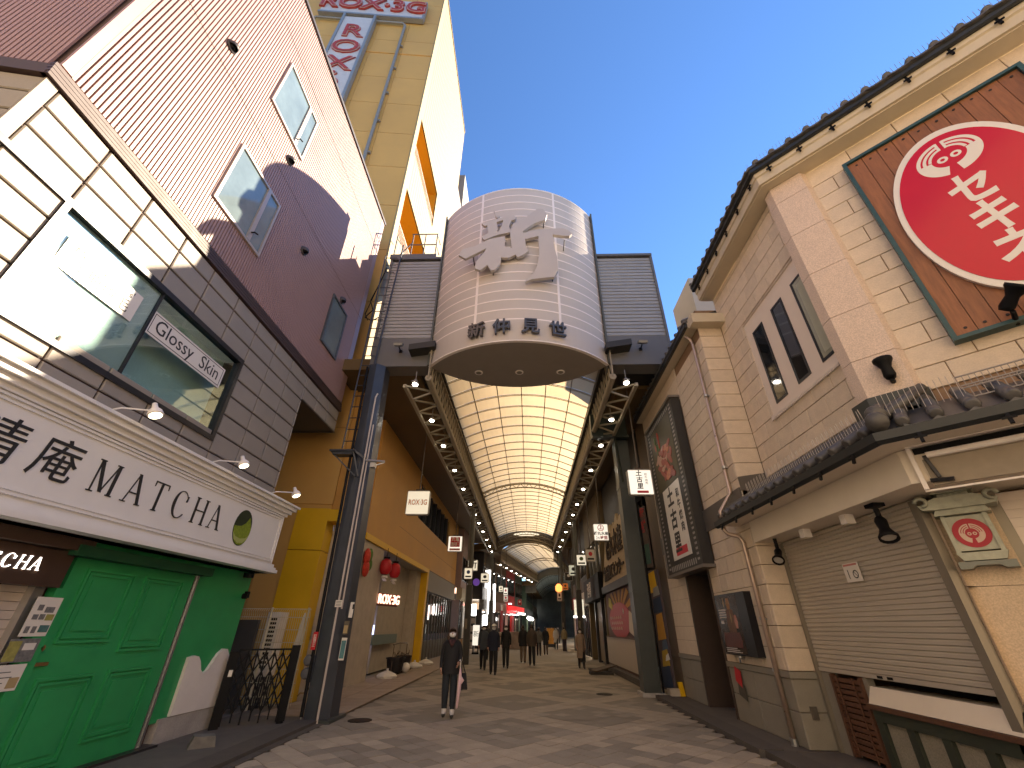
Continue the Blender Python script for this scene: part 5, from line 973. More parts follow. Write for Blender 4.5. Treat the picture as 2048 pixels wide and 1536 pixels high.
# ================================================================== RIGHT STONE BUILDING
XB, XR = 4.75, 4.2
FB, FA, FS = FRi(XB), FRi(XR), FF(8.27)
FCh = Fr((XB, 5.2, 0), (1, -1, 0))
sb = thing('stone_building', 'two-storey beige stone-tiled building with tiled eaves and cut corner', 'building', (5.5, 8, 0))
b = MB(); b.fbox(FB, -8.2, -5.2, 3.3, 8.77, -3, -.03); b.fbox(FA, -13.95, -8.3, 3.1, 8.25, -3, -.03); b.fbox(FA, -13.95, -12.25, 0, 3.1, -3, -.03); b.fbox(FA, -10.72, -8.3, 0, 3.1, -3, -.03); b.fbox(FS, 4.24, 4.9, 0, 8.5, -.3, -.03)
b.fbox(FCh, 0.02, 6, 3.3, 8.77, -2, -.03); b.fprism(WORLD, [(5.25, 8.15), (5.25, 5.6), (9.5, 1.35), (14, 1.35), (14, 13.9), (5.6, 13.9), (5.6, 8.15)], 0, 8.6); b.fbox(FA, -12.25, -10.72, 0, 3.1, -1.2, -1.1); mk('wall_core', b, mortar, sb)
tc = {}
def tile(F, u0, u1, v0, v1, mt, nm='tile', d=.03, stuff=None):
    if u1 - u0 < .05: return
    if stuff is not None: stuff.fbox(F, u0 + .004, u1 - .004, v0 + .004, v1 - .004, -d, 0); return
    k = (nm, mt.name, round(u1 - u0, 2), round(v1 - v0, 2), d)
    if k not in tc:
        w, h = u1 - u0 - .009, v1 - v0 - .009; e = .006; a, c = w / 2, h / 2
        q = MB(); q.add([(-a, -c, -d), (a, -c, -d), (a, c, -d), (-a, c, -d), (-a, -c, -e), (a, -c, -e), (a, c, -e), (-a, c, -e), (-a + e, -c + e, 0), (a - e, -c + e, 0), (a - e, c - e, 0), (-a + e, c - e, 0)],
              [(0, 1, 5, 4), (1, 2, 6, 5), (2, 3, 7, 6), (3, 0, 4, 7), (4, 5, 9, 8), (5, 6, 10, 9), (6, 7, 11, 10), (7, 4, 8, 11), (8, 9, 10, 11)]); tc[k] = mesh_of(nm, q, mt)
    piece(nm, tc[k], F((u0 + u1) / 2, (v0 + v1) / 2, random.uniform(-.002, .002)), sb, F.mat())
def courses(F, u0, u1, zlist, ln, mt, skips=(), nm='tile', stuff=None, off=0):
    for j in range(len(zlist) - 1):
        v0, v1 = zlist[j], zlist[j + 1]; vm = (v0 + v1) / 2
        u = u0 - (ln / 2 if (j + off) % 2 else 0)
        while u < u1 - .001:
            ivs = [(max(u, u0), min(u + ln, u1))]
            for (a0, a1, c0, c1) in skips:
                if c0 < vm < c1:
                    nx = []
                    for (p, q) in ivs:
                        if a1 <= p or a0 >= q: nx.append((p, q)); continue
                        if p < a0: nx.append((p, a0))
                        if q > a1: nx.append((a1, q))
                    ivs = nx
            for (p, q) in ivs: tile(F, p, q, v0, v1, mt, nm, stuff=stuff)
            u += ln
ZR = [1.03 + .317 * k for k in range(26)]
courses(FB, -8.266, -5.2, [z for z in ZR if z > 4.0 and z < 8.7] + [8.77], .5, tile_b, [(-7.42, -5.25, 5.15, 7.3)])
ZC = [z + .06 for z in ZR if z > 4.0 and z < 8.6] + [8.77]
courses(FCh, .5, 3.9, ZC, .62, tile_b, [(1.05, 2.95, 4.8, 8.3)], off=1)
courses(FA, -10.2, -8.275, [z for z in ZR if z < 8.0], .37, tile_b, [])
far_t = MB(); courses(FA, -13.9, -10.2, [z for z in ZR if z < 8.3], .37, tile_b, [(-12.9, -10.2, 2.9, 7.0), (-12.22, -10.72, 0, 2.85)], stuff=far_t); mk('tile', far_t, tile_b, sb, kind='stuff')
for k, z in enumerate(ZR[:-3]):
    if z < 8.4 and not 3.1 < z < 4.0: tile(FS, 4.205, 4.752, z, ZR[k + 1], tile_b)
# dado
for u0, u1 in ((-10.68, -9.6), (-9.6, -8.275)):
    for v0, v1 in ((.05, .5), (.5, .93)): tile(FA, u0, u1, v0, v1, dado_s, 'dado_slab', .03)
for u0, u1 in ((-13.9, -13.1), (-13.1, -12.25)):
    for v0, v1 in ((.05, .5), (.5, .93)): tile(FA, u0, u1, v0, v1, dado_s, 'dado_slab', .03)
for v0, v1 in ((.05, .5), (.5, .93)): tile(FS, 4.205, 4.63, v0, v1, dado_s, 'dado_slab', .03)
for F_, a0, a1 in ((FA, -10.7, -8.25), (FS, 4.225, 4.62), (FA, -13.92, -12.25)):
    b = MB(); b.fbox(F_, a0, a1, .935, 1.025, -.03, .022); mk('dado_cap', b, dado_s, sb)
b = MB(); b.fbox(FA, -10.76, -10.66, .05, 3.1, -1.1, .012); b.fbox(FA, -12.3, -12.2, .05, 3.1, -1.1, .012); b.fbox(FA, -12.2, -10.76, 2.83, 3.1, -1.1, .012); mk('door_frame', b, M('door_brown', (.06, .04, .03), .5), sb)
b = MB(); P = []
for i in range(25): P.append((-11.6 + .85 * i / 24, -.35 + .05 * math.sin(i * 1.9)))
vs = [FA(p[0], v, p[1]) for v in (.5, 2.8) for p in P]; b.add(vs, [(i, i + 1, 26 + i, 25 + i) for i in range(24)]); mk('curtain', b, M('curtain_maroon', (.10, .012, .015), .8), sb)
b = MB(); b.fbox(FA, -12.2, -10.76, .05, 2.83, -1.1, -1.05); mk('door_back', b, black_m, sb)
# pilaster on the corner
zz = [4.3, 4.9, 5.7, 6.6, 7.5, 8.35, 8.77]
for k in range(len(zz) - 1):
    b = MB(); b.fprism(WORLD, [(4.75, 5.34), (4.63, 5.34), (4.63, 5.15), (4.98, 4.80), (5.12, 4.84), (5.2, 4.9)], zz[k] + .004, zz[k + 1] - .004); mk('pilaster_block', b, granite, sb)
b = MB(); b.fprism(WORLD, [(4.75, 5.3), (4.66, 5.3), (4.66, 5.14), (4.98, 4.82), (5.2, 4.9)], 4.3, 8.77); mk('pilaster_core', b, mortar, sb)
b = MB(); b.fprism(WORLD, [(4.72, 5.42), (4.58, 5.42), (4.58, 5.12), (4.95, 4.75), (5.15, 4.8)], 4.05, 4.3); mk('pilaster_base', b, M('slate_base', (.04, .045, .043), .45), sb)
# slit windows
b = MB(); b.fbox(FB, -7.42, -5.25, 5.15, 7.3, -.035, -.012); b.fbox(FB, -7.44, -5.23, 5.06, 5.15, -.03, .03); b.fbox(FB, -7.44, -5.23, 7.3, 7.315, -.03, .02); mk('window_panel', b, M('panel_pale', (.70, .60, .51), .6, .03), sb)
for k, (u0, u1) in enumerate(((-7.2, -6.81), (-6.46, -6.09), (-5.77, -5.38))):
    w = thing('window', None, None, FB(u0, 5.3)); w.parent = sb; w.location = FB(u0, 5.3) - WL[sb]
    b = MB(); t = .045
    for a in ((u0, u1, 6.92, 6.96), (u0, u1, 5.30, 5.35), (u0, u0 + t, 5.35, 6.92), (u1 - t, u1, 5.35, 6.92)): b.fbox(FB, *a, -.02, .0)
    mk('frame', b, dk_frame, w); b = MB(); b.fbox(FB, u0 + t, u1 - t, 5.35, 6.92, -.02, -.009); mk('pane', b, M('slit_glass', (.30, .30, .23), .08, spec=.6) if k == 2 else glass_dk, w)
    if k == 2:
        b = MB(); b.fbox(FB, u0 + .12, u1 - .08, 5.42, 6.84, -.0085, -.006); mk('blind', b, M('slit_blind', (.36, .36, .27), .4), w)
def spikes(b, p0, p1, n, h, lean): 
    p0, p1 = Vector(p0), Vector(p1)
    for i in range(n):
        p = p0.lerp(p1, i / (n - 1)); b.tube([p, p + Vector(lean) * (1 if i % 2 else .5) + Vector((0, 0, h))], .0035, 3, cap=False)
sp_m = M('spike', (.55, .50, .45), .4)
b = MB(); b.fbox(FB, -7.3, -5.3, 5.145, 5.158, .0, .02); spikes(b, FB(-7.32, 5.1, .04), FB(-5.3, 5.1, .04), 70, -.09, (-.05, 0, 0)); mk('bird_spikes', b, sp_m, sb, kind='stuff')
# swept eaves
def sweep(path, prof, name, mt, parent):
    path = [Vector((p[0], p[1], 0)) for p in path]; nr = []
    for i in range(len(path) - 1): d = (path[i + 1] - path[i]).normalized(); nr.append(Vector((d.y, -d.x, 0)))
    b = MB(); m = len(prof); vs = []
    for i, p in enumerate(path):
        if i == 0: o = nr[0]
        elif i == len(path) - 1: o = nr[-1]
        else: o = (nr[i - 1] + nr[i]) / (1 + nr[i - 1].dot(nr[i]))
        for d, z in prof: q = p + o * d; vs.append((q.x, q.y, z))
    fs = [(i * m + k, i * m + (k + 1) % m, (i + 1) * m + (k + 1) % m, (i + 1) * m + k) for i in range(len(path) - 1) for k in range(m)] + [tuple(range(m))[::-1], tuple(range((len(path) - 1) * m, len(path) * m))]
    b.add(vs, fs); return mk(name, b, mt, parent)
up = [(4.75, 8.27), (4.75, 5.2), (8.4, 1.55)]
# outward is to -x : for this path direction (-y) the normal (d.y,-d.x) = (-1,0)
sweep(up, [(-.02, 8.775), (.30, 8.775), (.30, 8.86), (-.02, 8.86)], 'soffit', eave_c, sb)
sweep(up, [(.24, 8.80), (.345, 8.80), (.345, 8.98), (.375, 9.0), (.375, 9.16), (.24, 9.16)], 'eave_fascia', eave_c, sb)
sweep(up, [(.375, 9.09), (.42, 9.08), (.45, 9.10), (.455, 9.17), (.36, 9.17)], 'gutter', gutter_m, sb)
sweep(up, [(.33, 9.17), (.47, 9.19), (.47, 9.25), (-2.6, 10.6), (-2.6, 10.4)], 'roof_slab', rooft, sb)
cap = mesh_of('roof_tile', MB().lathe([(.0, -.03), (.06, -.028), (.075, 0), (.075, .05), (.07, .5)], Fr((0, 0, 0), (1, 0, 0), (0, -.25, .97)), 10), rooft, True)
def eave_tiles(F, u0, u1, pitch, w, z, me, rz):
    n = int((u1 - u0) / pitch)
    for i in range(n + 1): piece('roof_tile', me, F(u0 + i * pitch, z - (.02 if z > 9 else 0), w), sb, rz)
def tilerot(F, tilt):      # local z (tile axis) runs up the roof, away from the street
    z_ = (-F.w * math.cos(tilt) + Vector((0, 0, 1)) * math.sin(tilt)).normalized(); x_ = F.u; y_ = z_.cross(x_); return Matrix((x_, y_, z_)).transposed()
cap = mesh_of('roof_tile', MB().lathe([(.035, -.016), (.05, -.012), (.058, 0.01), (.06, .05), (.056, .55)], Fr((0, 0, 0), (1, 0, 0), (0, 0, 1)), 10), rooft, True)
eave_tiles(FB, -8.2, -5.15, .285, .47, 9.29, cap, tilerot(FB, .42)); eave_tiles(FCh, -.05, 4.6, .285, .47, 9.29, cap, tilerot(FCh, .42))
b = MB()
for i in range(6): b.beam(FB(-8.0 + i * .55, 9.10, .36), FB(-8.0 + i * .55, 8.92, .40), .03, .03); b.beam(FB(-8.03 + i * .55, 9.0, .40), FB(-7.93 + i * .55, 9.0, .40), .02, .02)
for i in range(9): b.beam(FCh(.1 + i * .5, 9.10, .36), FCh(.1 + i * .5, 8.92, .40), .03, .03); b.beam(FCh(.05 + i * .5, 9.0, .40), FCh(.15 + i * .5, 9.0, .40), .02, .02)
mk('gutter_bracket', b, black_m, sb)
b = MB(); spikes(b, FB(-8.2, 9.36, .36), FB(-5.1, 9.36, .36), 60, .13, (-.02, 0, 0)); spikes(b, FCh(0, 9.36, .36), FCh(4.5, 9.36, .36), 80, .13, (-.02, -.02, 0)); mk('bird_spikes', b, M('spike_grey', (.25, .25, .25)), sb, kind='stuff')
upA = [(4.2, 13.9), (4.2, 8.30)]
sweep(upA, [(-.02, 7.98), (.22, 7.98), (.22, 8.12), (-.02, 8.25)], 'soffit', eave_c, sb); sweep(upA, [(.221, 7.98), (.30, 7.99), (.30, 8.08), (.221, 8.12)], 'gutter', gutter_m, sb); sweep(upA, [(.2, 8.125), (.3, 8.13), (.3, 8.18), (-2.5, 9.2), (-2.5, 9.0)], 'roof_slab', rooft, sb)
b = MB(); b.box(3.99, 4.8, 8.0, 8.27, 7.92, 8.18); mk('eave_return', b, eave_c, sb)
eave_tiles(FA, -13.8, -8.3, .285, .28, 8.22, cap, tilerot(FA, .4))
# lower roof
EL = [(3.85, 8.72), (3.85, 4.34), (7.2, .99)]; FL_ = [(4.19, 8.268), (4.19, 4.62), (7.4, 1.41)]
WLn = [(4.75, 8.27), (4.75, 5.2), (8.2, 1.75)]
sweep(FL_, [(-1.05, 2.985), (0, 2.985), (0, 3.355), (-1.05, 3.355)], 'lower_fascia', cream, sb)
sweep(EL, [(-.38, 3.36), (.02, 3.37), (.02, 3.43), (-.38, 3.46)], 'eave_board', cream, sb)
sweep(EL, [(.025, 3.33), (.07, 3.315), (.12, 3.35), (.125, 3.44), (.025, 3.44)], 'gutter', gutter_m, sb)
b = MB(); e, w_ = [(3.82, 8.74), (3.82, 4.30), (7.2, .92)], [(4.78, 8.74), (4.78, 5.2), (8.2, 1.78)]
vs = [(p[0], p[1], 3.455) for p in e] + [(p[0], p[1], 4.10) for p in w_]; b.add(vs + [(v[0], v[1], v[2] - .05) for v in vs], [(0, 1, 4, 3), (1, 2, 5, 4), (6, 9, 10, 7), (7, 10, 11, 8), (0, 6, 7, 1), (1, 7, 8, 2), (0, 3, 9, 6), (2, 8, 11, 5), (3, 4, 10, 9), (4, 5, 11, 10)]); mk('roof_slab', b, rooft, sb)
lt = mesh_of('roof_tile', MB().lathe([(.04, -.018), (.056, -.014), (.064, .01), (.066, .06), (.06, .3), (.066, .302), (.06, .6), (.066, .602), (.06, 1.12)], Fr((0, 0, 0), (1, 0, 0), (0, 0, 1)), 10), rooft, True)
FE1 = FRi(3.85); FE2 = Fr((3.85, 4.34, 0), (1, -1, 0))
for i in range(16): piece('roof_tile', lt, FE1(-8.62 + i * .272, 3.53, .02), sb, tilerot(FE1, .58))
for i in range(13): piece('roof_tile', lt, FE2(.22 + i * .272, 3.53, .02), sb, tilerot(FE2, .49))
def wave(F, u0, n, pitch, z0=3.50, am=.055):
    for i in range(n):
        b = MB(); P = [(u0 + i * pitch + pitch * k / 6, z0 - am * math.sin(math.pi * k / 6)) for k in range(7)]
        b.fprism(F, P + [(p[0], p[1] - .03) for p in P[::-1]], -.3, .035); mk('pan_tile', b, rooft, sb)
wave(FB2 := FRi(4.28), -8.2, 11, .285, 9.235, .03); wave(Fr(FCh(0, 0, .47), (1, -1, 0)), -.05, 15, .285, 9.235, .03); wave(FE1, -8.62, 15, .272); wave(FE2, .22, 12, .272)
b = MB(); b.tube([(3.80, 4.25, 3.55), (4.3, 4.74, 3.92), (4.78, 5.2, 4.2)], .085, 10); b.tube([(3.78, 4.23, 3.54), (3.86, 4.31, 3.6)], .105, 12); b.tube([(3.95, 4.40, 3.70), (4.05, 4.5, 3.77)], .105, 12); mk('hip_ridge', b, rooft, sb, True)
b = MB()
for i in range(7): b.beam(FE1(-8.4 + i * .62, 3.38, .10), FE1(-8.4 + i * .62, 3.24, .13), .03, .025); b.beam(FE1(-8.45 + i * .62, 3.3, .13), FE1(-8.35 + i * .62, 3.3, .13), .02, .02)
for i in range(6): b.beam(FE2(.3 + i * .62, 3.38, .10), FE2(.3 + i * .62, 3.24, .13), .03, .025); b.beam(FE2(.25 + i * .62, 3.3, .13), FE2(.35 + i * .62, 3.3, .13), .02, .02)
mk('gutter_bracket', b, black_m, sb)
b = MB(); spikes(b, (3.98, 7.6, 3.66), (3.98, 4.6, 3.66), 60, .22, (-.03, 0, 0)); spikes(b, FE2(.1, 3.68, -.15), FE2(.75, 3.68, -.15), 14, .26, (-.03, -.03, 0)); mk('bird_spikes', b, sp_m, sb, kind='stuff')
b = MB()
for r in range(2):
    for i in range(52): b.fbox(FE2, .78 + i * .05, .787 + i * .05, 3.70 + r * .17, 3.84 + r * .17, -.28 - r * .16, -.274 - r * .16)
    for z in (3.70, 3.84): b.fbox(FE2, .78, 3.4, z + r * .17, z + .012 + r * .17, -.285 - r * .16, -.27 - r * .16)
mk('spike_panel', b, M('spike_panel', (.27, .24, .22), .5), sb)
b = MB(); b.fbox(FA, -13.9, -8.28, 3.55, 4.02, -.02, .028); mk('lead_flashing', b, M('lead', (.13, .115, .10), .5, .1, 3, metal=.3), sb)
b = MB(); b.fprism(FF(8.268), [(4.2, 3.95), (4.2, 4.22), (4.74, 4.3), (4.74, 3.95)], 0, .03); mk('lead_flashing', b, M('lead', (.1, .1, .1)), sb)
# awning slot in the cut corner fascia
FFc = Fr((4.19, 4.62, -.12), (1, -1, 0)); aw_ = thing('awning', 'rolled beige awning in a cream cassette on the cut-corner fascia', 'awning', FFc(1.5, 3.1))
b = MB()
for a in ((.08, 3.4, 3.47, 3.50, .09), (.08, .12, 3.02, 3.468, .05), (.08, 3.4, 3.0, 3.018, .02)): b.fbox(FFc, a[0], a[1], a[2], a[3], 0.002, a[4])
mk('cassette', b, white_paint, aw_); b = MB(); b.fbox(FFc, .13, 3.4, 3.40, 3.468, .003, .012); mk('slot', b, black_m, aw_)
b = MB(); b.tube([FFc(.22, 3.36, .07), FFc(3.4, 3.36, .07)], .032, 8); mk('front_bar', b, white_paint, aw_); b = MB(); b.fbox(FFc, .17, 3.4, 3.05, 3.33, .004, .03); mk('fabric', b, M('awning_cloth', (.30, .25, .19), .8, .1, 8), aw_)
b = MB(); b.beam(FFc(.2, 3.36, .06), FFc(.24, 3.12, .05), .03, .03); b.tube([FFc(.16, 3.1, .05), FFc(.34, 3.08, .07)], .022, 8); mk('arm', b, dk_frame, aw_)
# ground floor on the arcade side: shutter, lattice, counter
X65 = 4.65; F6 = FRi(X65)
rs_ = thing('roller_shutter', 'closed wide beige roller shutter under the cream fascia', 'shutter', F6(-6.7, 1.06)); 
sme = mesh_of('slat', MB().fprism(Fr((0, 0, 0), (0, 0, -1), (1, 0, 0)), [(-.0, -.02), (-.0, .0), (.022, .016), (.045, .016), (.062, .0), (.062, -.02)], -1.47, 1.47), shut)
sme = mesh_of('slat', MB().add([(x, y, z) for y in (-1.48, 1.48) for x, z in ((.03, 0), (0, 0), (-.013, .012), (-.013, .046), (0, .060), (.03, .060))], [(0, 1, 7, 6), (1, 2, 8, 7), (2, 3, 9, 8), (3, 4, 10, 9), (4, 5, 11, 10), (0, 6, 11, 5), (5, 4, 3, 2, 1, 0), (6, 7, 8, 9, 10, 11)]), shut)
for k in range(31): piece('slat', sme, (4.66, 6.72, 1.10 + k * .0605), rs_)
b = MB(); b.fbox(F6, -8.2, -5.24, 1.05, 1.10, -.02, .02); mk('bottom_bar', b, shut, rs_); b = MB(); b.fbox(F6, -6.9, -6.8, 1.06, 1.09, .021, .024); b.fbox(F6, -6.72, -6.62, 1.06, 1.09, .021, .024); mk('latch', b, black_m, rs_)
b = MB(); b.fbox(F6, -5.24, -5.13, .0, 2.95, -.05, .055); mk('guide_rail', b, M('rail_beige', (.26, .23, .18), .4, metal=.4), rs_); b = MB(); b.fbox(F6, -8.25, -8.19, .0, 2.95, -.03, .05); mk('guide_rail', b, M('rail_beige', (.26, .23, .18), .4, metal=.4), rs_)
t = thing('no_smoking_notice', 'small white no-smoking notice on the beige roller shutter', 'sign', F6(-6.6, 2.2, .03)); b = MB(); b.fbox(F6, -6.80, -6.48, 2.20, 2.44, .022, .03); mk('plate', b, off_white, t)
b = MB(); n = 18; vs = [F6(-6.58 + r * math.cos(a * 2 * math.pi / n), 2.29 + r * math.sin(a * 2 * math.pi / n), .032) for r in (.055, .04) for a in range(n)]; b.add(vs, [(a, (a + 1) % n, n + (a + 1) % n, n + a) for a in range(n)]); b.beam(F6(-6.61, 2.325, .032), F6(-6.545, 2.255, .032), .008, .002); b.beam(F6(-6.72, 2.36, .032), F6(-6.715, 2.24, .032), .012, .002); mk('symbol', b, ink, t)
b = MB(); b.fbox(F6, -6.78, -6.5, 2.405, 2.43, .031, .033); mk('print', b, M('pale_red', (.5, .2, .18)), t)
lx = thing('slat_screen', 'dark brown slatted screen under the left end of the roller shutter', 'screen', F6(-7.6, .08)); ls = mesh_of('slat', MB().box(-.02, .02, -.34, .34, -.026, .026), wood2)
for k in range(13): piece('slat', ls, F6(-7.6, .13 + k * .07, .0), lx)
b = MB()
for u in (-7.94, -7.3): b.fbox(F6, u, u + .05, .06, 1.03, -.03, .035)
for u in (-7.78, -7.42): b.tube([F6(u, .08, .035), F6(u, 1.02, .035)], .012, 5)
mk('upright', b, wood2, lx)
for a0, a1 in ((-8.19, -7.95), (-7.25, -7.17)):
    b = MB(); b.fbox(F6, a0, a1, .0, 1.04, -.1, .0); mk('jamb', b, dado_s, sb)
ct = thing('counter_front', 'serving counter with green frames and stone panels under the roller shutter', 'counter', F6(-6.2, 0))
b = MB(); b.add([F6(-7.17, .76, .07), F6(-5.13, .76, .07), F6(-5.13, .95, -.02), F6(-7.17, .95, -.02), F6(-7.17, .76, -.3), F6(-5.13, .76, -.3), F6(-5.13, .95, -.3), F6(-7.17, .95, -.3)], [(0, 1, 2, 3), (7, 6, 5, 4), (0, 4, 5, 1), (1, 5, 6, 2), (2, 6, 7, 3), (3, 7, 4, 0)]); mk('sill', b, cream, ct)
b = MB(); b.fbox(F6, -7.17, -5.13, .96, 1.05, -.35, -.3); mk('dark_slot', b, black_m, ct)
b = MB(); b.fbox(F6, -7.19, -5.1, .705, .755, -.3, .10); mk('ledge', b, wood2, ct)
gf = M('counter_green', (.035, .042, .03), .5, .12, 4); b = MB(); b.fbox(F6, -7.17, -5.13, .575, .70, -.3, .055); b.fbox(F6, -7.17, -5.13, .03, .1, -.3, .055)
for i in range(5): b.fbox(F6, -7.17 + i * .502, -7.05 + i * .502, .1, .575, -.3, .05)
mk('frame', b, gf, ct)
for i in range(4):
    b = MB(); b.fbox(F6, -7.04 + i * .502, -6.68 + i * .502, .105, .57, -.28, .012); mk('stone_panel', b, M('terrazzo', (.26, .235, .18), .5, .1, 6, fine=.15), ct)
# corner pier with lantern-shaped sign, second shutter
pz = [.04, 1.0, 2.02, 2.96]
for k in range(3):
    b = MB(); b.fprism(WORLD, [(4.70, 5.10), (4.72, 5.19), (4.745, 5.205), (5.11, 4.84), (5.6, 5.3), (5.1, 5.6)], pz[k] + .005, pz[k + 1]); mk('pier_block', b, M('pier_granite', (.58, .45, .31), .55, .06, 5, .15, fine=.13), sb)
s2 = thing('roller_shutter', 'pale roller shutter on the cut corner right of the lantern sign', 'shutter', FCh(1.8, .05, -.06))
sm2 = mesh_of('slat', MB().fbox(Fr((0, 0, 0), (1, -1, 0)), -1.25, 1.25, -.045, .03, -.03, 0).fbox(Fr((0, 0, 0), (1, -1, 0)), -1.25, 1.25, .03, .047, -.03, -.008), shut2)
for k in range(32): piece('slat', sm2, FCh(1.85, .1 + k * .09, -.05), s2)
b = MB(); b.fbox(FCh, .505, .605, .03, 2.97, -.3, -.06); mk('guide_rail', b, M('rail_beige', (.2, .2, .2)), s2)
ln_ = thing('lantern_sign', 'grey-green temple-lantern shaped metal sign with a red crest on the corner pier', 'sign', FCh(.27, 2.2, .2)); LF = Fr(FCh(.27, 0, 0), (1, -1, 0)); O = .14
def fr_(pts, w0, w1, nm, m): b = MB(); b.fprism(LF, pts, w0, w1); mk(nm, b, m, ln_)
fr_([(-.19, 2.36), (.19, 2.36), (.19, 2.72), (-.19, 2.72)], .02, O, 'lantern_body', verd2)
for s_ in (-1, 1): fr_([(s_ * .19, 2.34), (s_ * .15, 2.34), (s_ * .15, 2.73), (s_ * .19, 2.73)], O, O + .015, 'body_post', verd)
fr_([(-.23, 2.73), (.23, 2.73), (.2, 2.80), (-.2, 2.80)], .0, O + .07, 'cornice', verd)
fr_([(-.33, 2.86), (-.30, 2.80), (-.2, 2.79), (.2, 2.79), (.30, 2.80), (.33, 2.86), (.3, 2.85), (.16, 2.92), (-.16, 2.92), (-.3, 2.85)], -.0, O + .12, 'lantern_roof', verd)
for s_ in (-1, 1):
    b = MB(); b.tube([LF(s_ * (.29 + .05 * math.cos(a * .6)), 2.885 + .045 * math.sin(a * .6), O + .12) for a in range(9)], .022, 8); mk('roof_scroll', b, verd, ln_, True)
fr_([(-.13, 2.92), (.13, 2.92), (.13, 2.97), (-.13, 2.97)], .03, O + .02, 'attic', verd2)
b = MB(); [b.fbox(LF, -.1 + k * .05, -.075 + k * .05, 2.925, 2.965, O + .0201, O + .03) for k in range(5)]; mk('attic_bars', b, verd, ln_)
fr_([(-.2, 3.01), (-.17, 2.97), (.17, 2.97), (.2, 3.01), (.1, 3.01), (0, 3.05), (-.1, 3.01)], .0, O + .06, 'upper_roof', verd); b = MB(); b.lathe([(.05, 0), (.035, .05), (.012, .09)], Fr(LF(0, 3.04, O), (1, 0, 0)), 10); mk('finial', b, verd2, ln_, True)
fr_([(-.2, 2.34), (.2, 2.34), (.16, 2.26), (-.16, 2.26)], .0, O + .04, 'lantern_base', verd); fr_([(-.22, 2.25), (.22, 2.25), (.22, 2.18), (.13, 2.18), (.09, 2.21), (-.09, 2.21), (-.13, 2.18), (-.22, 2.18)], .0, O + .05, 'lantern_foot', M('verd_dark', (.16, .17, .15), .4, metal=.4))
def ring(F, cu, cv, R, r, w, n=40, a0=0, a1=360, sx=1):
    b = MB(); A = [math.radians(a0 + (a1 - a0) * i / n) for i in range(n + 1)]
    pts = [(cu + sx * R * math.cos(a), cv + R * math.sin(a)) for a in A] + [(cu + sx * r * math.cos(a), cv + r * math.sin(a)) for a in A[::-1]]
    vs = [F(p[0], p[1], w) for p in pts]; m = len(A); b.add(vs, [(i, i + 1, 2 * m - 2 - i, 2 * m - 1 - i) for i in range(m - 1)]); return b
def disc(F, cu, cv, R, w0, w1, n=48): b = MB(); return b.fprism(F, [(cu + R * math.cos(2 * math.pi * i / n), cv + R * math.sin(2 * math.pi * i / n)) for i in range(n)], w0, w1)
def crest(F, cu, cv, R, w, mt, parent):
    q = MB()
    for (R1, r1, a0, a1) in ((1, .87, 5, 84), (1, .87, 96, 175), (.80, .69, 5, 82), (.80, .69, 98, 175), (.62, .52, 8, 80), (.62, .52, 100, 172), (1, .54, -84, 4.9), (1, .54, 175.1, 252)):
        g = ring(F, cu, cv, R * R1, R * r1, w, 20, a0, a1); q.add(g.v, g.f)
    for s_ in (-1, 1):
        g = ring(F, cu + s_ * R * .21, cv - R * .04, R * .17, R * .075, w, 16); q.add(g.v, g.f); q.add([F(cu + s_ * R * .06, cv + R * .98, w + .0004), F(cu + s_ * R * .15, cv + R * .98, w + .0004), F(cu + s_ * R * .15, cv + R * .50, w + .0004), F(cu + s_ * R * .06, cv + R * .50, w + .0004)], [(0, 1, 2, 3)])
    mk('crest', q, mt, parent)
mk('crest_disc', disc(LF, 0, 2.535, .15, O, O + .008, 30), M('crest_red', (.40, .02, .035), .5), ln_); crest(LF, 0, 2.53, .10, O + .0095, M('crest_line', (.62, .45, .36), .5), ln_)
# big wooden sign with the red disc
bs = thing('board_sign', 'big cedar plank sign with a glossy red disc and white lettering', 'sign', FCh(2, 4.76, .1)); s0, s1, z0, z1 = 1.02, 2.98, 4.78, 8.31
pw = (s1 - s0) / 10; pme = mesh_of('plank', MB().fbox(Fr((0, 0, 0), (1, -1, 0)), -pw / 2 + .004, pw / 2 - .004, -1.77, 1.77, -.04, 0), wood)
for i in range(10): piece('plank', pme, FCh(s0 + pw * (i + .5), (z0 + z1) / 2, .10 + random.uniform(-.004, .004)), bs)
b = MB()
for a in ((s0 - .05, s1 + .05, z1, z1 + .05), (s0 - .05, s1 + .05, z0 - .05, z0), (s0 - .05, s0, z0, z1), (s1, s1 + .05, z0, z1)): b.fbox(FCh, *a, .0, .15)
mk('frame', b, teal_f, bs)
nl = mesh_of('nail', MB().lathe([(.018, -.01), (.018, .006), (.006, .008)], Fr((0, 0, 0), (1, -1, 0), Vector((-1, -1, 0))), 8), M('rust_nail', (.02, .012, .01)))
for i in range(10):
    for z in (z0 + .1, z1 - .1): piece('nail', nl, FCh(s0 + pw * (i + .5) + random.uniform(-.02, .02), z + random.uniform(-.02, .02), .102), bs)
DCu, DCv, DR = 2.02, 6.47, 1.30
def oval(rx, rz, w0, w1): b = MB(); return b.fprism(FCh, [(1.95 + rx * math.cos(2 * math.pi * i / 72), 6.5 + rz * math.sin(2 * math.pi * i / 72)) for i in range(72)], w0, w1)
mk('disc_rim', oval(.79, 1.47, .11, .165), off_white, bs); mk('disc', oval(.725, 1.36, .1655, .172), red_gl, bs)
crest(FCh, 1.95, 7.42, .33, .1732, off_white, bs)
for c, z in zip('セキネ', (6.72, 6.17, 5.60)): text(c, FCh, 1.93, z, .1725, .62, off_white, bs, ext=.001, bold=.018, sx=.72)
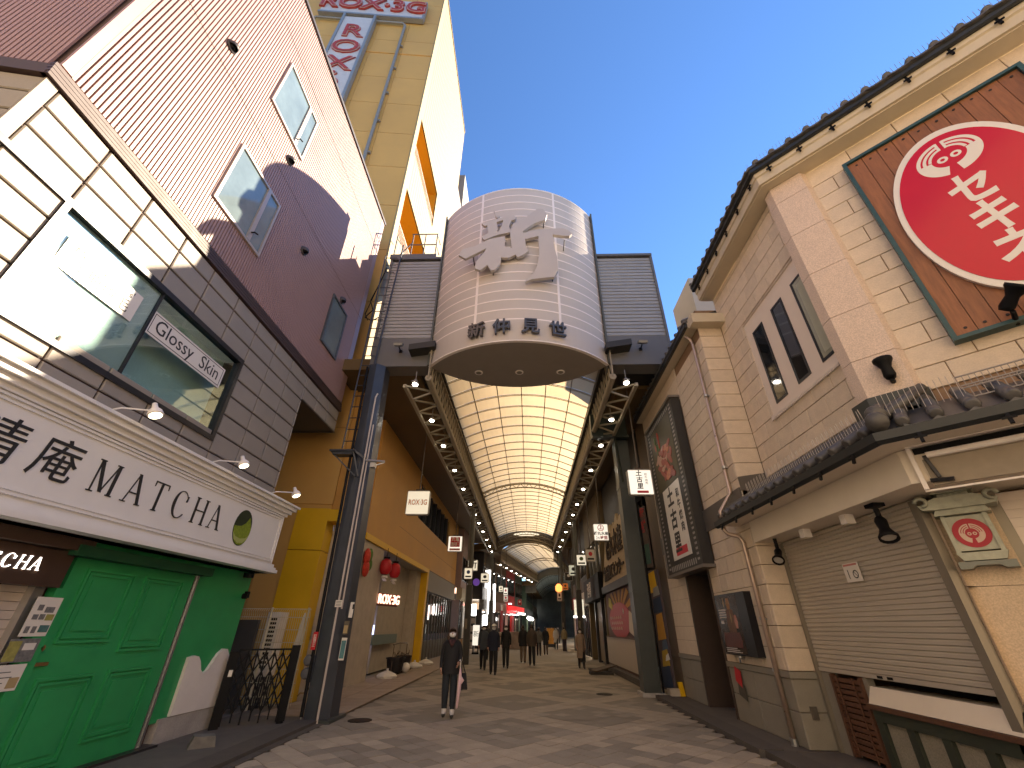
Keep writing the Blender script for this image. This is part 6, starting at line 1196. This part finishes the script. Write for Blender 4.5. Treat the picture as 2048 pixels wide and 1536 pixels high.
# film-strip advertising board
fb = thing('film_sign', 'tall film-strip framed restaurant board with a meat photo on the stone wall', 'sign', (3.95, 11.5, 2.9)); F9 = FRi(3.95)
b = MB(); b.fbox(F9, -12.85, -10.25, 2.87, 7.08, -.25, -.0); mk('case', b, M('film_black', (.03, .028, .026), .5), fb)
b = MB(); b.fbox(F9, -12.9, -10.2, 7.08, 7.14, -.25, .05); b.fbox(F9, -12.9, -12.85, 2.82, 7.08, -.25, .04); b.fbox(F9, -12.9, -10.2, 2.80, 2.865, -.25, .04); mk('frame', b, M('film_frame', (.16, .14, .12), .5), fb)
b = MB()
for i in range(36):
    for u in (-12.72, -10.52): b.fbox(F9, u, u + .14, 2.98 + i * .113, 3.03 + i * .113, .001, .004)
for i in range(14): b.fbox(F9, -12.5 + i * .14, -12.43 + i * .14, 2.92, 3.05, .001, .004); b.fbox(F9, -12.5 + i * .14, -12.43 + i * .14, 6.9, 7.0, .001, .004)
mk('film_holes', b, M('film_holes', (.30, .28, .26), .5), fb)
b = MB(); b.fbox(F9, -12.45, -10.6, 5.03, 6.85, .001, .006); mk('photo', b, M('meat_dark', (.07, .06, .03), .5, .35, 5), fb)
rng = random.Random(3)
for k in range(34):
    m = rng.choice(['m1', 'm1', 'm1', 'm2', 'm5', 'm4'] if k < 28 else ['m3', 'm3', 'm4']); u, v = (rng.uniform(-12.1, -10.95), rng.uniform(5.2, 6.1)) if k < 28 else (rng.uniform(-12.2, -11.7), rng.uniform(6.1, 6.65))
    a, c, th = rng.uniform(.12, .30), rng.uniform(.05, .12), rng.uniform(-.9, .9)
    if k >= 28: a, c, th = rng.uniform(.12, .22), .05, rng.uniform(1.1, 1.9)
    b = MB(); b.fprism(F9, [(max(-12.43, min(-10.62, u + a * math.cos(t * .524) * math.cos(th) - c * math.sin(t * .524) * math.sin(th))), max(5.05, v + a * math.cos(t * .524) * math.sin(th) + c * math.sin(t * .524) * math.cos(th))) for t in range(12)], .006, .008 + k * .0007)
    mk('meat_slice', b, {'m1': M('meat_red', (.26, .035, .03), .4, .5, 16), 'm2': M('meat_orange', (.42, .12, .05), .4, .4, 16), 'm3': M('flame_red', (.32, .03, .01), .5), 'm4': M('leaf_green', (.06, .11, .025), .5, .3, 12), 'm5': M('meat_fat', (.42, .24, .19), .4, .4, 20)}[m], fb)
b = MB(); b.fbox(F9, -12.17, -10.78, 3.16, 5.0, .001, .012); mk('name_panel', b, off_white, fb)
text('土古里', F9, -11.62, 4.1, .0125, .52, ink, fb, ext=.002, bold=.016, vertical=True, sp=1.12, shear=.08, sx=1.0); text('和牛焼肉', F9, -11.02, 4.25, .0125, .25, ink, fb, ext=.002, bold=.004, vertical=True, sp=1.12)
b = MB(); b.fbox(F9, -11.85, -11.0, 3.24, 3.42, .0125, .016); mk('red_label', b, M('label_red', (.5, .04, .06)), fb)
# poster light box
pb2 = thing('poster_box', 'dark slanting light box with a film poster beside the restaurant doorway', 'poster', FA(-9.6, 1.17, .1)); b = MB(); b.fbox(FA, -10.32, -8.92, 1.17, 2.23, .005, .14); mk('case', b, M('poster_case', (.012, .012, .015), .3), pb2)
b = MB(); b.fbox(FA, -10.28, -9.3, 1.2, 2.2, .1402, .142); mk('poster_print', b, M('poster_dark', (.03, .016, .01), .25, .6, 5), pb2)
for k, (u0, u1, v0, v1, m) in enumerate(((-9.80, -9.62, 1.95, 2.15, 'skin'), (-9.90, -9.52, 1.55, 1.95, 'coat'), (-9.56, -9.42, 1.62, 1.85, 'pk'), (-9.72, -9.66, 1.7, 1.93, 'sh'), (-10.2, -9.4, 1.3, 1.55, 'crowd'), (-9.95, -9.88, 1.98, 2.17, 'gl'))):
    b = MB(); b.fprism(FA, [(u0 + .03, v0), (u1 - .03, v0), (u1, (v0 + v1) / 2), (u1 - .04, v1), (u0 + .04, v1), (u0, (v0 + v1) / 2)], .1421, .1432 + k * .0006); mk('poster_figure', b, {'skin': M('p_skin', (.30, .15, .06), .4, .3, 30), 'coat': M('p_coat', (.12, .05, .02), .4, .5, 25), 'pk': M('p_pink', (.42, .18, .13), .4), 'sh': M('p_shirt', (.30, .22, .08), .4), 'crowd': M('p_crowd', (.10, .03, .025), .4, .6, 30), 'gl': M('p_glass', (.35, .25, .15), .4)}[m], pb2)
b = MB(); [b.fbox(FA, -10.22, -9.9 + .03 * (k % 2), 1.80 + k * .045, 1.825 + k * .045, .1435, .1442) for k in range(4)]; b.fbox(FA, -10.2, -10.05, 1.70, 1.76, .1435, .1442); [b.fbox(FA, -10.2, -9.5 - .1 * k, 1.215 + k * .03, 1.23 + k * .03, .1435, .1442) for k in range(3)]; mk('poster_words', b, M('p_words', (.5, .45, .42), .4, .3, 40), pb2)
t = thing('red_leaflet', 'small red and black leaflet low on the stone wall under the poster box', 'leaflet', FA(-10.2, .7, .03)); b = MB(); b.fprism(FA, [(-10.35, .72), (-10.1, .62), (-10.06, .9), (-10.3, .96)], .032, .04); mk('sheet', b, red_p, t); b = MB(); b.fprism(FA, [(-10.32, .5), (-10.0, .42), (-10.02, .66), (-10.28, .72)], .032, .038); mk('sheet', b, M('leaf_dark', (.08, .075, .06)), t)
t = thing('wall_tap', 'small steel tap under the poster box', 'tap', FA(-9.75, 1.1, .06)); b = MB(); b.tube([FA(-9.8, 1.12, 0), FA(-9.8, 1.12, .1), FA(-9.76, 1.06, .12)], .018, 6); b.lathe([(.04, 0), (.04, .03)], Fr(FA(-9.8, 1.13, .08), (1, 0, 0)), 8); mk('spout', b, alu, t)
t = thing('downpipe', 'coppery rain downpipe running down the stone corner', 'pipe', FA(-8.6, 0, .06)); b = MB(); b.tube([FA(-8.62, 7.95, .2), FA(-8.62, 7.85, .09), FA(-8.6, 7.7, .06), FA(-8.6, 4.0, .06), FA(-8.6, 3.62, .35), FA(-8.58, 3.5, .36)], .036, 10); mk('upper_pipe', b, bronze_p, t, True)
b = MB(); b.tube([FA(-8.62, 3.40, .35), FA(-8.62, 3.27, .35), FA(-8.6, 3.2, .30), FA(-8.58, 3.15, .12), FA(-8.56, 3.05, .07), FA(-8.55, .12, .07)], .038, 10); mk('lower_pipe', b, bronze_p, t, True)
b = MB(); [b.tube([FA(-8.57, z, .07), FA(-8.57, z + .05, .07)], .046, 10) for z in (.1, 1.0, 1.75, 4.5, 6.2)]; b.tube([FA(-8.55, .05, .07), FA(-8.55, .14, .07)], .05, 10); [b.fbox(FA, -8.6, -8.54, z, z + .03, 0, .06) for z in (1.0, 1.75, 4.5, 6.2)]; mk('pipe_clip', b, alu, t)
t = thing('door_chime', 'small dark plate on the grey dado right of the downpipe', 'plate', FS(4.4, .5, .02)); b = MB(); b.fbox(FS, 4.36, 4.46, .42, .58, .001, .02); mk('plate', b, M('plate_dark', (.10, .085, .07), .5), t)
def spot(name, lb, base, aim, m=black_m, s=1):
    t = thing(name, lb, 'spotlight', base, 'black spotlights on the stone building'); aim = Vector(aim).normalized(); base = Vector(base); p = base + aim * .05 * s; x = aim.cross(Vector((0, 0, 1)));
    if x.length < .1: x = Vector((1, 0, 0))
    x.normalize(); F = Fr(p, x, aim)
    b = MB(); b.lathe([(.045 * s, -.10 * s), (.06 * s, -.06 * s), (.05 * s, .04 * s), (.075 * s, .10 * s), (.095 * s, .13 * s), (.095 * s, .16 * s), (.08 * s, .16 * s), (.07 * s, .13 * s)], F, 14); mk('head', b, m, t, True); b = MB(); b.lathe([(.075 * s, .128 * s), (.07 * s, .14 * s)], F, 12); mk('lens', b, M('spot_lens', (.45, .42, .38), .15), t); return t, F
t, F = spot('spotlight', 'black spotlight pointing up from the foot of the granite pilaster', FCh(.27, 4.52, .22), (0, 0, 1), s=1.15); b = MB(); b.tube([FCh(.27, 4.45, .1), FCh(.27, 4.45, .22)], .03, 8); b.lathe([(.07, 0), (.07, .02)], Fr(FCh(.27, 4.45, .09), (1, -1, 0), Vector((-1, -1, 0))), 12); mk('arm', b, black_m, t)
t, F = spot('spotlight', 'black spotlight under the eave end beside the copper downpipe', (4.32, 7.82, 2.76), (-.45, -.5, -.75)); b = MB(); b.tube([(4.34, 7.85, 2.985), (4.34, 7.85, 2.78)], .03, 8); mk('arm', b, black_m, t)
t, F = spot('spotlight', 'black spotlight hung under the cream fascia near the lantern sign', (4.36, 5.45, 2.76), (-.2, -.35, -.9), s=1.1); b = MB(); b.box(4.3, 4.44, 5.38, 5.54, 2.94, 2.984); b.tube([(4.37, 5.46, 2.92), (4.37, 5.46, 2.78)], .03, 8); mk('arm', b, black_m, t)
t, F = spot('spotlight', 'black spotlight at the lower edge of the cedar plank sign', FCh(1.50, 4.88, .3), (.1, -.6, .5), s=1.2); b = MB(); b.tube([FCh(1.52, 4.74, .05), FCh(1.51, 4.80, .28)], .025, 8); mk('arm', b, black_m, t)
for k, (y, lb) in enumerate(((7.05, 'small white cube lamp under the fascia nearer the downpipe'), (6.05, 'small white cube lamp under the fascia nearer the lantern sign'))):
    t = thing('cube_lamp', lb, 'lamp', (4.4, y, 2.85), 'cube lamps under the fascia'); b = MB(); b.box(4.34, 4.46, y - .06, y + .06, 2.86, 2.984); mk('case', b, white_paint, t); b = MB(); b.box(4.36, 4.44, y - .04, y + .04, 2.852, 2.859); mk('lens', b, M('cube_lens', (.6, .55, .4), .3), t)
b = MB(); b.box(6.23, 11, 12.0, 13.9, 8.61, 13.18); b.box(7.5, 11, 13.905, 17, 0, 13.1); tag(mk('far_block', b, M('far_block', (.40, .36, .29), .8, .1, .6)), 'plain beige block rising behind the tiled eave', 'building')

# ================================================================== PEOPLE
skin = M('skin', (.42, .24, .17), .5, .06, 8); hair_m = M('hair', (.030, .018, .012), .5, .3, 30); mask_m = M('mask_white', (.75, .73, .72), .6)
def cloth(n, c): return M('cloth_' + n, c, .8, .18, 9, .2)
def skin_body(verts, edges, rad, name, mats, fmat, T, parent):
    me = bpy.data.meshes.new(name); me.from_pydata([tuple(v) for v in verts], edges, []); o = bpy.data.objects.new(name, me); COL.objects.link(o)
    md = o.modifiers.new('s', 'SKIN'); md.use_smooth_shade = True
    lay = me.skin_vertices[0] if me.skin_vertices else None
    if lay is None:
        bpy.context.view_layer.objects.active = o; me.attributes.new('x', 'FLOAT', 'POINT')
    for i, r in enumerate(rad): me.skin_vertices[0].data[i].radius = r; me.skin_vertices[0].data[i].use_root = (i == 0)
    sd = o.modifiers.new('d', 'SUBSURF'); sd.levels = 1; sd.render_levels = 1
    bpy.context.view_layer.update(); m2 = bpy.data.meshes.new_from_object(o.evaluated_get(bpy.context.evaluated_depsgraph_get()))
    bpy.data.objects.remove(o); bpy.data.meshes.remove(me); m2.name = name; m2.materials.clear()
    for m in mats: m2.materials.append(m)
    for p in m2.polygons: p.material_index = fmat(p.center); p.use_smooth = True
    m2.transform(T); return m2
def person(lb, x, y, heading, h, top, legs, shoe, hem=.82, hairlong=False, hair=hair_m, masked=True, stride=.16, armL=0, armR=0, cap=None, bag=None, wide=1, group='people walking in the arcade', socks=None, ankle=.13):
    s = h / 1.70; t = thing('person', lb, 'person', (x, y, 0), group)
    a = heading; T = Matrix.Scale(s, 4); RZ = Matrix.Rotation(a, 4, 'Z') @ T       # local figure faces -y
    P = lambda v: Vector((x, y, 0)) + (RZ @ Vector(v))
    q = stride
    V = [(0, 0, .95), (0, .0, 1.12), (0, .005, 1.30), (0, .01, 1.43), (0, .0, 1.50), (0, -.015, 1.57), (0, -.018, 1.635),
         (.085, 0, .89), (.09, -q * .5 - .02, .48), (.09, -q, .10), (.095, -q - .13, .035), (-.085, 0, .89), (-.09, q * .4 - .03, .48), (-.09, q, .11), (-.095, q - .13, .04),
         (.165, .01, 1.395), (.215, .03 - .02 * armL, 1.14), (.22 - .05 * armL, -.04 - .22 * armL, .93 + .17 * armL), (-.165, .01, 1.395), (-.215, .03 - .02 * armR, 1.14), (-.22 + .05 * armR, -.04 - .22 * armR, .93 + .17 * armR)]
    V += [(V[17][0] - .01, V[17][1] - .05 - .03 * armL, V[17][2] - .085 + .06 * armL), (V[20][0] + .01, V[20][1] - .05 - .03 * armR, V[20][2] - .085 + .06 * armR)]
    E_ = [(0, 1), (1, 2), (2, 3), (3, 4), (4, 5), (5, 6), (0, 7), (7, 8), (8, 9), (9, 10), (0, 11), (11, 12), (12, 13), (13, 14), (3, 15), (15, 16), (16, 17), (3, 18), (18, 19), (19, 20), (17, 21), (20, 22)]
    R_ = [(.15, .10), (.14, .10), (.155, .11), (.11, .085), (.048, .05), (.078, .09), (.07, .082), (.10, .10), (.085, .085), (.062, .062), (.045, .034), (.10, .10), (.085, .085), (.062, .062), (.045, .034),
          (.065, .065), (.05, .05), (.036, .036), (.065, .065), (.05, .05), (.036, .036), (.04, .022), (.04, .022)]
    def fm(c):
        if c.z > 1.485: return 2
        for k in (17, 20):
            if (Vector(V[k]) - c).length < .13 and (c - Vector(V[k])).dot(Vector(V[21 if k == 17 else 22]) - Vector(V[k])) > .0015: return 2
        if c.z < .085: return 3
        if c.z < ankle and socks: return 4
        if c.z < ankle - .03: return 3
        if c.z < .92 and abs(c.x) < .20 and not (abs(c.x) > .165 and c.z > .8): return 1
        return 0
    me = skin_body(V, E_, R_, 'body', [top, legs, skin, shoe, socks or legs], fm, RZ, t)
    piece('body', me, (x, y, 0), t)
    # fingers
    for k, w in ((17, 21), (20, 22)):
        b = MB(); c = Vector(V[w]); d = (c - Vector(V[k])).normalized(); sx = 1 if c.x > 0 else -1; side = Vector((0, -1, 0)) - d * d.dot(Vector((0, -1, 0))); side = side.normalized() if side.length > .05 else Vector((0, 0, 1)); inn = Vector((-sx, 0, 0))
        for i, ln in enumerate((.058, .070, .066, .050)):
            p = c + side * (.030 - i * .019) + d * .012; b.tube([P(p - d * .015), P(p + d * ln * .5 + inn * .008), P(p + d * ln * .85 + inn * .03)], [.0095 * s, .009 * s, .007 * s], 6)
        p = c + side * .034 - d * .02; b.tube([P(p), P(p + side * .025 + d * .02 + inn * .012), P(p + side * .03 + d * .05 + inn * .025)], [.011 * s, .010 * s, .008 * s], 6)
        mk('fingers', b, skin, t, True)
    # coat shell: stacked ellipses from hem to collar
    lv = [(hem, .185 * wide + (.02 if hem < .7 else 0), .135 * wide + (.01 if hem < .7 else 0)), ((hem + .98) / 2, .185 * wide, .135 * wide), (1.0, .172 * wide, .128 * wide), (1.12, .165 * wide, .122 * wide), (1.28, .18 * wide, .13 * wide), (1.38, .175 * wide, .115), (1.44, .11, .09), (1.50, .075, .075), (1.52, .07, .07)]
    b = MB(); n = 18; vs = []; fs = []
    for (z, rx, ry) in lv:
        for i in range(n):
            an = 2 * math.pi * i / n; f = 1 + (.025 * math.sin(an * 5 + z * 9) if z < 1.35 else 0); vs.append(P((rx * f * math.cos(an), ry * f * math.sin(an) + .005, z)))
    for j in range(len(lv) - 1):
        for i in range(n): fs.append((j * n + i, j * n + (i + 1) % n, (j + 1) * n + (i + 1) % n, (j + 1) * n + i))
    b.add(vs, fs); mk('coat', b, top, t, True)
    # hair, face
    hc = Vector((0, -.012, 1.612)); b = MB(); vs = []; fs = []; nu, nv = 16, 10
    b2 = MB(); b2.ell((0, 0, 0), .088, .102, .105, nu, nv, 0, lambda c: c.y > -.035 or c.z > .055)
    b.add([P(hc + Vector(v)) for v in b2.v], b2.f)
    if hairlong:
        for sx in (-1, 0, 1):
            b.tube([P((sx * .06, .03 if sx else .07, 1.64)), P((sx * .082, .02 if sx else .085, 1.54)), P((sx * .085, -.01 if sx else .09, 1.42)), P((sx * .07, -.06 if sx else .11, 1.33))], [.05 * s, .048 * s, .042 * s, .018 * s], 8)
    mk('hair', b, hair, t, True)
    b = MB(); [b.ell(P((sx * .03, -.098, 1.612)), .010 * s, .010 * s, .006 * s, 6, 4) for sx in (-1, 1)]; [b.beam(P((sx * .018, -.104, 1.632)), P((sx * .045, -.098, 1.632)), .006 * s, .005 * s) for sx in (-1, 1)]; mk('eyes', b, ink, t)
    b = MB(); b.tube([P((0, -.097, 1.615)), P((0, -.122, 1.585)), P((0, -.10, 1.575))], [.008 * s, .014 * s, .010 * s], 6); [b.ell(P((sx * .082, -.01, 1.60)), .010 * s, .018 * s, .028 * s, 6, 5) for sx in (-1, 1)]; mk('nose_and_ears', b, skin, t, True)
    if masked:
        b = MB(); b2 = MB(); b2.ell((0, 0, 0), .076, .062, .056, 12, 8, 0, lambda c: c.y < -.004); b.add([P(Vector((0, -.055, 1.567)) + Vector(v)) for v in b2.v], b2.f); b.tube([P((.066, -.07, 1.58)), P((.085, -.01, 1.61))], .003, 4); b.tube([P((-.066, -.07, 1.58)), P((-.085, -.01, 1.61))], .003, 4); mk('mask', b, mask_m, t, True)
    else:
        b = MB(); b.beam(P((-.022, -.096, 1.552)), P((.022, -.096, 1.552)), .008, .008); mk('mouth', b, M('lips', (.25, .08, .07), .5), t)
    if cap:
        b = MB(); b2 = MB(); b2.ell((0, 0, 0), .097, .11, .09, 14, 8, 0, lambda c: c.z > .01); b.add([P(Vector((0, -.012, 1.645)) + Vector(v)) for v in b2.v], b2.f); b.add([P(v) for v in ((-.08, -.08, 1.655), (.08, -.08, 1.655), (.06, -.19, 1.64), (-.06, -.19, 1.64), (-.08, -.08, 1.665), (.08, -.08, 1.665), (.06, -.19, 1.65), (-.06, -.19, 1.65))], [(3, 2, 1, 0), (4, 5, 6, 7), (0, 1, 5, 4), (1, 2, 6, 5), (2, 3, 7, 6), (3, 0, 4, 7)]); mk('cap', b, cap, t, True)
    return t, P
blk, nvy, dgr = cloth('black', (.014, .014, .016)), cloth('navy', (.014, .018, .035)), cloth('dark_grey', (.035, .035, .04))
wt_s, dk_s = cloth('sock_white', (.55, .52, .5)), M('shoe_dark', (.03, .03, .028), .5)
t, P = person('woman in black jacket and cropped dark trousers with a white mask, nearest the camera', -1.62, 10.62, .08, 1.57, blk, cloth('denim_dark', (.018, .024, .032)), dk_s, .80, True, M('hair_brown', (.05, .024, .014), .5, .3, 30), True, .05, .62, .0, socks=wt_s, ankle=.19, wide=1.06)
b = MB(); b.tube([P((.0, -.13, 1.43)), P((.05, -.12, 1.47)), P((0, -.13, 1.36)), P((-.05, -.12, 1.46))], [.03, .045, .05, .045], 8); mk('scarf', b, M('scarf_wine', (.05, .018, .022), .8, .3, 20), t, True)
um = thing('umbrella', 'folded pale pink umbrella hanging from the arm of the woman in black', 'umbrella', P((.26, -.2, .3)))
b = MB(); b.tube([P((.235, -.22, .92)), P((.235, -.235, .80)), P((.23, -.235, .55)), P((.20, -.235, .22)), P((.195, -.235, .2))], [.014, .032, .038, .022, .006], 8)
b.add([P(v) for v in ((.24, -.24, .82), (.33, -.235, .70), (.25, -.24, .6))] + [P(v) for v in ((.24, -.23, .82), (.33, -.225, .70), (.25, -.23, .6))], [(0, 1, 2), (5, 4, 3), (0, 3, 4, 1), (1, 4, 5, 2), (2, 5, 3, 0)]); mk('canopy', b, M('umbrella_pink', (.68, .48, .52), .5, .08, 20), um, True)
b = MB(); b.tube([P((.235, -.22, .9)), P((.235, -.215, 1.05)), P((.22, -.20, 1.09)), P((.205, -.19, 1.06))], .008, 6); mk('handle', b, off_white, um)
hb = thing('handbag', 'black tote bag on the arm of the woman in black', 'bag', P((.3, -.05, .5))); b = MB(); b.add([P(v) for v in ((.2, -.16, .52), (.40, -.12, .52), (.40, .1, .52), (.2, .1, .52), (.24, -.1, .82), (.36, -.1, .82), (.36, .04, .82), (.24, .04, .82))], [(3, 2, 1, 0), (4, 5, 6, 7), (0, 1, 5, 4), (1, 2, 6, 5), (2, 3, 7, 6), (3, 0, 4, 7)]); mk('body', b, blk, hb)
b = MB(); b.tube([P((.26, -.03, .82)), P((.25, -.1, 1.0)), P((.23, -.13, 1.07)), P((.27, -.06, 1.02)), P((.34, -.02, .82))], .011, 6); mk('strap', b, blk, hb)
person('man in dark navy coat with a white cap and mask walking towards the camera', -1.33, 19.5, .0, 1.68, nvy, blk, dk_s, .80, cap=mask_m, stride=.1, wide=1.18)
person('person in dark clothes half hidden behind the man with the white cap', -1.92, 21.6, .0, 1.66, cloth('bluegrey', (.05, .06, .075)), blk, dk_s, .75)
person('person in black coat just right behind the man with the white cap', -.98, 22.6, .0, 1.66, blk, blk, dk_s, .78)
person('person in dark brown jacket and black trousers walking away in the middle', .22, 23.9, math.pi, 1.72, cloth('brown_jkt', (.06, .045, .035)), blk, dk_s, .8, masked=False, wide=1.15)
person('person in black coat and tan trousers walking away beside the brown jacket', -.22, 25.8, math.pi, 1.70, blk, cloth('tan', (.17, .12, .08)), dk_s, .74, masked=False, wide=1.15)
person('person in grey patterned jacket walking away farther on', .75, 32, math.pi, 1.6, cloth('grey_jkt', (.12, .11, .10)), blk, dk_s, .8, masked=False)
person('person in long black coat with an orange bag farther on', 1.25, 33.5, math.pi, 1.62, blk, cloth('brown_tr', (.10, .06, .04)), dk_s, .6, masked=False)
person('woman in long beige coat and black boots walking on the right', 2.45, 22.85, .1, 1.57, cloth('beige', (.25, .19, .145)), blk, dk_s, .45, True, stride=.14, wide=1.05, ankle=.4)
person('person in olive jacket walking away near the right shops', 2.9, 38.5, math.pi, 1.66, cloth('olive', (.22, .17, .09)), cloth('purple_dk', (.05, .035, .05)), dk_s, .85, masked=False, wide=1.15)
person('person in white top and black skirt beside the olive jacket', 2.42, 41.5, 0, 1.62, cloth('white_top', (.5, .47, .43)), blk, dk_s, .55)
person('small dark figure far down the middle of the arcade', 2.6, 52, 0, 1.66, nvy, blk, dk_s, .8)
person('small grey figure far away before the far vault', 3.6, 57, 0, 1.66, dgr, blk, dk_s, .8)
person('person in black trousers and grey coat farther back on the left side', -2.3, 27.5, math.pi, 1.68, dgr, blk, dk_s, .7, masked=False)
person('person in dark jacket beside the left shops before the lit panel', -2.9, 31.5, 0, 1.64, cloth('dark_jkt', (.03, .025, .03)), blk, dk_s, .8)
t = thing('sign_cart', 'low orange lettered stand in the middle distance', 'stand', (2.25, 47, 0)); b = MB(); b.box(1.9, 2.6, 47, 47.4, .25, 1.55); mk('board', b, M('cart_orange', (.45, .2, .03), .6, .3, 6), t); b = MB(); b.box(1.88, 2.62, 46.95, 47.45, 0, .245); mk('base', b, dk_frame, t)
t = thing('display_stand', 'wooden display stand of goods before the lit left shops', 'stand', (-2.4, 40, 0)); b = MB(); b.box(-2.9, -1.9, 39.8, 40.6, .9, 1.0); b.box(-2.9, -1.9, 39.8, 40.6, .4, .46); mk('shelf', b, wood2, t); b = MB(); [b.box(x, x + .06, y, y + .06, 0, .9) for x in (-2.9, -1.96) for y in (39.8, 40.54)]; mk('leg', b, wood2, t); b = MB(); [b.box(-2.8 + k * .22, -2.65 + k * .22, 40, 40.4, 1.0, 1.15 + .05 * (k % 3)) for k in range(4)]; mk('goods', b, M('goods', (.3, .22, .17), .6, .5, 8), t)
b = MB(); b.box(-1.8, -.6, 41.5, 43.5, 0, 1.25); tag(mk('wrapped_stall', b, M('stall_cover', (.25, .18, .14), .7, .4, 2)), 'covered brown market stall in the middle distance on the left', 'stall')
